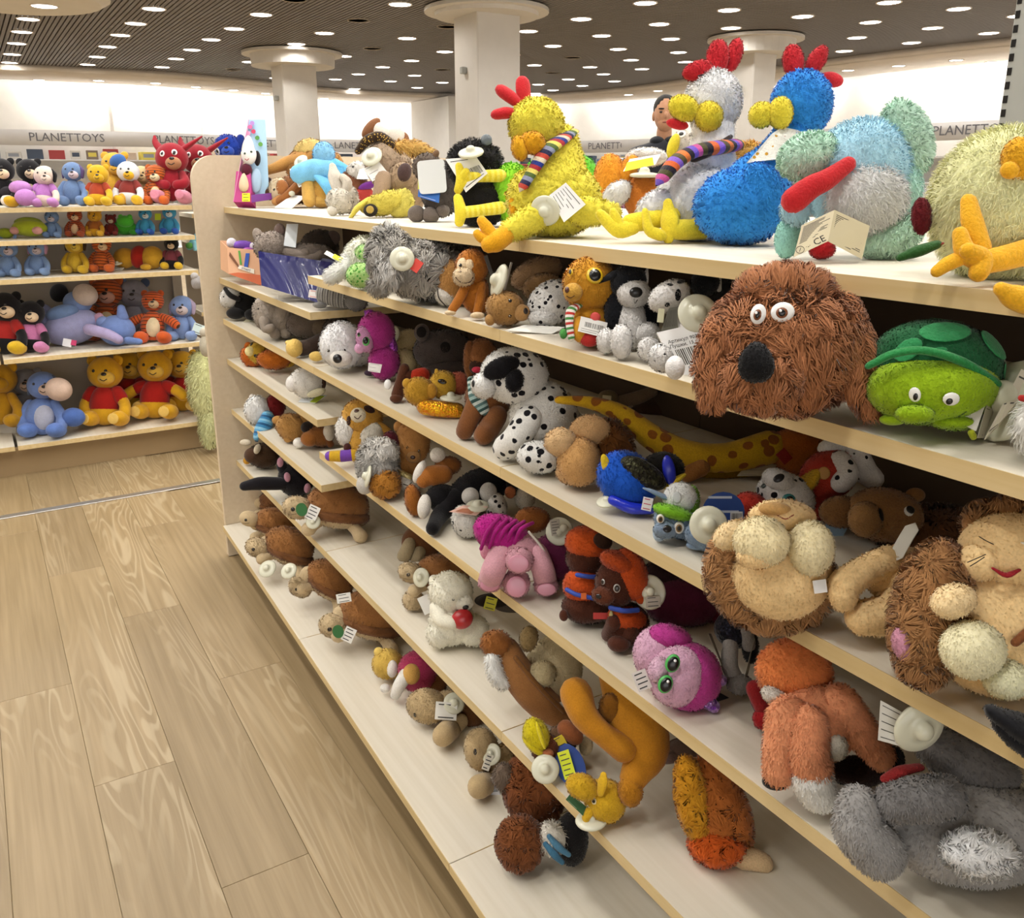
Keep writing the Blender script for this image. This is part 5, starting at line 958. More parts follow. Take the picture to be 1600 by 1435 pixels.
H = t.e('head', YB, 655, 612, 24, 22, 20, w=4, lump=.03); t.e('ear', YB, 636, 600, 7, 8, 6, w=H.w-6); t.e('ear', 'p:b8852a', 674, 612, 9, 12, 7, w=H.w-10); E_ = t.e('friend_head', 'p:d3a73a', 692, 602, 22, 22, 18, w=14); t.k_('ear', 'p:d3a73a', [(684, 590, 12, 8), (682, 580, 12, 3)]); t.s_(E_, 'eye', 'g:1a120e', 692, 598, 7, 4, a=-15); t.k_('tail', 'q:e0801a:f0c020', [(664, 636, -2, 13), (690, 640, -6, 13), (714, 642, -6, 12)]); t.e('rump', 'p:b05a40', 716, 600, 18, 18, 16, w=24); t.disc(704, 622, 17, w=-6, n=(0, .95, -.3)); t.done()
t = T('plush_dog', 'brown plush dog with plaid scarf and drooping paws beside the big dalmatian', 748, 690, 'C1', group=G3)
BD = 'p:7e4f2b'
B = t.e('body', BD, 762, 622, 36, 44, 32, w=26); H = t.e('head', 'p:8a5831', 752, 560, 26, 32, 26, w=B.w-2); t.e('ear', 'p:3a241a', 748, 572, 16, 14, 8, w=H.w-18, a=20); t.e('ear', BD, 734, 562, 10, 30, 8, w=H.w-12); t.k_('arm', BD, [(745, 630, B.w-20, 16), (732, 660, B.w-30, 15), (726, 674, 'g', 14)]); t.k_('arm', BD, [(776, 650, B.w-24, 17), (764, 670, B.w-34, 17), (756, 680, 'g', 16)]); t.k_('scarf', 't:4:9fb9b4:34504c:c9d4cc:5a7a76', [(738, 596, B.w-28, 9), (746, 620, B.w-34, 15), (756, 640, B.w-34, 10)], flat=.5); t.e('bow', 'p:c8344e', 745, 578, 8, 5, 5, w=H.w-26); t.done()
t = T('plush_dalmatian', 'large white plush dalmatian with black ears and dots, sitting sideways', 820, 735, 'C1', group=G3)
DA = 'd:ecebe6:131217:54:.28'
B = t.e('body', DA, 850, 655, 56, 62, 48, w='g', a=12); H = t.e('head', DA, 804, 588, 55, 46, 46, w=B.w-14, a=-8); Z = t.e('muzzle', 'p:efeeea', 757, 603, 21, 21, 22, w=H.w-22); t.e('ear', 'p:151316', 784, 576, 30, 16, 10, w=H.w-42, a=22); t.e('ear_tip', 'p:151316', 804, 596, 14, 18, 9, w=H.w-46, a=-10); t.s_(H, 'eye', 'g:120e10', 768, 590, 2.6, 3.4); t.s_(Z, 'nose', 'g:151214', 740, 601, 4, 6, par=H.o)
t.k_('leg', DA, [(828, 655, B.w-34, 24), (806, 685, B.w-42, 21), (790, 700, 'g', 21)]); t.e('foot', DA, 842, 715, 34, 25, 30, w='g', a=-6); t.e('tail', DA, 900, 655, 30, 10, 10, w=B.w+6, a=-35); t.done()
t = T('plush_lion', 'tan plush lion showing its paws and brown mane, right of the dalmatian', 895, 758, 'C1', group=G3)
PE = 'p:dcb07a'
t.e('body', 'p:cf9f63', 905, 722, 34, 38, 34, w='g'); t.e('paw', 'p:e2bd8b', 876, 692, 25, 22, 22, w=-14, lump=.04); t.e('paw', PE, 922, 674, 32, 24, 24, w=6, lump=.03); t.e('mane', 'f:75481f', 950, 702, 36, 44, 32, w=26, fur=FZ(1400, 12, 1.2, .5, (.3, -1, 0), .8, 40)); t.e('paw', PE, 895, 738, 26, 20, 20, w='g'); t.card('care_label', 'c:ecebe4', 916, 722, 9, 15, a=8, w=-24, lines=3); t.done()
t = T('plush_giraffe', 'long yellow plush giraffe neck with brown spots stretched along the back of the shelf', 1100, 740, 'C1', group=G3)
GI = 'd:d2a61e:94581a:42:.36'
t.k_('neck', GI, [(878, 628, 40, 6), (925, 632, 34, 10), (975, 650, 26, 15), (1025, 688, 14, 20), (1078, 712, 6, 22), (1135, 716, 2, 23), (1200, 700, 2, 26)], nu=18); H = t.e('head', 'p:bd6a26', 1242, 706, 44, 36, 34, w=4, a=-12); t.card('patch', 'p:9c2c22', 1222, 714, 16, 20, a=40, w=-30, th=1); t.e('body', 'p:b9702c', 1260, 735, 40, 30, 30, w=24); t.k_('paw', 'p:a8713a', [(1075, 742, -8, 12), (1095, 730, -8, 15)]); t.sheet('care_label', 'c:c9c0a6', [(1150, 744, -6), (1200, 744, -6), (1212, 726, 2), (1165, 726, 2)], lines=3)
t.e('rump', 'p:c09a1e', 1120, 745, 60, 22, 26, w=40); t.done()
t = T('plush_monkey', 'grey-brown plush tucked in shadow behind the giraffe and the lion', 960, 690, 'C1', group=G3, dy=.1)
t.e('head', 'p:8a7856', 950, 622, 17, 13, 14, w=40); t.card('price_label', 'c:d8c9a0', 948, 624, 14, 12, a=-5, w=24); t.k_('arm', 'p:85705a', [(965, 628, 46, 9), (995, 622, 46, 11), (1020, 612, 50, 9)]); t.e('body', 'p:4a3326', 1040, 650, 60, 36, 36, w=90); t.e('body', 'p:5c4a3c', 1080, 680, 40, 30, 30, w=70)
t = T('plush_fish', 'royal blue plush tropical fish with black sequins and yellow fins', 985, 798, 'C1', group=G3)
BF = 'f:1a50b4'
B = t.e('body', BF, 980, 750, 50, 42, 34, w='g', a=-38, fur=FZ(1500, 4, 1, .5)); t.e('side_patch', 'q:1a1414:4a4a34', 1005, 740, 40, 19, 14, w=B.w-24, a=-32); t.e('back', 'p:17130f', 1035, 735, 34, 28, 24, w=B.w+8); t.e('fin', 'p:d9bb2a', 947, 727, 7, 17, 4, w=B.w-16, a=15); t.k_('tail', 'p:d9bb2a', [(1040, 760, B.w-10, 7), (1056, 750, B.w-12, 9), (1066, 744, B.w-10, 6)], flat=.5); t.e('fin', 'g:2a35c0', 1045, 736, 10, 24, 6, w=B.w-16, a=10); t.k_('belly', 'g:1b2fc0', [(958, 782, B.w-22, 8), (985, 794, B.w-30, 9), (1015, 796, B.w-28, 8)])
t.disc(948, 784, 16, w=B.w-12, n=(-.2, .9, -.5)); t.card('care_label', 'c:eeecea', 1011, 788, 15, 20, a=-12, w=B.w-40, lines=3, ink='c:c03a5a'); t.done()
t = T('plush_puppy', 'blue grey plush puppy in a white cap with lime visor behind a security tag', 1060, 858, 'C1', group=G3)
BG = 'p:8096b0'
H = t.e('head', BG, 1062, 816, 42, 26, 34, w='g', a=-14); C = t.e('cap', 'p:e6e7e4', 1064, 780, 28, 26, 26, w=H.w-4, a=-10); t.e('cap_back', 'p:7dbb28', 1078, 786, 14, 28, 25, w=H.w+2, a=-8); t.e('visor', 'p:84c52b', 1052, 801, 33, 11, 26, w=H.w-22, a=-16); t.s_(C, 'badge', 'c:b9bcbc', 1053, 776, 7, 9, th=.2)
t.k_('ear', BG, [(1040, 778, H.w-10, 8), (1018, 768, H.w-12, 6), (1007, 764, H.w-12, 3)], flat=.5); Z = t.e('muzzle', 'p:92a6bd', 1040, 828, 19, 14, 16, w=H.w-26); t.s_(Z, 'nose', 'g:17171a', 1040, 825, 7, 6, par=H.o); 
for x, y, r in ((1032, 811, 7), (1061, 825, 9)): t.e('eye_white', 'g:eceae4', x, y, r*.9, r*1.05, 3, w=H.w-36); t.e('eye', 'g:8a6a3a', x, y+1, r*.55, r*.7, 2, w=H.w-38.5); t.e('pupil', 'g:0e0c0c', x, y+1, r*.35, r*.45, 1.5, w=H.w-40)
t.e('body', BG, 1110, 835, 40, 26, 30, w='g'); t.e('foot', BG, 1092, 852, 20, 8, 14, w='g'); t.e('foot', 'p:a9bcd0', 1030, 835, 10, 12, 12, w=H.w-6); t.disc(1107, 821, 29, w=H.w-84, n=(0, .1, -1)); L = t.card('swing_tag', 'c:274a94', 1130, 800, 66, 62, w=H.w-26, clip=1, lines=3, ink='c:c9d4e8', label='round blue printed swing tag'); t.sheet('barcode', 'c:dfe3ea', [(1140, 826, H.w-29), (1160, 826, H.w-29), (1160, 800, H.w-29), (1141, 800, H.w-29)], L, bar=(.08, .92, .15, .9)); t.done()
t = T('plush_dalmatian', 'dalmatian puppy plush lying on its back in a red coat and red cap', 1235, 820, 'C1', group=G3)
DP = 'd:e6e4e2:151318:60:.24'
H = t.e('head', DP, 1228, 778, 46, 36, 36, w=10, a=-28); Z = t.e('muzzle', 'p:e6e4e2', 1216, 752, 24, 16, 22, w=H.w-22, a=-20); t.s_(Z, 'nose', 'g:151318', 1211, 748, 9, 6, a=30, par=H.o); E_ = t.s_(H, 'eye', 'g:2f7f80', 1221, 779, 10, 9); t.s_(H, 'pupil', 'g:0c0c10', 1222, 779, 6, 6, out=2.5); t.e('cap', 'p:c23a2c', 1178, 792, 28, 20, 24, w=H.w-8, a=-25); t.s_(H, 'eye', 'g:15201f', 1190, 760, 6, 4)
B = t.e('body', 'p:b23a2a', 1292, 745, 46, 38, 34, w=22, a=35); t.e('belt', 'p:c9a02a', 1262, 752, 12, 30, 30, w=18, a=-35); t.s_(B, 'badge', 'c:b98a4a', 1275, 740, 9, 10, th=.2); t.k_('arm', DP, [(1310, 725, 4, 18), (1322, 742, -8, 17), (1312, 756, -12, 16)]); t.k_('leg', 'd:e6e4e2:151318:60:.14', [(1330, 700, 26, 18), (1345, 735, 16, 20), (1360, 750, 10, 17)]); t.k_('leg', 'p:e2e0dd', [(1290, 705, 26, 14), (1312, 698, 26, 14)]); t.e('seat', 'p:a8352a', 1275, 790, 40, 24, 28, w=24); t.sheet('price_tag', 'c:8aa4b8', [(1284, 830, -6), (1308, 850, -8), (1326, 818, -4), (1296, 806, 0)], lines=4); t.done()
LP, LM_ = 'f:e8c08c', 'f:a3774c'
t = T('plush_lion', 'peach plush lion sitting with soles forward, brown mane around it, over the shelf edge', 1205, 968, 'C1', group=G3)
B = t.e('body', LP, 1218, 900, 76, 68, 60, w='g', fur=FZ(1800, 4, 1.2, .5)); k = B.w; t.e('mane', LM_, 1203, 902, 100, 84, 46, w=k+26, a=-18, fur=FZ(4200, 15, 1.4, .4, (-.3, -.8, 0), .7, 60))
t.e('foot', 'f:ecd0a6', 1190, 850, 40, 36, 34, w=k-62, fur=FZ(900, 4, 1.2, .5)); t.e('foot', 'f:ecd2aa', 1265, 860, 33, 40, 32, w=k-54, fur=FZ(900, 4, 1.2, .5)); t.e('heel', LP, 1182, 872, 28, 18, 22, w=k-66, fur=FZ(300, 4, 1.2, .5)); H = t.e('head', LP, 1222, 812, 50, 26, 34, w=k-4, fur=FZ(500, 4, 1.2, .5)); t.e('arm', 'f:e4c698', 1146, 840, 30, 20, 20, w=k-30, a=25, fur=FZ(400, 4, 1.2, .5)); t.e('chin', 'p:d6a868', 1210, 800, 24, 10, 16, w=H.w-24); t.smile(H, [(1204, 806), (1216, 812), (1228, 806)], 'c:9a4a34', 1)
t.card('care_label', 'c:efefee', 1279, 918, 19, 19, a=8, w=k-62, th=1.5); t.done()
t = T('plush_lion', 'headless-looking peach plush lion bent forward with a white strap label', 1390, 990, 'C1', group=G3)
t.root['label'] = 'peach plush lion bent double with a white strap label on its rump'
B = t.e('body', LP, 1405, 900, 56, 44, 46, w=20, fur=FZ(1200, 4, 1.2, .5)); k = B.w; t.k_('leg', LP, [(1390, 880, k-20, 24), (1350, 896, k-34, 22), (1322, 915, k-40, 24)], fur=FZ(700, 4, 1.2, .5)); t.k_('leg', LP, [(1420, 925, k-16, 40), (1390, 960, k-30, 32), (1350, 966, k-36, 27)], fur=FZ(900, 4, 1.2, .5)); t.e('foot', LP, 1320, 930, 22, 26, 20, w=k-44, fur=FZ(400, 4, 1.2, .5)); t.k_('care_label', 'c:dedcd0', [(1400, 872, k-40, 11), (1412, 850, k-36, 11), (1424, 830, k-30, 11)], flat=.08, cap=1); t.e('mane', 'f:6a4220', 1462, 950, 34, 60, 30, w=k-10, fur=FZ(900, 12, 1.3, .5, (-.2, -1, 0), .7, 40)); t.done()
t = T('plush_lion', 'big brown maned plush lion looking out of the shadow at the back', 1410, 880, 'C1', group=G3, dy=.0)
H = t.e('head', 'p:9a7044', 1382, 805, 62, 44, 46, w=46, a=-10); Z = t.e('muzzle', 'p:a87e4e', 1352, 812, 26, 28, 24, w=H.w-34); t.s_(Z, 'nose', 'g:1a120e', 1371, 803, 7, 11, par=H.o); t.s_(H, 'eye_white', 'g:e8e4da', 1402, 795, 9, 8); t.s_(H, 'eye', 'g:140f0d', 1404, 793, 8, 6.5, out=2); t.e('ear', 'p:8a6238', 1430, 774, 16, 12, 10, w=H.w+4); t.e('mane', 'f:59381f', 1462, 850, 90, 62, 50, w=H.w+14, fur=FZ(2600, 14, 1.4, .5, (0, -1, 0), .8, 60)); t.e('mane', 'f:63401f', 1440, 905, 80, 50, 40, w=H.w-6, fur=FZ(1400, 14, 1.4, .5, (0, -1, 0), .8, 60)); t.e('cheek', 'p:8a6238', 1315, 800, 36, 26, 28, w=H.w+16)
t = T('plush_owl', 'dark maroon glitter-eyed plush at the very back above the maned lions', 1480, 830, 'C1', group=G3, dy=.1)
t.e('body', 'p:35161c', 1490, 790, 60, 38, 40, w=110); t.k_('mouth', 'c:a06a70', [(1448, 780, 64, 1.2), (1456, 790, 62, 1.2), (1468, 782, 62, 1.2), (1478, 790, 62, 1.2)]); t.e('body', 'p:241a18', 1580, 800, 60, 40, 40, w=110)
t = T('plush_lion', 'nearest peach plush lion with red smiling mouth, lying at the right edge', 1540, 1085, 'C1', group=G3)
B = t.e('body', LP, 1570, 985, 118, 104, 80, w='g', fur=FZ(2600, 4, 1.3, .5)); k = B.w; t.e('mane', LM_, 1455, 960, 52, 112, 52, w=k-8, a=-10, fur=FZ(3200, 17, 1.5, .4, (-.5, -.8, 0), .7, 60)); H = t.e('head', LP, 1580, 862, 78, 58, 60, w=k-14, fur=FZ(1400, 3.5, 1.2, .5)); t.e('mane', LM_, 1600, 820, 96, 40, 44, w=k+24, fur=FZ(1600, 16, 1.5, .4, (0, .6, 0), .7, 60)); t.e('cheek', LP, 1530, 880, 30, 28, 30, w=H.w-22, fur=FZ(300, 3.5, 1.2, .5))
E_ = t.s_(H, 'eye', 'g:17120f', 1582, 856, 17, 7, a=-12, out=5); t.s_(H, 'eye_lid', 'c:e6dcc8', 1576, 847, 19, 3, a=-14, out=6); t.k_('mouth', 'p:a0202a', [(1552, 890, H.w-58, 3), (1572, 900, H.w-62, 6), (1592, 892, H.w-60, 3)], flat=.6)
for q in ([(1540, 868), (1526, 874), (1512, 880)], [(1538, 872), (1526, 880), (1516, 886)], [(1552, 852), (1540, 846), (1530, 840)]): t.k_('whisker', 'c:1c1814', [(x, y, H.w-56, .7) for x, y in q])
t.e('paw', 'f:e4c698', 1490, 940, 33, 24, 24, w=k-78, a=18, fur=FZ(500, 4, 1.2, .5)); t.e('foot', 'f:efd8b4', 1520, 1016, 46, 42, 34, w=k-84, fur=FZ(1000, 4, 1.2, .5)); t.e('foot', 'f:f0dcba', 1572, 1062, 32, 28, 26, w=k-80, fur=FZ(700, 4, 1.2, .5)); t.e('ear', 'p:d99ab0', 1412, 1008, 16, 26, 14, w=k-24, a=15); t.k_('tail', 'p:8a5430', [(1586, 1005, k-84, 6), (1610, 985, k-80, 7)]); t.done()
t = T('plush_seal', 'black plush flipper sticking out past the shelf edge at the right', 1585, 1175, 'C1', group=G3)
t.k_('flipper', 'f:17171a', [(1556, 1118, 0, 18), (1585, 1135, 4, 30), (1640, 1160, 20, 40)], fur=FZ(900, 3.5, 1.2, .5), flat=.6); t.k_('flipper', 'f:1b1b1e', [(1565, 1140, 4, 16), (1590, 1160, 8, 22), (1640, 1185, 20, 30)], fur=FZ(700, 3.5, 1.2, .5), flat=.6); t.done()
# ================================================================ far bay rows F2 and F3
t = T('plush_tiger', 'orange plush tiger cub lying on its side on the far fourth shelf', 410, 576, 'F2', group='plush in the far low shelves')
H = t.e('head', 'p:d9b23c', 402, 552, 15, 17, 14, w='g', a=20); t.e('mane', 'p:c8681f', 396, 556, 20, 18, 14, w=H.w+8); t.e('ear', 'p:c8681f', 388, 542, 6, 7, 4, w=H.w+4); t.e('muzzle', 'p:efe0a0', 391, 550, 8, 8, 8, w=H.w-10); t.s_(H, 'eye', 'g:1a120e', 395, 539, 3, 5); t.s_(H, 'eye', 'g:1a120e', 404, 558, 4, 3); t.e('body', 'p:c86f22', 428, 562, 26, 15, 18, w='g'); t.e('leaf', 'p:8a8a2a', 421, 566, 7, 8, 3, w=H.w-14); t.e('belly', 'p:d8ac34', 445, 566, 16, 9, 12, w='g'); t.done()
t = T('plush_penguin', 'white egg-shaped plush tipped over on its printed tag on the far fourth shelf', 478, 620, 'F2', group='plush in the far low shelves')
B = t.e('body', 'p:e6e2da', 480, 598, 26, 24, 22, w='g', a=-15); t.e('wing', 'p:ece8e2', 458, 600, 11, 13, 9, w=B.w-8); t.e('foot', 'p:d6cfae', 494, 614, 15, 6, 9, w=B.w-14, a=18); t.e('beak', 'p:4a3428', 505, 599, 4, 9, 4, w=B.w-4); t.sheet('swing_tag', 'c:dfe3e4', [(466, 628, -14), (492, 630, -20), (510, 618, -6), (480, 614, 0)]); t.sheet('tag_print', 'c:b5c832', [(484, 628, -18), (494, 629, -20), (507, 619, -7), (496, 618, -6)]); t.done()
t = T('plush_reindeer', 'white-headed plush in red coat with a blue striped leg dangling off the far fifth shelf', 405, 660, 'F3', group='plush in the far low shelves')
H = t.e('head', 'f:e8e4dc', 402, 641, 19, 22, 17, w='g', fur=FZ(700, 4, 1, .5)); t.e('ear', 'p:d8d2c8', 394, 622, 5, 6, 4, w=H.w); B = t.e('body', 'p:7a1d1e', 430, 635, 15, 19, 15, w=H.w+8); t.e('trim', 'p:e6e2da', 420, 648, 6, 18, 10, w=H.w+2); t.k_('leg', 't:4:3f86b8:8cc4e0:5ea4d0:2a5a86', [(418, 652, H.w-14, 10), (412, 670, H.w-20, 13), (408, 682, H.w-22, 12)]); t.done(.0)
t = T('plush_bear', 'tan plush bear lying face down on the far fifth shelf', 452, 690, 'F3', group='plush in the far low shelves')
TB_ = 'p:b98a4c'
H = t.e('head', TB_, 456, 668, 25, 21, 20, w='g', a=-20); t.e('ear', TB_, 434, 657, 9, 7, 6, w=H.w-2); t.e('ear', TB_, 450, 686, 7, 6, 6, w=H.w-6); t.e('body', TB_, 480, 662, 24, 20, 20, w=H.w+12); t.done()
t = T('plush_dog', 'russet and white plush dog lying beside the tan bear on the far fifth shelf', 495, 700, 'F3', group='plush in the far low shelves')
B = t.e('body', 'p:8f5a2a', 498, 682, 24, 16, 18, w='g', a=-8); t.e('nose', 'p:ece8e0', 467, 692, 9, 8, 8, w='g'); t.e('head', 'p:9c622c', 484, 686, 14, 12, 13, w=B.w-10); t.e('patch', 'p:241b18', 480, 668, 10, 9, 8, w=B.w-6, a=25); t.e('chest', 'p:d6cdbd', 514, 676, 9, 14, 11, w=B.w-10); t.k_('leg', 'p:7c4820', [(510, 682, B.w-12, 6), (516, 694, 'g', 6)]); t.e('rump', 'p:8a7a68', 525, 684, 16, 12, 14, w=B.w+4); t.done()
# ================================================================ ROW N2
G4 = 'plush animals along the fourth shelf'
t = T('plush_sloth', 'yellow plush sloth with brown eye patches at the end of the fourth shelf', 560, 720, 'N2', group=G4)
YO = 'p:d6a246'
B = t.e('body', YO, 566, 690, 28, 34, 24, w='g'); H = t.e('head', YO, 566, 652, 31, 27, 25, w=B.w-6, a=-12); Z = t.e('muzzle', 'p:e6dcc2', 561, 650, 14, 13, 12, w=H.w-17); t.s_(Z, 'nose', 'g:4a2c20', 559, 643, 4, 3, par=H.o); t.smile(Z, [(556, 652), (561, 655), (566, 650)], 'c:4a2c20', .7); t.s_(H, 'eye_patch', 'p:3a241c', 580, 641, 9, 6, a=-12); t.s_(H, 'eye_patch', 'p:3a241c', 549, 658, 4, 8, a=-10)
t.e('ear', YO, 548, 644, 8, 14, 6, w=H.w); t.e('belly', 'p:e9e4d6', 582, 682, 18, 22, 14, w=B.w-18, a=-20); t.e('leg', 'p:ece9e2', 541, 674, 16, 24, 15, w=B.w-10, a=6); t.e('claw', 'p:4a2420', 543, 700, 6, 7, 5, w=B.w-20); t.k_('arm', YO, [(590, 668, B.w-14, 10), (604, 676, B.w-16, 8)]); t.k_('tail', 't:1.6:7a4ab0:d9ac2c:dcb030:7a4ab0', [(516, 713, B.w-22, 8), (534, 713, B.w-22, 9), (552, 711, B.w-20, 9)]); t.done()
t = T('plush_cat', 'grey and white shaggy plush leaning on the yellow sloth', 585, 772, 'N2', group=G4)
B = t.e('body', 'f:a9a6a0', 590, 728, 30, 40, 26, w='g', a=8, fur=FZ(1900, 11, 1, .55, (-.1, -1, 0), .7, 30)); t.e('chest', 'f:d8d5cf', 596, 706, 24, 18, 16, w=B.w-12, fur=FZ(700, 10, 1, .55, (.2, -1, 0), .7, 30)); t.e('paw', 'p:c9c5bd', 570, 758, 13, 15, 12, w='g'); t.disc(575, 745, 17, w=B.w-30, n=(-.9, .2, -.3)); t.done()
t = T('plush_squirrel', 'fluffy ginger tail tuft lying in front of the teddy bear on the fourth shelf', 602, 778, 'N2', group=G4)
t.e('tail', 'f:b97f33', 602, 756, 23, 21, 20, w='g', fur=FZ(1000, 7, 1, .5, (-.3, -1, 0), .7, 30)); t.e('body', 'p:6a2432', 610, 700, 16, 26, 18, w=40); t.done()
t = T('plush_bear', 'caramel plush teddy bear with gold ribbon, sitting on the fourth shelf', 640, 765, 'N2', group=G4)
TC = 'f:b5824a'
B = t.e('body', TC, 634, 728, 26, 30, 22, w='g', fur=FZ(700, 4, 1, .5)); H = t.e('head', TC, 644, 692, 28, 34, 25, w=B.w-6, fur=FZ(800, 4, 1, .5)); t.e('ear', TC, 624, 668, 9, 10, 6, w=H.w+4); t.e('ear', TC, 664, 672, 9, 10, 6, w=H.w+4); Z = t.e('muzzle', 'p:bb8c56', 646, 714, 12, 10, 10, w=H.w-17); t.s_(Z, 'nose', 'g:3a1c14', 646, 715, 4, 3.2, par=H.o); t.eyes(H, [(639, 699), (657, 705)], 2.4)
t.k_('ribbon', 'q:d8c47a:f4e6a8', [(604, 742, B.w-26, 5), (622, 738, B.w-32, 5), (640, 746, B.w-34, 5)]); t.e('arm', TC, 614, 732, 12, 22, 12, w=B.w-10, a=-25, fur=FZ(250, 4, 1, .5)); t.done()
t = T('plush_mouse', 'pale grey pointed plush nose sticking out below the gold ribbon', 635, 770, 'N2', group=G4)
B = t.e('head', 'p:cfc9bd', 638, 758, 20, 12, 13, w='g', a=-30); t.smile(B, [(632, 756), (640, 758), (644, 754)], 'c:3a342e', .8); t.done()
t = T('plush_beagle', 'black, brown and white plush dog sprawled on the fourth shelf', 690, 840, 'N2', group=G4)
BC = 'p:141215'; TN = 'p:a9682a'
B = t.e('body', BC, 745, 768, 56, 34, 36, w='g', a=28); t.k_('leg', BC, [(712, 780, B.w-20, 18), (688, 805, B.w-34, 14), (676, 826, 'g', 11)]); t.e('neck', BC, 690, 778, 26, 22, 22, w=B.w-14); t.k_('leg', TN, [(692, 742, B.w-10, 16), (672, 745, B.w-16, 17), (662, 752, B.w-20, 12)]); t.e('sock', 'p:e6e0d6', 656, 738, 9, 20, 12, w=B.w-16, a=-25); t.e('leg', 'p:8c5626', 700, 728, 22, 15, 16, w=B.w+4); t.e('sock', 'p:e0d9cc', 684, 712, 13, 13, 12, w=B.w-2); t.e('head', TN, 646, 782, 14, 26, 17, w='g', a=10); t.e('blaze', 'p:ebe6dc', 663, 792, 11, 20, 13, w=B.w-46, a=-8); t.done()
t = T('plush_dalmatian', 'dotted white plush paws behind a pink card tag and round security tag', 750, 840, 'N2', group=G4)
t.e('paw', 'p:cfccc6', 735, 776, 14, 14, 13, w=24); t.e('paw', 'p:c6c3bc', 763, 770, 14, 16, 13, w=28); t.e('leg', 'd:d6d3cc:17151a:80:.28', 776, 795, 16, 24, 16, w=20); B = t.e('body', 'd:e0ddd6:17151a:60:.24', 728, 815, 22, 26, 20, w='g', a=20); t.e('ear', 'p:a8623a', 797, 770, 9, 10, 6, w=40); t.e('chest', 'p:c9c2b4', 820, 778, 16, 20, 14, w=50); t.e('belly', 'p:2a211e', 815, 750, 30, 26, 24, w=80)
L = t.sheet('swing_tag', 'c:d9b0a0', [(702, 800, -26), (744, 806, -28), (762, 792, -20), (724, 790, -16)]); t.sheet('card_print', 'c:a86848', [(712, 799, -26.5), (736, 803, -28), (748, 796, -24), (728, 793, -19)], L); t.disc(746, 791, 18, w=-12, n=(0, .9, -.4)); t.done()
t = T('plush_pig', 'pink plush pig in a magenta knitted top with shiny pink soles', 808, 930, 'N2', group=G4)
PI_, SA = 'p:d9a2ae', 'g:cf8fa2'
B = t.e('body', PI_, 808, 858, 42, 28, 30, w=-4, a=-12); S = t.e('jumper', 'p:b81f86', 784, 836, 46, 30, 34, w=B.w+2, a=-22); 
for i in range(5): t.k_('knit_rib', 'p:a31a76', [(752+i*13, 858-i*2, B.w-26, 3), (762+i*13, 832-i*1, B.w-32, 3.5), (780+i*13, 810+i*2, B.w-18, 3)])
for nm, p, q in (('leg', [(784, 862, B.w-14, 19), (772, 890, B.w-22, 19), (767, 904, 'g', 19)], (765, 910)), ('leg', [(838, 866, B.w-10, 18), (848, 890, B.w-14, 18), (852, 908, 'g', 18)], (854, 916))): t.k_(nm, PI_, p); 
F_ = t.e('foot', PI_, 811, 876, 22, 20, 22, w=B.w-30); t.s_(F_, 'sole', SA, 810, 878, 16, 14, th=.15); F_ = t.e('foot', PI_, 807, 911, 21, 22, 22, w='g'); t.s_(F_, 'sole', SA, 807, 913, 16, 17, th=.15)
for x, y in ((766, 910), (853, 916)): F_ = t.e('hoof', PI_, x, y, 19, 15, 18, w='g'); t.s_(F_, 'sole', SA, x, y+2, 15, 10, th=.15)
t.e('ear', 'p:d08a9e', 762, 860, 12, 16, 8, w=B.w-10); t.k_('care_label', 'c:d8d2c6', [(826, 832, B.w-26, 2), (842, 850, B.w-22, 2), (850, 862, B.w-20, 2)]); t.done()
t = T('plush_hippo', 'plum plush with security tag in the shadow between pig and orange-capped puppy', 868, 910, 'N2', group=G4)
B = t.e('body', 'p:742a52', 866, 872, 38, 36, 34, w=20, a=-20); t.e('head', 'p:a0622c', 832, 814, 28, 20, 22, w=44); t.disc(874, 832, 22, w=-4, n=(-.3, .2, -.9)); t.card('price_tag', 'c:b8b0a0', 868, 826, 15, 24, a=8, w=-14, lines=5); t.e('tag_pin', SECP, 881, 827, 6.5, w=-16); t.done()
for lab, dx in (('brown plush puppy seen from behind in orange helmet and vest with blue belt', 0),):
    t = T('plush_puppy', lab, 915, 975, 'N2', group=G4); OR, DK = 'p:c9511c', 'p:50291a'
    B = t.e('body', DK, 918, 948, 40, 26, 30, w='g'); V_ = t.e('vest', OR, 912, 916, 32, 30, 29, w=B.w-2); H = t.e('head', DK, 916, 872, 32, 28, 28, w=B.w); t.e('helmet', 'p:cf571e', 918, 850, 35, 27, 30, w=B.w-4, a=-10); t.e('helmet_hole', 'p:3a251a', 942, 846, 15, 12, 6, w=B.w-32, a=-25); t.e('tail', DK, 881, 962, 7, 9, 7, w=B.w-20)
    t.k_('collar', 'c:2c4aa8', [(902, 899, B.w-32, 3.5), (922, 902, B.w-34, 3.5), (940, 902, B.w-30, 3.5)]); t.k_('belt', 'c:2c4aa8', [(886, 922, B.w-24, 3.5), (902, 930, B.w-34, 3.5), (930, 936, B.w-36, 3.5)]); t.card('buckle', 'c:d0621e', 912, 932, 8, 9, w=B.w-40, th=3); t.done()
t = T('plush_puppy', 'brown plush puppy facing out in an orange helmet, vest and blue collar', 960, 1015, 'N2', group=G4)
B = t.e('body', DK, 980, 975, 34, 34, 28, w='g'); V_ = t.e('vest', OR, 980, 966, 31, 20, 28, w=B.w-6, a=-10); H = t.e('head', DK, 962, 912, 32, 38, 30, w=B.w-10); t.e('helmet', OR, 985, 898, 26, 42, 28, w=H.w-5, a=18); t.e('helmet_top', 'p:b54a1c', 968, 880, 32, 17, 28, w=H.w-7, a=-22); Z = t.e('muzzle', 'p:6a3a26', 943, 931, 18, 14, 16, w=H.w-20, a=-12); t.s_(Z, 'nose', 'g:141012', 934, 930, 5, 4, par=H.o)
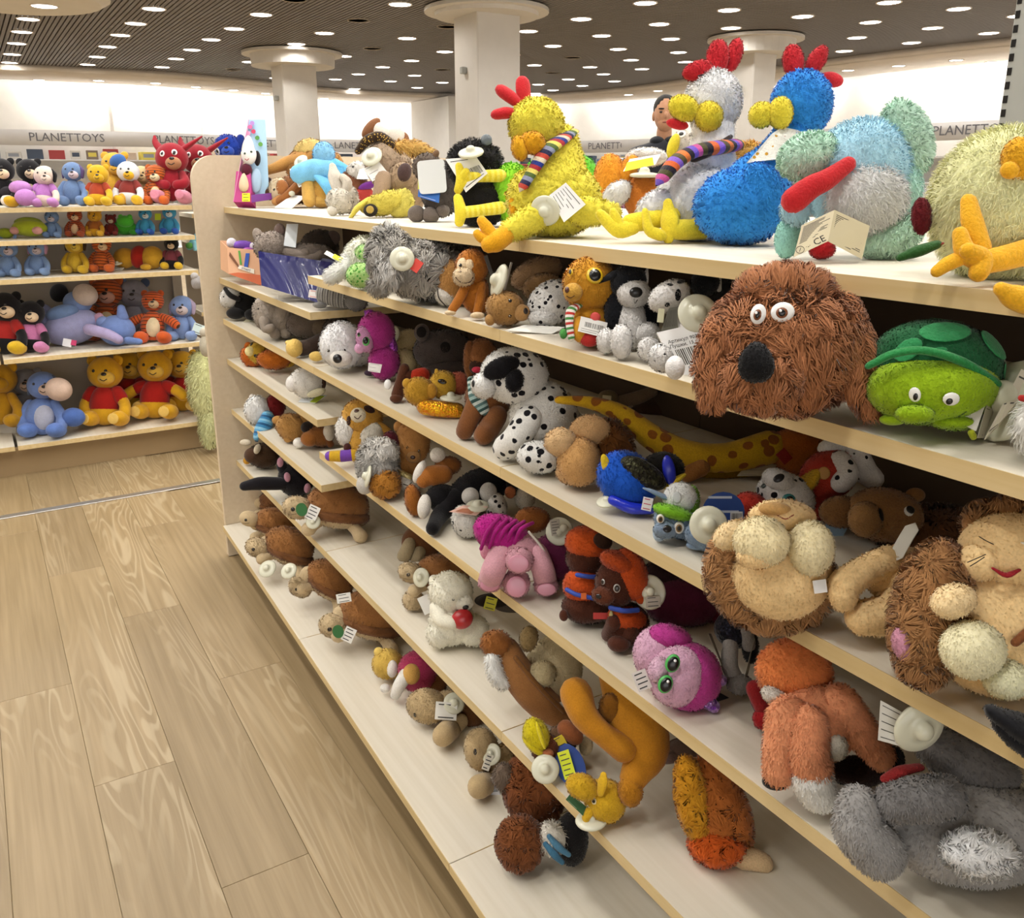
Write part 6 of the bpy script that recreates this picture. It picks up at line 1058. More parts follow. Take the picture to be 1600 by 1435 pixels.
for x, y, r in ((960, 914, 6), (941, 906, 4)): t.s_(H, 'eye_rim', 'g:b8b4ae', x, y, r*.9, r*1.15, out=2); t.s_(H, 'eye', 'g:2a2018', x, y, r*.65, r*.85, out=3.6)
t.s_(H, 'badge', 'c:d8d4c8', 966, 876, 6, 5, a=-20, out=8); t.k_('collar', 'c:2c4aa8', [(954, 950, B.w-36, 4), (974, 955, B.w-38, 4), (996, 954, B.w-32, 4)]); t.s_(V_, 'tag', 'g:b8a868', 955, 958, 4, 6, out=3); t.k_('leg', DK, [(960, 972, B.w-22, 12), (950, 992, 'g', 11)]); t.e('foot', DK, 967, 1006, 18, 13, 17, w='g'); t.k_('leg', DK, [(985, 985, B.w-20, 13), (972, 1002, 'g', 12)]); t.card('cape_tip', 'c:b8322a', 938, 963, 22, 10, w=B.w-10); t.k_('ear', OR, [(1000, 915, H.w-8, 9), (1002, 935, H.w-12, 10)], H.o, flat=.6)
t.disc(1014, 926, 27, w=B.w-26, n=(-.5, .1, -.85)); t.card('price_tag', 'c:bdb4a6', 1020, 941, 22, 17, a=4, w=B.w-42, lines=3); t.e('tag_pin', SECP, 1016, 925, 7, w=B.w-42); t.done()
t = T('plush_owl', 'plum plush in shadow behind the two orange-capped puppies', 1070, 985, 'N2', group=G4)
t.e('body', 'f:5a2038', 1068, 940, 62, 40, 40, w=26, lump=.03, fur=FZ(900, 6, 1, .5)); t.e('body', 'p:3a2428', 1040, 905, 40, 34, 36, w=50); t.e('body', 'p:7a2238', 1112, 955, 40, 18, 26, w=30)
t = T('plush_giraffe', 'pink and magenta plush with big green eyes and purple glitter horns, lying down', 1060, 1095, 'N2', group=G4)
LPK, MG = 'p:e0b2cc', 'p:bf3f94'
B = t.e('body', LPK, 1030, 1026, 40, 46, 38, w='g', a=10); t.e('wing', MG, 1048, 998, 34, 20, 24, w=B.w-14, a=-15); H = t.e('head', MG, 1075, 1058, 52, 52, 46, w=B.w-30, a=-20); t.e('face', LPK, 1058, 1058, 42, 46, 36, w=H.w-20, a=-20); Z = t.e('muzzle', 'p:e4bcd2', 1030, 1048, 16, 20, 16, w=H.w-38, a=-20)
for x, y in ((1051, 1038), (1040, 1070)): t.e('eye_rim', 'g:4fae58', x, y, 11, 14, 5, w=H.w-60, a=-20); t.e('eye', 'g:0b0a0e', x+1, y+1, 8.5, 11, 4, w=H.w-63, a=-20); t.e('eye_glint', 'g:ffffff', x+4, y-4, 2.2, w=H.w-67)
for p in ([(1096, 1056, 0, 9), (1116, 1060, 0, 10), (1126, 1064, 0, 9)], [(1090, 1088, -6, 9), (1106, 1098, -8, 11), (1114, 1104, -8, 10)]): t.k_('horn', 'q:6a2a9a:c8a0e8', [(x, y, H.w-12+w, r) for x, y, w, r in p])
t.card('swing_tag', 'c:dcd4d0', 1004, 1064, 22, 30, a=22, w=B.w-62, lines=4); t.card('clip_tag', 'c:232326', 1124, 1106, 34, 46, a=-28, w=H.w+8, tilt=40, clip=.4, th=2); t.done()
t = T('plush_bat', 'dark glittery plush with two pale grey legs hanging by a folded card', 1150, 1080, 'N2', group=G4)
B = t.e('body', 'q:14141c:2a2a38', 1150, 985, 34, 30, 28, w=20); t.k_('leg', 'p:8f8a84', [(1142, 1005, 6, 12), (1140, 1040, 0, 13), (1150, 1062, 0, 12)]); t.k_('leg', 'p:8a857f', [(1164, 985, 0, 12), (1170, 1010, 0, 11)]); t.e('foot', 'p:7f7a74', 1156, 1070, 20, 15, 16, w='g'); t.sheet('fold_card', 'c:8f8a7a', [(1156, 1088, -18), (1160, 1089, 14), (1182, 1000, 14), (1178, 1000, -18)]); t.sheet('fold_card', 'c:7a7464', [(1128, 1040, -10), (1131, 1042, 14), (1112, 992, 14), (1108, 992, -10)]); t.e('belt', 'p:1c191a', 1172, 1012, 12, 26, 14, w=6); t.done()
FO, FO2 = 'f:d27a42', 'f:d9936a'
t = T('plush_fox', 'large orange plush fox with white-tipped tail hanging to the shelf front', 1275, 1255, 'N2', group=G4)
B = t.e('body', FO2, 1272, 1125, 66, 62, 56, w=-10, fur=FZ(2600, 6, 1.2, .5)); k = B.w; t.e('head', FO, 1240, 1046, 60, 52, 50, w=k+34, fur=FZ(1800, 6, 1.2, .5)); t.e('throat', 'p:d9d0c4', 1212, 1088, 26, 14, 22, w=k-2, a=-30); t.k_('tail', FO2, [(1262, 1130, k-50, 30), (1262, 1175, k-56, 31), (1268, 1200, k-56, 31)], fur=FZ(1800, 6, 1.2, .5)); t.k_('tail_tip', 'f:e2dfda', [(1268, 1214, k-56, 31), (1276, 1236, k-54, 29), (1282, 1242, k-52, 26)], fur=FZ(1000, 5, 1.2, .5)); t.k_('leg', FO2, [(1232, 1120, k-30, 34), (1218, 1170, k-36, 26), (1214, 1206, k-38, 23)], fur=FZ(1500, 6, 1.2, .5)); t.e('foot', 'p:15110f', 1210, 1222, 20, 11, 18, w=k-34); t.k_('leg', FO2, [(1310, 1100, k-20, 34), (1345, 1140, k-24, 28), (1378, 1180, k-20, 22)], fur=FZ(1500, 6, 1.2, .5)); t.e('foot', 'p:15110f', 1398, 1184, 16, 18, 16, w=k-16); t.e('belly', 'p:d8d2c2', 1304, 1164, 20, 22, 20, w=k-46); t.e('seat', 'p:2a1813', 1340, 1205, 46, 22, 30, w=k+6); t.done()  # near-black seat is the shadow under the fox, put into colour
t = T('plush_parrot', 'red and black plush foot poking out left of the orange fox', 1195, 1130, 'N2', group=G4)
t.k_('foot', 'p:8f1f22', [(1180, 1078, 4, 14), (1192, 1105, 0, 14)]); t.e('toe', 'p:b5262c', 1194, 1124, 17, 16, 14, w=-4); t.k_('sole', 'p:241618', [(1184, 1095, 8, 12), (1200, 1136, 4, 10)]); t.done()
t = T('plush_rabbit', 'large grey plush rabbit with white tail lying at the right end of the fourth shelf', 1420, 1345, 'N2', group=G4)
GR = 'f:93918f'
B = t.e('body', GR, 1520, 1300, 130, 76, 70, w='g', fur=FZ(3200, 6, 1.3, .5)); k = B.w; t.k_('arm', GR, [(1372, 1330, k-40, 38), (1342, 1295, k-44, 36), (1342, 1262, k-40, 30)], fur=FZ(1800, 6, 1.3, .5)); t.k_('arm', 'f:737170', [(1395, 1256, k-52, 26), (1435, 1250, k-56, 30), (1475, 1245, k-50, 30)], fur=FZ(1600, 6, 1.3, .5)); t.e('head', 'f:5f5c5a', 1510, 1190, 84, 38, 48, w=k+24, a=-22, fur=FZ(1300, 6, 1.3, .5)); t.e('tail', 'f:e3e1dd', 1530, 1334, 52, 30, 32, w=k-76, fur=FZ(1200, 12, 1.2, .4, (0, .6, 0), .8, 30)); t.k_('ribbon', 'p:8a2222', [(1384, 1218, k-30, 8), (1408, 1206, k-26, 10), (1436, 1200, k-20, 8)], flat=.5)
t.disc(1436, 1138, 40, w=k-54, n=(.2, -.25, -.95)); t.sheet('price_tag', 'c:cfcbc0', [(1372, 1158, k-50), (1408, 1168, k-54), (1412, 1116, k-48), (1376, 1096, k-44)], lines=5); t.done()
# ================================================================ ROW C2
G5 = 'plush animals along the fifth shelf'
t = T('plush_duck', 'small dark brown plush bird lying with pale feet in the air by the end panel', 408, 728, 'C2', group=G5)
B = t.e('body', 'p:46311f', 412, 712, 24, 19, 18, w='g'); t.e('foot', 'p:ddd2bc', 384, 692, 9, 5, 5, w=B.w-10); t.e('foot', 'p:d2c6ae', 402, 702, 5, 8, 5, w=B.w-20, a=-20); t.e('beak', 'p:c8922c', 386, 720, 6, 6, 6, w='g'); t.e('head', 'p:503828', 394, 712, 12, 12, 11, w=B.w-8); t.done()
t = T('plush_cat', 'black plush cat with pink paws, its tail hanging over the shelf edge', 452, 772, 'C2', group=G5)
B = t.e('body', 'p:18151a', 462, 750, 27, 25, 24, w='g', a=-25); t.k_('tail', 'p:18151a', [(382, 760, B.w-34, 7), (405, 756, B.w-30, 10), (430, 756, B.w-22, 10), (450, 756, B.w-10, 9)]); t.k_('leg', 'p:1b181d', [(448, 742, B.w-6, 9), (440, 728, B.w-8, 8)]);
for x, y, a in ((438, 723, 0), (449, 746, 10), (480, 763, -10)): t.e('paw_pad', 'p:c08c9c', x, y, 5, 7.5, 4, w=B.w-26, a=a)
t.done()
def tag_set(t, x, y, w, logo=True):
    t.card('swing_tag', 'c:eeece6', x, y, 17, 22, a=-25, w=w, lines=4)
    if logo: t.card('logo_tag', 'c:2f6a34', x-17, y-5, 17, 20, a=15, w=w-1, clip=1, th=1.2)
t = T('plush_turtle', 'beige plush turtle with brown shell and green round tag on the far fifth shelf', 530, 828, 'C2', group=G5)
t.turtle(528, 796, 112, a=-8, head=(-.56, -.02)); tag_set(t, 489, 802, t.S.w-46); t.disc(490, 816, 11, w=t.S.w-42, n=(0, .3, -.9)); t.done()
t = T('plush_turtle', 'beige plush turtle with a security tag left of the white bear', 672, 960, 'C2', group=G5)
t.turtle(692, 905, 100, a=-20, head=(-.50, -.10), w=8); t.disc(658, 903, 15, w=t.S.w-40, n=(-.5, .2, -.9)); t.e('flipper', 'p:cdb68f', 646, 938, 17, 16, 15, w='g'); t.card('price_tag', 'c:eceae4', 668, 944, 22, 28, a=25, w=t.S.w-34); t.done()
t = T('plush_monkey', 'brown plush with beige feet upside down in the dark behind that turtle', 640, 900, 'C2', group=G5, dy=.06)
t.e('body', 'p:6b4326', 660, 848, 34, 30, 28, w=50); t.k_('foot', 'p:a89878', [(640, 850, 24, 10), (632, 870, 20, 12)]); t.k_('foot', 'p:9c8c6e', [(656, 862, 26, 10), (650, 878, 22, 11)])
t = T('plush_bear', 'white plush polar bear holding a shiny red heart', 705, 1008, 'C2', group=G5)
WB = 'f:dcd9c8'
B = t.e('body', WB, 706, 972, 36, 36, 30, w='g', fur=FZ(800, 4, 1, .5)); H = t.e('head', WB, 704, 926, 34, 32, 30, w=B.w-8, fur=FZ(900, 4, 1, .5)); t.e('ear', WB, 678, 908, 8, 9, 6, w=H.w+6); Z = t.e('muzzle', 'p:e4e1d2', 724, 942, 16, 13, 14, w=H.w-16); t.s_(Z, 'nose', 'g:1a1516', 728, 947, 5, 4, par=H.o); t.eyes(H, [(710, 932), (726, 930)], 2)
t.e('foot', WB, 688, 990, 22, 22, 20, w='g', fur=FZ(400, 4, 1, .5)); t.e('foot', WB, 738, 985, 26, 24, 22, w='g', fur=FZ(400, 4, 1, .5)); t.k_('arm', WB, [(684, 950, B.w-18, 13), (690, 968, B.w-28, 12), (706, 974, B.w-34, 10)]); Z2 = t.e('heart', 'g:b0242a', 722, 968, 17, 15, 10, w=B.w-34, a=25); t.card('price_tag', 'c:d6d23a', 766, 944, 18, 20, a=-15, w=B.w+8, lines=3); t.done()
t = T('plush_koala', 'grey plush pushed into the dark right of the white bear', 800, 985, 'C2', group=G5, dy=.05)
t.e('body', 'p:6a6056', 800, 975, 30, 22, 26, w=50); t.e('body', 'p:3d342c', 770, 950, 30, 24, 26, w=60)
t = T('plush_squirrel', 'brown and cream plush squirrel stretched out on the fifth shelf', 820, 1130, 'C2', group=G5)
SB = 'p:9a6a3c'
B = t.k_('body', SB, [(792, 1020, 6, 22), (812, 1058, 0, 26), (846, 1098, 0, 26), (892, 1128, 4, 18)]); H = t.e('head', 'f:8f5a2c', 776, 1008, 24, 20, 20, w=-2, fur=FZ(500, 5, 1, .5)); t.e('ear', 'p:8a5a30', 762, 998, 8, 9, 5, w=0); t.k_('chest', 'f:e4e0da', [(770, 1032, -14, 11), (776, 1056, -16, 12), (786, 1068, -14, 10)], fur=FZ(500, 6, 1, .5)); t.e('belly', 'p:cfbf98', 862, 1052, 46, 62, 36, w=34, a=-20); t.e('foot', 'p:9c8458', 826, 1000, 14, 20, 12, w=-4, a=-10); t.e('knee', 'p:d2c298', 846, 1055, 22, 20, 20, w=-6, lump=.04); t.k_('seam', 'p:7c5228', [(806, 1030, -18, 4), (838, 1070, -24, 4), (880, 1112, -18, 4)]); t.card('price_tag', 'c:e8e5da', 888, 1108, 26, 28, a=20, w=-12); t.done()
t = T('plush_puppy', 'brown plush puppy in a yellow hard hat beside a blue oval tag', 850, 1185, 'C2', group=G5)
H = t.e('head', 'p:6b3a20', 852, 1170, 22, 22, 20, w='g'); t.e('hard_hat', 'p:dccb1e', 838, 1150, 20, 27, 20, w=H.w-8, a=18); t.e('hat_crest', 'p:e6d62a', 845, 1150, 4, 22, 6, w=H.w-26, a=18); t.e('hat_brim', 'p:d2c01a', 836, 1166, 24, 8, 20, w=H.w-8, a=-38); t.s_(H, 'badge', 'c:6a6a5a', 830, 1142, 4, 6, out=14); B = t.e('body', 'p:6f5138', 878, 1158, 22, 24, 20, w='g', a=20); t.card('vest_badge', 'c:d8c22a', 873, 1160, 20, 16, a=28, w=B.w-22, lines=2); t.k_('leg', 'p:8f5430', [(884, 1140, B.w-12, 14), (898, 1152, B.w-16, 13)]); t.e('foot', 'p:dcd2b0', 915, 1166, 11, 15, 11, w='g', a=-10); t.e('muzzle', 'p:b06a44', 856, 1178, 9, 7, 8, w=H.w-20)
t.disc(852, 1202, 21, w=H.w-34, n=(-.1, .35, -.9)); L = t.card('swing_tag', 'c:23489a', 890, 1196, 44, 66, a=28, w=H.w-22, tilt=30, clip=1, label='blue oval swing tag'); t.card('price_label', 'c:dbe81f', 885, 1195, 18, 40, a=18, w=H.w-28, tilt=30, lines=5); t.done()
t = T('plush_kangaroo', 'ochre plush kangaroo lying on a security tag with its yellow head at the shelf front', 945, 1285, 'C2', group=G5)
OK_, YK = 'p:bd7f1e', 'p:dcb028'
B = t.k_('body', OK_, [(962, 1060, 60, 28), (990, 1120, 30, 46), (1008, 1172, 6, 38), (990, 1215, -14, 22)], nu=20); t.k_('leg', OK_, [(900, 1085, 24, 26), (914, 1120, 4, 22), (945, 1150, -8, 18), (975, 1170, -10, 22)]); t.e('foot', OK_, 985, 1236, 19, 24, 19, w=-24); t.e('pouch', 'p:8c5a18', 955, 1108, 20, 24, 20, w=20)
H = t.e('head', YK, 946, 1252, 32, 33, 30, w='g', a=20); Z = t.e('muzzle', YK, 910, 1230, 26, 19, 20, w=H.w-14, a=-20); t.k_('ear', YK, [(938, 1238, H.w-26, 7), (942, 1222, H.w-26, 9), (943, 1213, H.w-24, 6)], flat=.5); t.k_('ear', YK, [(922, 1268, H.w-14, 8), (916, 1278, H.w-16, 7)]); t.eyes(H, [(926, 1243), (918, 1257)], 3, white='c:e8e0c0', wr=1.5); t.disc(924, 1282, 25, w=H.w-10, n=(-.1, .96, -.2)); t.sheet('swing_tag', 'c:2e5a32', [(884, 1250, H.w-10), (914, 1278, H.w-20), (924, 1268, H.w-14), (892, 1240, H.w-6)], lines=2, ink='c:b8c4a0'); t.done()
t = T('plush_rabbit', 'mauve-grey plush head tucked behind the ochre kangaroo', 1035, 1240, 'C2', group=G5, dy=.05)
t.e('head', 'p:8a7068', 1035, 1190, 28, 20, 22, w=40); t.e('body', 'p:6a5448', 1070, 1180, 30, 26, 26, w=60)
t = T('plush_lion', 'orange and yellow tie-dyed shaggy plush at the right end of the fifth shelf', 1120, 1350, 'C2', group=G5)
B = t.e('body', 'f:a8612a', 1120, 1270, 50, 90, 44, w=20, a=20, fur=FZ(2400, 8, 1.2, .5, (.2, -1, 0), .7, 40)); t.e('side', 'f:c98f22', 1082, 1250, 26, 70, 26, w=B.w-20, a=10, fur=FZ(1200, 8, 1.2, .5, (0, -1, 0), .7, 40)); t.e('rump', 'f:c4591e', 1120, 1322, 44, 30, 30, w=B.w-24, fur=FZ(900, 8, 1.2, .5, (0, -1, 0), .7, 40)); t.e('paw', 'p:a87f58', 1068, 1232, 14, 26, 14, w=B.w-20, a=15); t.k_('foot', 'p:d2b48a', [(1160, 1340, B.w-20, 20), (1190, 1350, B.w-24, 18)]); t.done(.0)
# ================================================================ BASE DECK
G6 = 'plush animals on the bottom deck'
def base_turtle(lab, x, y, cx, cy, L, a, head, logo=None, disc=None, tagp=None, w=0, shell='p:9a6839'):
    t = T('plush_turtle', lab, x, y, 'base', group=G6); t.turtle(cx, cy, L, a=a, head=head, w=w, shell=shell)
    if logo: tag_set(t, logo[0], logo[1], t.S.w-L*.5)
    if disc: t.disc(disc[0], disc[1], disc[2], w=t.S.w-L*.45, n=(-.2, .5, -.8))
    if tagp: t.card('price_tag', 'c:ecebe4', tagp[0], tagp[1], tagp[2], tagp[3], a=tagp[4], w=t.S.w-L*.4, lines=3)
    t.done(); return t
base_turtle('dark brown shelled plush turtle at the very back corner of the bottom deck', 440, 820, 432, 792, 66, -20, (-.05, .0), w=24, shell='p:7f5433')
base_turtle('farthest beige plush turtle, its head resting at the deck corner by the end panel', 420, 845, 432, 822, 78, -15, (-.54, -.14))
base_turtle('second beige plush turtle with a wide brown shell, from the end panel', 440, 892, 452, 858, 92, -22, (-.54, -.02), disc=(418, 889, 14))
base_turtle('third plush turtle from the end panel, with white round security tag by its cheek', 500, 955, 516, 910, 94, -30, (-.50, .08), disc=(451, 892, 13))
base_turtle('fourth plush turtle from the end panel, with green round tag and white price tag', 560, 1016, 580, 966, 118, -15, (-.50, .10), logo=(545, 992), tagp=(537, 934, 22, 14, 10))
t = T('plush_bear', 'yellow plush bear in a pink shirt lying face down on the bottom deck', 630, 1092, 'base', group=G6)
B = t.e('body', 'p:b23a60', 652, 1050, 30, 32, 28, w='g', a=20); H = t.e('head', 'p:dcb858', 606, 1038, 25, 24, 23, w='g'); t.e('ear', 'p:e2c468', 592, 1020, 8, 8, 6, w=H.w-4); t.e('cheek', 'p:e6e0d6', 613, 1046, 9, 14, 9, w=H.w-18); t.k_('leg', 'p:e6e2da', [(634, 1056, B.w-20, 11), (624, 1072, B.w-26, 10), (618, 1086, 'g', 8)]); t.e('paw', 'p:e6e2da', 602, 1076, 8, 7, 8, w='g'); t.e('knee', 'p:d0a256', 643, 1054, 14, 16, 12, w=B.w-24); t.e('rump', 'p:8a5a34', 678, 1068, 20, 20, 18, w=B.w+10); t.done()
t = T('plush_turtle', 'beige plush turtle lying on its side with a blank tag and security tag', 690, 1165, 'base', group=G6)
SK = 'p:bfa67c'
H = t.e('head', SK, 668, 1104, 34, 27, 26, w='g', a=-10); t.s_(H, 'eye', 'g:17110e', 650, 1112, 3, 4); t.e('neck', SK, 700, 1100, 28, 20, 22, w=H.w+10); t.k_('flipper', SK, [(720, 1128, H.w-4, 12), (704, 1140, H.w-12, 18), (692, 1150, 'g', 17)]); t.e('shell', 'p:7c5433', 738, 1112, 26, 30, 26, w=H.w+26); t.card('price_tag', 'c:eae9e2', 697, 1112, 34, 28, a=-4, w=H.w-30, lines=2); t.disc(709, 1100, 17, w=H.w-24, n=(.3, .5, -.8)); t.done()
t = T('plush_turtle', 'beige plush turtle hanging its head beside the brown fluffy plush', 745, 1245, 'base', group=G6)
H = t.e('head', SK, 752, 1172, 28, 34, 26, w='g', a=10); t.s_(H, 'eye', 'g:17110e', 743, 1167, 3, 5); t.e('neck', SK, 780, 1190, 26, 26, 22, w=H.w+10); t.k_('flipper', SK, [(784, 1216, H.w-6, 16), (762, 1226, H.w-12, 19), (748, 1230, 'g', 18)]); t.e('shell', 'p:6b4a2e', 806, 1180, 30, 30, 28, w=H.w+30); t.disc(768, 1180, 17, w=H.w-28, n=(-.5, .5, -.8)); t.card('price_tag', 'c:e8e4d6', 762, 1192, 12, 26, a=-20, w=H.w-36, lines=4); t.card('barcode_tag', 'c:e6e6ea', 771, 1229, 19, 28, a=4, w=H.w-40, bar=True, ink='c:2a2a3a'); t.done()
t = T('plush_hedgehog', 'brown tufted fluffy plush at the near end of the bottom deck', 830, 1295, 'base', group=G6)
B = t.e('body', 'f:7d4826', 834, 1236, 46, 56, 40, w='g', a=15, fur=FZ(2400, 9, 1.2, .5, (-.1, -1, 0), .8, 40)); t.e('collar', 'f:6a5a4c', 790, 1215, 18, 20, 16, w=B.w-4, fur=FZ(500, 7, 1, .5)); t.done()
t = T('plush_ostrich', 'brown, white and blue feathered plush below the tufted brown plush', 830, 1365, 'base', group=G6)
B = t.e('body', 'f:774524', 812, 1318, 36, 40, 34, w='g', fur=FZ(1600, 9, 1.2, .5, (-.1, -1, 0), .8, 40)); t.e('chest', 'f:c9c4b8', 862, 1310, 26, 22, 22, w=B.w+2, fur=FZ(500, 8, 1, .5)); t.e('back', 'p:1c1a1a', 892, 1312, 26, 40, 28, w=B.w+14); t.k_('feather', 'p:4f7f9c', [(858, 1308, B.w-20, 4), (872, 1324, B.w-24, 6), (888, 1336, B.w-22, 4)]); t.k_('feather', 'p:3f6f8c', [(852, 1320, B.w-22, 4), (866, 1336, B.w-26, 6), (878, 1348, B.w-24, 4)]); t.done()
# ================================================================ UNIT ACROSS THE AISLE, top row
GA, GB, GC, GD, GE = ('plush on the top row across the aisle', 'plush on the second row across the aisle', 'plush on the third row across the aisle', 'plush on the fourth row across the aisle', 'plush on the bottom row across the aisle')
def bear(name, lab, x, y, lev, h, fur, grp, **kw):
    t = T(name, lab, x, y, lev, group=grp); t.bear(x, y, h, fur, **kw); t.done(); return t
KB, CRM = 'p:1a181b', 'p:e2c9a8'
bear('plush_bear', 'yellow-footed black plush bear cut off by the left edge, top row across the aisle', 2, 324, 'R1', 78, KB, GA, muz=CRM, legc='p:d2a426', turn=.3)
bear('plush_bear', 'black plush bear with cream face slumped behind the lilac puppy, top row', 44, 318, 'R1', 76, KB, GA, muz=CRM, belly=CRM, legc='p:e6e0da', turn=.4, w=10)
bear('plush_puppy', 'cream plush puppy in a lilac dress with lilac feet, top row across the aisle', 70, 327, 'R1', 66, 'p:e2cfc2', GA, shirt='p:bf7fc8', legc='p:c98cd0', ear='flop', earc=KB, turn=.3)
t = T('plush_slippers', 'pair of lilac plush feet lying between black bear and lilac puppy, top row', 40, 325, 'R1', group=GA); t.e('foot', 'p:c48acb', 32, 296, 17, 11, 12, w=-4); t.e('foot', 'p:bf84c6', 40, 311, 16, 13, 12, w=-8); t.e('leg', 'p:2a262c', 12, 304, 18, 10, 12, w=2); t.e('sock', 'p:e6e0dc', 14, 316, 12, 10, 10, w=0); t.done()
DK_ = 'p:6f8ab4'
bear('plush_donkey', 'blue-grey plush donkey with pale muzzle sitting left of the yellow bear, top row', 113, 319, 'R1', 72, DK_, GA, muz='p:cdbcc4', ear='flop', earc='p:5a4a78', turn=.15, headr=.21)
bear('plush_bear', 'yellow plush bear with red neckcloth in front of the others, top row', 153, 322, 'R1', 66, 'p:d8ac28', GA, shirt='p:b0482c', legc='p:dfb62e', turn=.15)
bear('plush_bear', 'yellow plush bear leaning at the back behind the white duck, top row', 178, 312, 'R1', 84, 'p:d9a93c', GA, turn=.2, w=24)
t = bear('plush_duck', 'white plush duck with yellow bill and feet, top row across the aisle', 200, 319, 'R1', 70, 'p:e2e4e6', GA, muz='p:dbab2a', legc='p:dcb02a', turn=.1, ear='none', shirt='p:8e3a34'); t.e('cap', 'p:3f68a8', 184, 251, 13, 11, 9, w=-4, a=30)
bear('plush_tiger', 'orange plush tiger cub with cream belly, sitting left of the red plush, top row', 243, 317, 'R1', 64, 't:7:c8622a:c8622a:d27030:4a2a1c', GA, belly='p:e3d3aa', muz='p:e3d3aa', turn=-.2, legc='p:d4682c')
bear('plush_lion', 'cream and tan plush pressed between duck and red plush, top row', 220, 310, 'R1', 62, 'p:d2b888', GA, turn=.3, w=20)
RD = 'p:9a1f2c'
for lab, x, h, w, c in (('crimson winged-eared plush in front of its twin, top row across the aisle', 268, 96, 0, RD), ('second crimson plush half behind the rounded end panel, top row', 308, 94, 26, 'p:92202c')):
    t = T('plush_owl', lab, x, 318, 'R1', group=GA); t.bear(x, 318, h, c, ear='none', muz='p:b5805c', turn=.25, headr=.25, pad='p:d98ca0', legc='p:d2879a', arms='in', w=w)
    for sx in (-1, 1): t.k_('ear', c, [(x+sx*14, 318-h*.85, t.H.w+4, 10), (x+sx*28+4, 318-h*.98, t.H.w+6, 7), (x+sx*36+10, 318-h*1.08, t.H.w+8, 3)], t.H.o, flat=.5)
    t.eyes(t.H, [(x-6, 318-h*.74), (x+12, 318-h*.77)], 2.4, white='g:e8e4e0', wr=1.8)
for lab, x, h in (('royal blue plush cat looking over the rounded end panel', 356, 62), ): 
    t = T('plush_cat', lab, x, 276, 1.305, group=GA); t.bear(x, 276, h, 'p:2a4ab8', ear='none', headr=.32, turn=0, muz='p:3a5ac0'); t.k_('ear', 'p:243c98', [(x+16, 228, t.H.w, 7), (x+20, 216, t.H.w, 6)], t.H.o); t.eyes(t.H, [(x-12, 240), (x+6, 239)], 3, white='g:dfe4ee', wr=1.7)
# second row
t = T('plush_pig', 'lime plush pig with pink cheeks lying down, second row across the aisle', 45, 368, 'R2', group=GB); B = t.e('body', 'p:a9b52c', 46, 354, 27, 13, 16, w=4); t.e('cheek', 'p:d29a92', 22, 358, 7, 6, 6, w=-8); t.e('cheek', 'p:d29a92', 58, 358, 8, 6, 6, w=-8); t.e('foot', 'p:9aa828', 8, 362, 12, 8, 9, w=-2); t.e('shell', 'p:96a428', 44, 346, 22, 9, 12, w=8); t.done()
bear('plush_donkey', 'small blue-grey plush donkey, second row across the aisle', 80, 366, 'R2', 44, DK_, GB, muz='p:b8b0bc', ear='long', turn=-.2)
bear('plush_tiger', 'small rusty striped plush tiger, second row across the aisle', 116, 366, 'R2', 46, 't:7:a84a26:a84a26:b85a2c:3a2018', GB, belly='p:d8b48c', muz='p:d8b48c', turn=0)
bear('plush_bear', 'small yellow plush bear with red top, second row across the aisle', 147, 365, 'R2', 44, 'p:cf9a26', GB, shirt='p:a8642a', turn=.1, legc='p:d8a42c')
bear('plush_bear', 'small maroon and cream plush squeezed behind the green frog, second row', 172, 362, 'R2', 34, 'p:7a2a24', GB, muz='p:cbb8a0', w=8)
t = T('plush_frog', 'bright green plush frog, second row across the aisle', 194, 362, 'R2', group=GB); B = t.e('body', 'p:42a02c', 194, 350, 18, 12, 13, w='g'); t.e('head', 'p:48a830', 195, 341, 13, 9, 10, w=-6); t.e('eye_bump', 'p:4cb034', 188, 334, 4, 4, 4, w=-8); t.e('eye_bump', 'p:4cb034', 202, 334, 4, 4, 4, w=-8); t.e('foot', 'p:3c9428', 180, 358, 7, 4, 6, w='g'); t.e('foot', 'p:3c9428', 208, 358, 7, 4, 6, w='g'); t.done()
bear('plush_puppy', 'sky blue plush puppy with white head, left of its twin, second row', 226, 361, 'R2', 44, 'p:459cc8', GB, muz='p:dfe3e4', headr=.22, legc='p:2d58b0', turn=.1, pad='p:3a6ac0', earc='p:cfd8da')
t = bear('plush_puppy', 'sky blue plush puppy beside the end panel, second row across the aisle', 264, 360, 'R2', 46, 'p:459cc8', GB, muz='p:dfe3e4', headr=.22, legc='p:2d58b0', turn=-.1, earc='p:cfd8da'); t.card('price_label', 'c:c9d62a', 246, 333, 9, 10, w=-6)
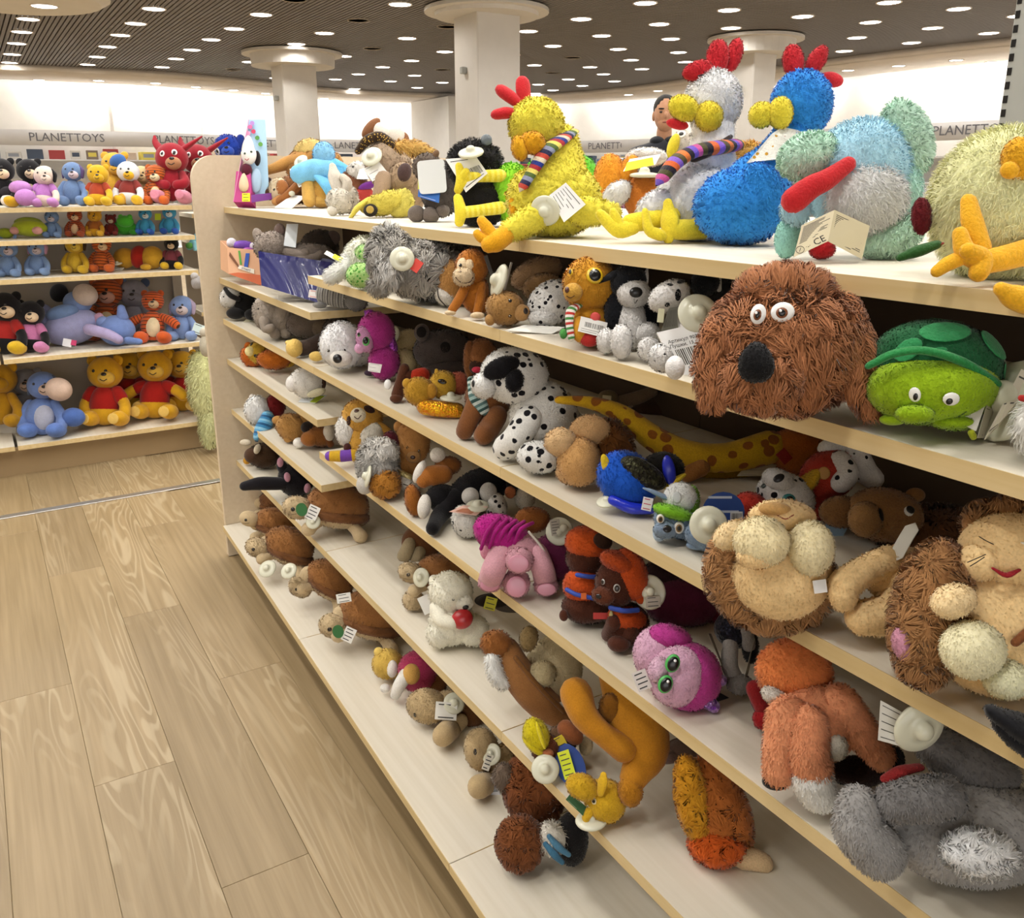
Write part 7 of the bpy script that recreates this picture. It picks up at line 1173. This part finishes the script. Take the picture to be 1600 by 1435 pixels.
# third row
bear('plush_donkey', 'blue plush donkey with lilac muzzle at the left edge, third row', 12, 432, 'R3', 60, 'p:7a95c0', GC, muz='p:c3b4bc', ear='long', inner='p:b89ab0', turn=.1)
bear('plush_donkey', 'blue plush donkey second from left, third row across the aisle', 58, 430, 'R3', 58, 'p:7d98c4', GC, muz='p:c6b8bf', ear='flop', earc='p:b58aa8', turn=-.1)
t = bear('plush_dog', 'yellow plush dog with big dark nose, third row across the aisle', 117, 427, 'R3', 62, 'p:cba62a', GC, ear='flop', earc='p:3a2c1c', muz='p:d8ba4a', belly='p:d8b43a', turn=.15)
bear('plush_tiger', 'orange plush tiger with cream muzzle, third row across the aisle', 158, 424, 'R3', 60, 't:7:c4602a:c4602a:d06c30:4a2a1c', GC, muz='p:dcc09a', turn=.3, legc='p:c4602a')
t = T('plush_bear', 'yellow plush bear with red shirt lying on its side, third row across the aisle', 205, 421, 'R3', group=GC); H = t.e('head', 'p:c8962c', 195, 403, 18, 16, 15, w='g', a=10); B = t.e('body', 'p:a8281e', 217, 401, 13, 18, 15, w=H.w+2, a=-8); t.e('hips', 'p:cb9c2e', 238, 402, 18, 18, 15, w=H.w+4); t.e('leg', 'p:c8982c', 228, 417, 9, 5, 6, w=H.w-10); t.disc(183, 412, 8, w=H.w-16, n=(-.1, .9, -.4)); t.card('swing_tag', 'c:dcdcd8', 182, 420, 20, 10, w=H.w-14, tilt=60, lines=2); t.done()
t = bear('plush_bear', 'black plush with cream face and big yellow shoes beside the end panel, third row', 268, 421, 'R3', 54, KB, GC, muz=CRM, shirt='p:7a3a44', legc='p:d6b02a', turn=-.2, headr=.2)
# fourth row
bear('plush_bear', 'black plush in red top with yellow arm at the left edge, fourth row', 6, 548, 'R4', 100, KB, GD, shirt='p:a82a26', muz=CRM, legc='p:d8b22a', turn=.3)
t = bear('plush_bear', 'black plush in pink spotted dress with pink shoes, fourth row across the aisle', 48, 553, 'R4', 84, KB, GD, shirt='p:c87aa8', muz=CRM, legc='p:cf86b4', turn=.2, w=10)
LV_ = 'p:8189b4'
t = T('plush_donkey', 'large lavender-blue plush donkey lying on its back, fourth row across the aisle', 120, 545, 'R4', group=GD); B = t.e('body', 'p:9a9cc4', 112, 516, 46, 28, 30, w='g', a=15); t.e('leg', LV_, 72, 500, 16, 24, 14, w=B.w-10, a=40); t.e('arm', 'p:6f8ab8', 98, 494, 26, 12, 14, w=B.w-20, a=15); t.e('head', 'p:7b93c4', 122, 478, 22, 18, 18, w=B.w-4); t.e('muzzle', 'p:c2b3a8', 134, 466, 19, 17, 16, w=B.w-16, a=-20); t.e('ear', KB, 93, 463, 15, 15, 7, w=B.w+26); t.k_('tail', 'p:a89cc4', [(140, 520, B.w-24, 9), (170, 528, B.w-28, 8), (186, 536, B.w-28, 7)]); t.card('tag', 'c:e2e2e6', 106, 541, 14, 12, w=B.w-34, a=-10); t.card('tag', 'c:c03a6a', 116, 541, 8, 8, w=B.w-35, a=-10); t.done()
t = T('plush_elephant', 'periwinkle blue plush lying in front of the orange tiger, fourth row', 182, 544, 'R4', group=GD); B = t.e('body', 'p:6f86bc', 183, 520, 28, 24, 24, w='g'); t.k_('ear', 'p:7288c0', [(192, 500, B.w-6, 9), (190, 486, B.w-4, 6)]); t.e('arm', 'p:7c90c4', 162, 508, 11, 10, 9, w=B.w-10); t.e('ear_lining', 'p:b890a8', 154, 502, 8, 10, 5, w=B.w-6, a=-30); t.k_('tail', 'p:6a82b8', [(200, 536, B.w-20, 6), (218, 538, B.w-24, 5)]); t.done()
bear('plush_tiger', 'orange and cream plush tiger standing behind the lavender donkey, fourth row', 165, 528, 'R4', 104, 't:9:bc5a2a:bc5a2a:c8662e:4a2a1c', GD, belly='p:dcc8a0', muz='p:c89888', turn=.1, w=46)
bear('plush_tiger', 'orange plush tiger with cream belly, second from right, fourth row', 238, 535, 'R4', 90, 't:8:c4562a:c4562a:d0622c:4a2a1c', GD, belly='p:dcc9a4', muz='p:c6a884', turn=.2, legc='p:cf5c28', arms='out', headr=.18)
bear('plush_rabbit', 'grey plush with dark ear tucked at the back, fourth row across the aisle', 208, 520, 'R4', 96, 'p:8c8a94', GD, earc='p:4a5670', w=46)
t = bear('plush_donkey', 'blue plush donkey with long ears and card tag at the right end, fourth row', 284, 531, 'R4', 72, 'p:7f97c6', GD, muz='p:c8bbbd', ear='flop', earc='p:a99ab4', turn=0, headr=.25); t.card('swing_tag', 'c:cfe0dc', 310, 513, 18, 16, a=-20, w=-14, lines=2)
# bottom row
bear('plush_bear', 'large mustard plush back at the far left of the bottom row', 0, 668, 'R5', 104, 'p:b8881c', GE, w=12)
t = bear('plush_donkey', 'big blue plush donkey with beige muzzle and round feet, bottom row', 66, 684, 'R5', 112, 'p:6d86c0', GE, belly='p:b4b8cc', muz='p:c9ae9c', ear='flop', earc='p:55607a', turn=.5, headr=.2, fat=1.15, legc='p:5f7cbe'); t.e('muzzle_front', 'p:cdb3a2', 92, 608, 20, 18, 17, w=t.H.w-20, a=-20); t.e('tail_foot', 'p:4f6cae', 115, 652, 18, 15, 14, w=-6); 
t = bear('plush_bear', 'pale muzzled plush peeking out behind the big blue donkey, bottom row', 42, 664, 'R5', 92, 'p:7a7678', GE, muz='p:b39a88', w=26)
YP = 'p:d3a021'
def shirtbear(lab, x, y, h, turn, w=0, arms='down'):
    t = T('plush_bear', lab, x, y, 'R5', group=GE); t.bear(x, y, h, YP, shirt='p:a41e18', muz='p:dab14a', turn=turn, arms=arms, headr=.225, w=w, inner='p:c08a1a', pad='p:deb860'); t.done(); return t
shirtbear('yellow plush bear in a red shirt, left of the two front bears, bottom row', 164, 666, 114, .15)
shirtbear('yellow plush bear in a red shirt with soles forward, right front, bottom row', 242, 655, 112, .05, arms='out')
shirtbear('yellow plush bear in a red shirt in the middle behind the two front bears', 202, 646, 102, .1, w=36)
shirtbear('yellow plush bear in a red shirt at the back right, bottom row', 284, 644, 100, -.1, w=36)
t = T('plush_chick', 'pale green long-haired plush slumped beside the rounded end panel, bottom row', 320, 702, .02, group=GE); B = t.e('body', 'f:c9ca96', 318, 602, 24, 54, 20, w=0, a=8, fur=FZ(1500, 7, 1.1, .5)); t.e('tail', 'f:c4c694', 327, 662, 14, 40, 12, w=0, fur=FZ(700, 7, 1.1, .5))
t = T('gift_bag', 'light grey carrier bag standing in front of the unit at the left edge', 6, 718, 0.0, cat='bag')
t.sheet('front_panel', 'c:bdb6a8', [(-30, 724, 0), (28, 713, 0), (23, 655, 4), (-30, 662, 4)], th=1.5); t.sheet('side_panel', 'c:a8a194', [(28, 713, 0), (32, 706, 22), (28, 652, 26), (23, 655, 4)], th=1.5); t.sheet('back_panel', 'c:b2ab9e', [(-30, 714, 42), (32, 706, 22), (28, 652, 26), (-30, 652, 44)], th=1.5); t.sheet('bottom_panel', 'c:b2ab9e', [(-30, 724, 0), (28, 713, 0), (32, 706, 22), (-30, 716, 22)], th=1.5); t.done(.03)
t = T('plush_penguin', 'black and white plush penguin sitting up out of the grey carrier bag', 4, 716, 0.0, group=GE); t.e('body', 'p:16161a', 6, 650, 18, 28, 9, w=14); H = t.e('head', 'p:1a1a1e', 6, 628, 18, 17, 12, w=12); t.e('face', 'p:e4e6ea', 1, 628, 11, 12, 8, w=4); t.e('beak', 'p:d0a04a', -2, 638, 7, 4, 6, w=-4); t.e('belly', 'p:ddd8cc', 2, 652, 12, 16, 9, w=8); t.eyes(H, [(4, 624)], 1.6)
# goods hanging in the gap next to the end panel
GN = 'plush in the gap beside the end panel'
t = T('plush_hand', 'tan plush glove with fingers in the gap beside the end panel', 296, 346, 1.03, group=GN)
for i, (x, y) in enumerate(((286, 322), (292, 330), (297, 337), (303, 342))): t.k_('finger', 'p:b98c4c', [(306, 318+i*5, 4, 5), (x, y, -2, 4)])
t.e('palm', 'p:b98c4c', 308, 328, 9, 14, 8, w=6)
t = T('plush_lizard', 'turquoise plush lizard on the shelf in the gap beside the end panel', 302, 392, .95, group=GN); t.k_('body', 'p:6fb4c4', [(296, 386, 0, 5), (304, 378, 2, 7), (312, 366, 4, 6)]); t.e('head', 'p:5a9a4a', 296, 384, 6, 5, 5, w=-4); t.k_('leg', 'p:8ac4d0', [(304, 380, -2, 4), (306, 391, -4, 4)])
t = T('plush_mouse', 'grey plush in crinkled wrap on the shelf in the gap, third level', 306, 452, .8, group=GN); t.e('body', 'p:a09c9a', 308, 442, 9, 11, 9, w=2, lump=.08); t.e('head', 'p:b0acaa', 304, 432, 6, 6, 6, w=-2)
t = T('plush_rabbit', 'pale plush on the lower shelf in the gap beside the end panel', 318, 560, .5, group=GN); t.e('body', 'p:b8b09c', 322, 540, 10, 18, 10, w=2); t.e('head', 'p:c4bcaa', 320, 520, 8, 8, 8, w=0)
# ================================================================ things seen over the top shelf, on the far side of the run
GF = 'plush on the far side of the long shelf run'
def pile(name, lab, x, y, X, col, bl, lev=1.198, grp=GF):
    """A plush lying on the far side: its blobs (x, y, rx, ry, colour or None) at distance X along the view."""
    t = Toy(name, lab, x, y, 'top', group=grp); D = X; t.D = D; t.k = D/FPX
    o = CAM+ray(x, y)*D; t.o = np.array([o[0], o[1], lev]); t.root.location = t.o
    for i, (bx, by, rx, ry, c) in enumerate(bl):
        q = c or col; t.e('body' if i == 0 else 'head' if i == 1 else 'limb', q, bx, by, rx, ry, min(rx, ry), w=(0, -8, -4, 2, 4, -2)[i % 6], lump=.04 if rx > 8 else 0, fur=FZ(int(rx*ry*1.2), 4, 1.1, .5) if q[0] == 'f' else None)
    lo = min(t._minz(p) for p in t.parts); t.root.location.z -= lo; return t
pile('plush_frog', 'green plush frog with dark eyes behind the tan camel, far side of the run', 440, 300, 4.2, 'p:5fb030', [(442, 246, 26, 26, None), (438, 230, 14, 10, None), (436, 219, 6, 5, 'p:2a3a22'), (462, 222, 5, 6, 'p:6abf38')])
pile('plush_fox', 'orange pointed plush behind the tan camel’s hump, far side of the run', 458, 300, 4.0, 'p:d8733a', [(458, 240, 16, 20, None), (456, 228, 8, 9, None)])
pile('plush_dragon', 'dark green and grey plush row behind the blue plush, far side of the run', 520, 300, 4.4, 'p:5a5a4a', [(524, 236, 30, 18, None), (540, 228, 14, 10, 'p:4f7a44'), (510, 232, 12, 8, 'p:8a6a3a')])
pile('plush_lion', 'orange plush with yellow tuft behind the blue plush, far side of the run', 535, 300, 3.3, 'p:d0622a', [(538, 258, 17, 14, None), (542, 240, 9, 12, 'f:c89a3a'), (528, 252, 8, 8, None)])
pile('plush_tiger', 'dark striped plush between the camel and the black gorilla, far side', 670, 290, 3.0, 'p:4a3f36', [(686, 244, 30, 14, None), (700, 236, 16, 8, 'p:2c2a30'), (664, 240, 14, 8, 'p:b08a44'), (692, 250, 12, 8, 'p:c9922e')])
pile('plush_unicorn', 'pink plush seen between the lime bird and the yellow chicken, far side', 790, 300, 2.6, 'p:d077ae', [(790, 256, 24, 20, None), (774, 250, 12, 16, 'p:c45aa8'), (800, 244, 12, 8, 'p:7fb0d8'), (776, 232, 3, 6, 'p:e0c858')])
pile('plush_unicorn', 'pink fluffy plush right of the yellow chicken, far side of the run', 915, 300, 2.5, 'f:d292c0', [(905, 244, 28, 16, None), (890, 240, 12, 9, None)])
pile('plush_unicorn', 'paler pink fluffy plush behind the orange fox, far side of the run', 965, 300, 2.5, 'f:dba6cc', [(965, 244, 34, 16, None), (985, 238, 14, 8, None)])
pile('plush_bear', 'tan plush behind the white hen’s scarf, far side of the run', 1150, 300, 2.2, 'p:c09a50', [(1150, 250, 18, 18, None), (1156, 240, 9, 9, None)])
pile('plush_elephant', 'black and grey plush behind the mint bird’s tail, far side of the run', 1330, 280, 2.0, 'p:3f3f46', [(1310, 216, 34, 14, None), (1290, 208, 12, 9, 'p:24242a')])
pile('plush_rabbit', 'light grey plush between mint bird and pale yellow chick, far side', 1490, 290, 1.6, 'p:b9b6ba', [(1500, 236, 44, 30, None), (1468, 222, 22, 18, 'p:c6c3c6'), (1532, 214, 22, 16, 'p:cac6c8')])
pile('plush_koala', 'grey fluffy plush lower behind the pale yellow chick, far side', 1450, 300, 1.7, 'p:a5a3a8', [(1452, 262, 24, 28, None), (1470, 250, 14, 14, None)])
t = T('store_bin', 'dark teal plastic bin far behind the pale yellow chick', 1505, 300, 'top', cat='bin'); V, F = boxes([(-.09, .09, -.07, .07, 0, .2)], .01); o = mesh_obj('bin_shell', V, F, 'g:2b3a40', t.root); t.root.location = (2.1, .95, 1.12); V, F = boxes([(-.1, .1, -.08, .08, .2, .215)], .005); mesh_obj('lid', V, F, 'g:34464c', t.root)
for i, (x, y, z, w, h, c, lab) in enumerate(((3.35, 6.3, 1.27, .5, .12, 'c:8a1f2c', 'dark red flat box on the navy counter far behind the yellow chicken'), (3.6, 5.75, 1.27, .35, .09, 'c:2a2a34', 'black flat box on the navy counter, right of the red one'), (3.75, 5.62, 1.27, .12, .16, 'c:d8d8dc', 'white card standing on the navy counter near the man'))):
    t = empty('counter_box', (x, y, z), lab, 'box'); box('carton', c, (0, w, 0, .3 if i < 2 else .06, 0, h), t, .006); box('lid', c, (-.004, w+.004, -.004, (.3 if i < 2 else .06)+.004, h, h+.012), t, .003)
# ================================================================ the man at the back
mo = empty('person', (3.55, 4.86, 0), 'man with short dark hair in a dark jacket standing behind the white hen', 'person')
def skin_body(name, J, E_, mat, par, lvl=2):
    me = bpy.data.meshes.new(name); me.from_pydata([j[:3] for j in J], E_, []); o = bpy.data.objects.new('tmp', me); COL.objects.link(o)
    md = o.modifiers.new('s', 'SKIN'); md.use_smooth_shade = True
    for i, j in enumerate(J): me.skin_vertices[0].data[i].radius = (j[3], j[4] if len(j) > 4 else j[3])
    me.skin_vertices[0].data[0].use_root = True; sb = o.modifiers.new('b', 'SUBSURF'); sb.levels = lvl; sb.render_levels = lvl
    dg = bpy.context.evaluated_depsgraph_get(); m2 = bpy.data.meshes.new_from_object(o.evaluated_get(dg)); bpy.data.objects.remove(o)
    m2.materials.clear(); m2.materials.append(M(mat)); m2.polygons.foreach_set('use_smooth', [True]*len(m2.polygons)); return link(name, m2, par)
SKN = 'p:b98a6c'
b = skin_body('body', [(0, 0, .98, .15, .11), (0, 0, 1.2, .15, .11), (0, 0, 1.42, .17, .11), (0, .0, 1.55, .06), (.1, 0, .9, .09), (.11, 0, .5, .065), (.11, .02, .1, .05), (.11, -.1, .06, .045), (-.1, 0, .9, .09), (-.11, 0, .5, .065), (-.11, .02, .1, .05), (-.11, -.1, .06, .045), (.22, 0, 1.44, .075), (.27, .02, 1.15, .055), (.27, -.06, .9, .04), (.27, -.1, .8, .035), (-.22, 0, 1.44, .075), (-.27, .02, 1.15, .055), (-.27, -.06, .9, .04), (-.27, -.1, .8, .035)],
    [(0, 1), (1, 2), (2, 3), (0, 4), (4, 5), (5, 6), (6, 7), (0, 8), (8, 9), (9, 10), (10, 11), (2, 12), (12, 13), (13, 14), (14, 15), (2, 16), (16, 17), (17, 18), (18, 19)], 'p:26282e', mo)
def ball(name, mat, c, r, par, res=(20, 14), rot=None):
    U, Q, Tt = sphere(*res); V = U*np.array(r); V = V if rot is None else V@np.array(Matrix.Rotation(rot, 3, 'Z')).T; return mesh_obj(name, V+np.array(c), [Q, Tt], mat, par)
nk = skin_body('neck', [(0, 0, 1.5, .062), (0, -.01, 1.6, .056), (0, -.015, 1.66, .055)], [(0, 1), (1, 2)], SKN, mo, 1)
hd = ball('head', SKN, (0, -.02, 1.715), (.077, .098, .118), mo); ball('jaw', SKN, (0, -.045, 1.655), (.058, .068, .06), hd); ball('hair', 'p:1c1814', (0, .002, 1.755), (.083, .102, .088), hd)
for sx in (-1, 1): ball('ear', SKN, (sx*.078, -.005, 1.70), (.012, .024, .034), hd, (10, 8)); ball('eye', 'g:1a1412', (sx*.032, -.108, 1.72), (.013, .006, .007), hd, (10, 6)); ball('eyebrow', 'p:1c1612', (sx*.032, -.112, 1.742), (.022, .006, .005), hd, (10, 6)); ball('collar', 'p:1f2126', (sx*.045, -.015, 1.535), (.055, .075, .035), mo, (12, 8))
ball('nose', SKN, (0, -.122, 1.70), (.014, .02, .024), hd, (10, 8)); ball('mouth', 'p:8a5248', (0, -.110, 1.655), (.022, .008, .006), hd, (10, 6))
for sx in (-1, 1):
    for i in range(4): V, F, tt = tube_mesh([(sx*.27+(i-1.5)*.016, -.11, .80), (sx*.27+(i-1.5)*.017, -.115, .74-(.01 if i in (0, 3) else 0)), (sx*.27+(i-1.5)*.016, -.105, .71)], [.009, .008, .007], 8, 2); mesh_obj('finger', V, F, SKN, mo)
    V, F, tt = tube_mesh([(sx*.245, -.115, .81), (sx*.228, -.13, .77), (sx*.236, -.13, .74)], [.01, .009, .008], 8, 2); mesh_obj('thumb', V, F, SKN, mo); ball('hand', SKN, (sx*.27, -.105, .815), (.036, .02, .042), mo, (12, 8))
mo.rotation_euler = (0, 0, math.radians(-38))
for t in TOYS: t.squash()
bpy.context.view_layer.update()
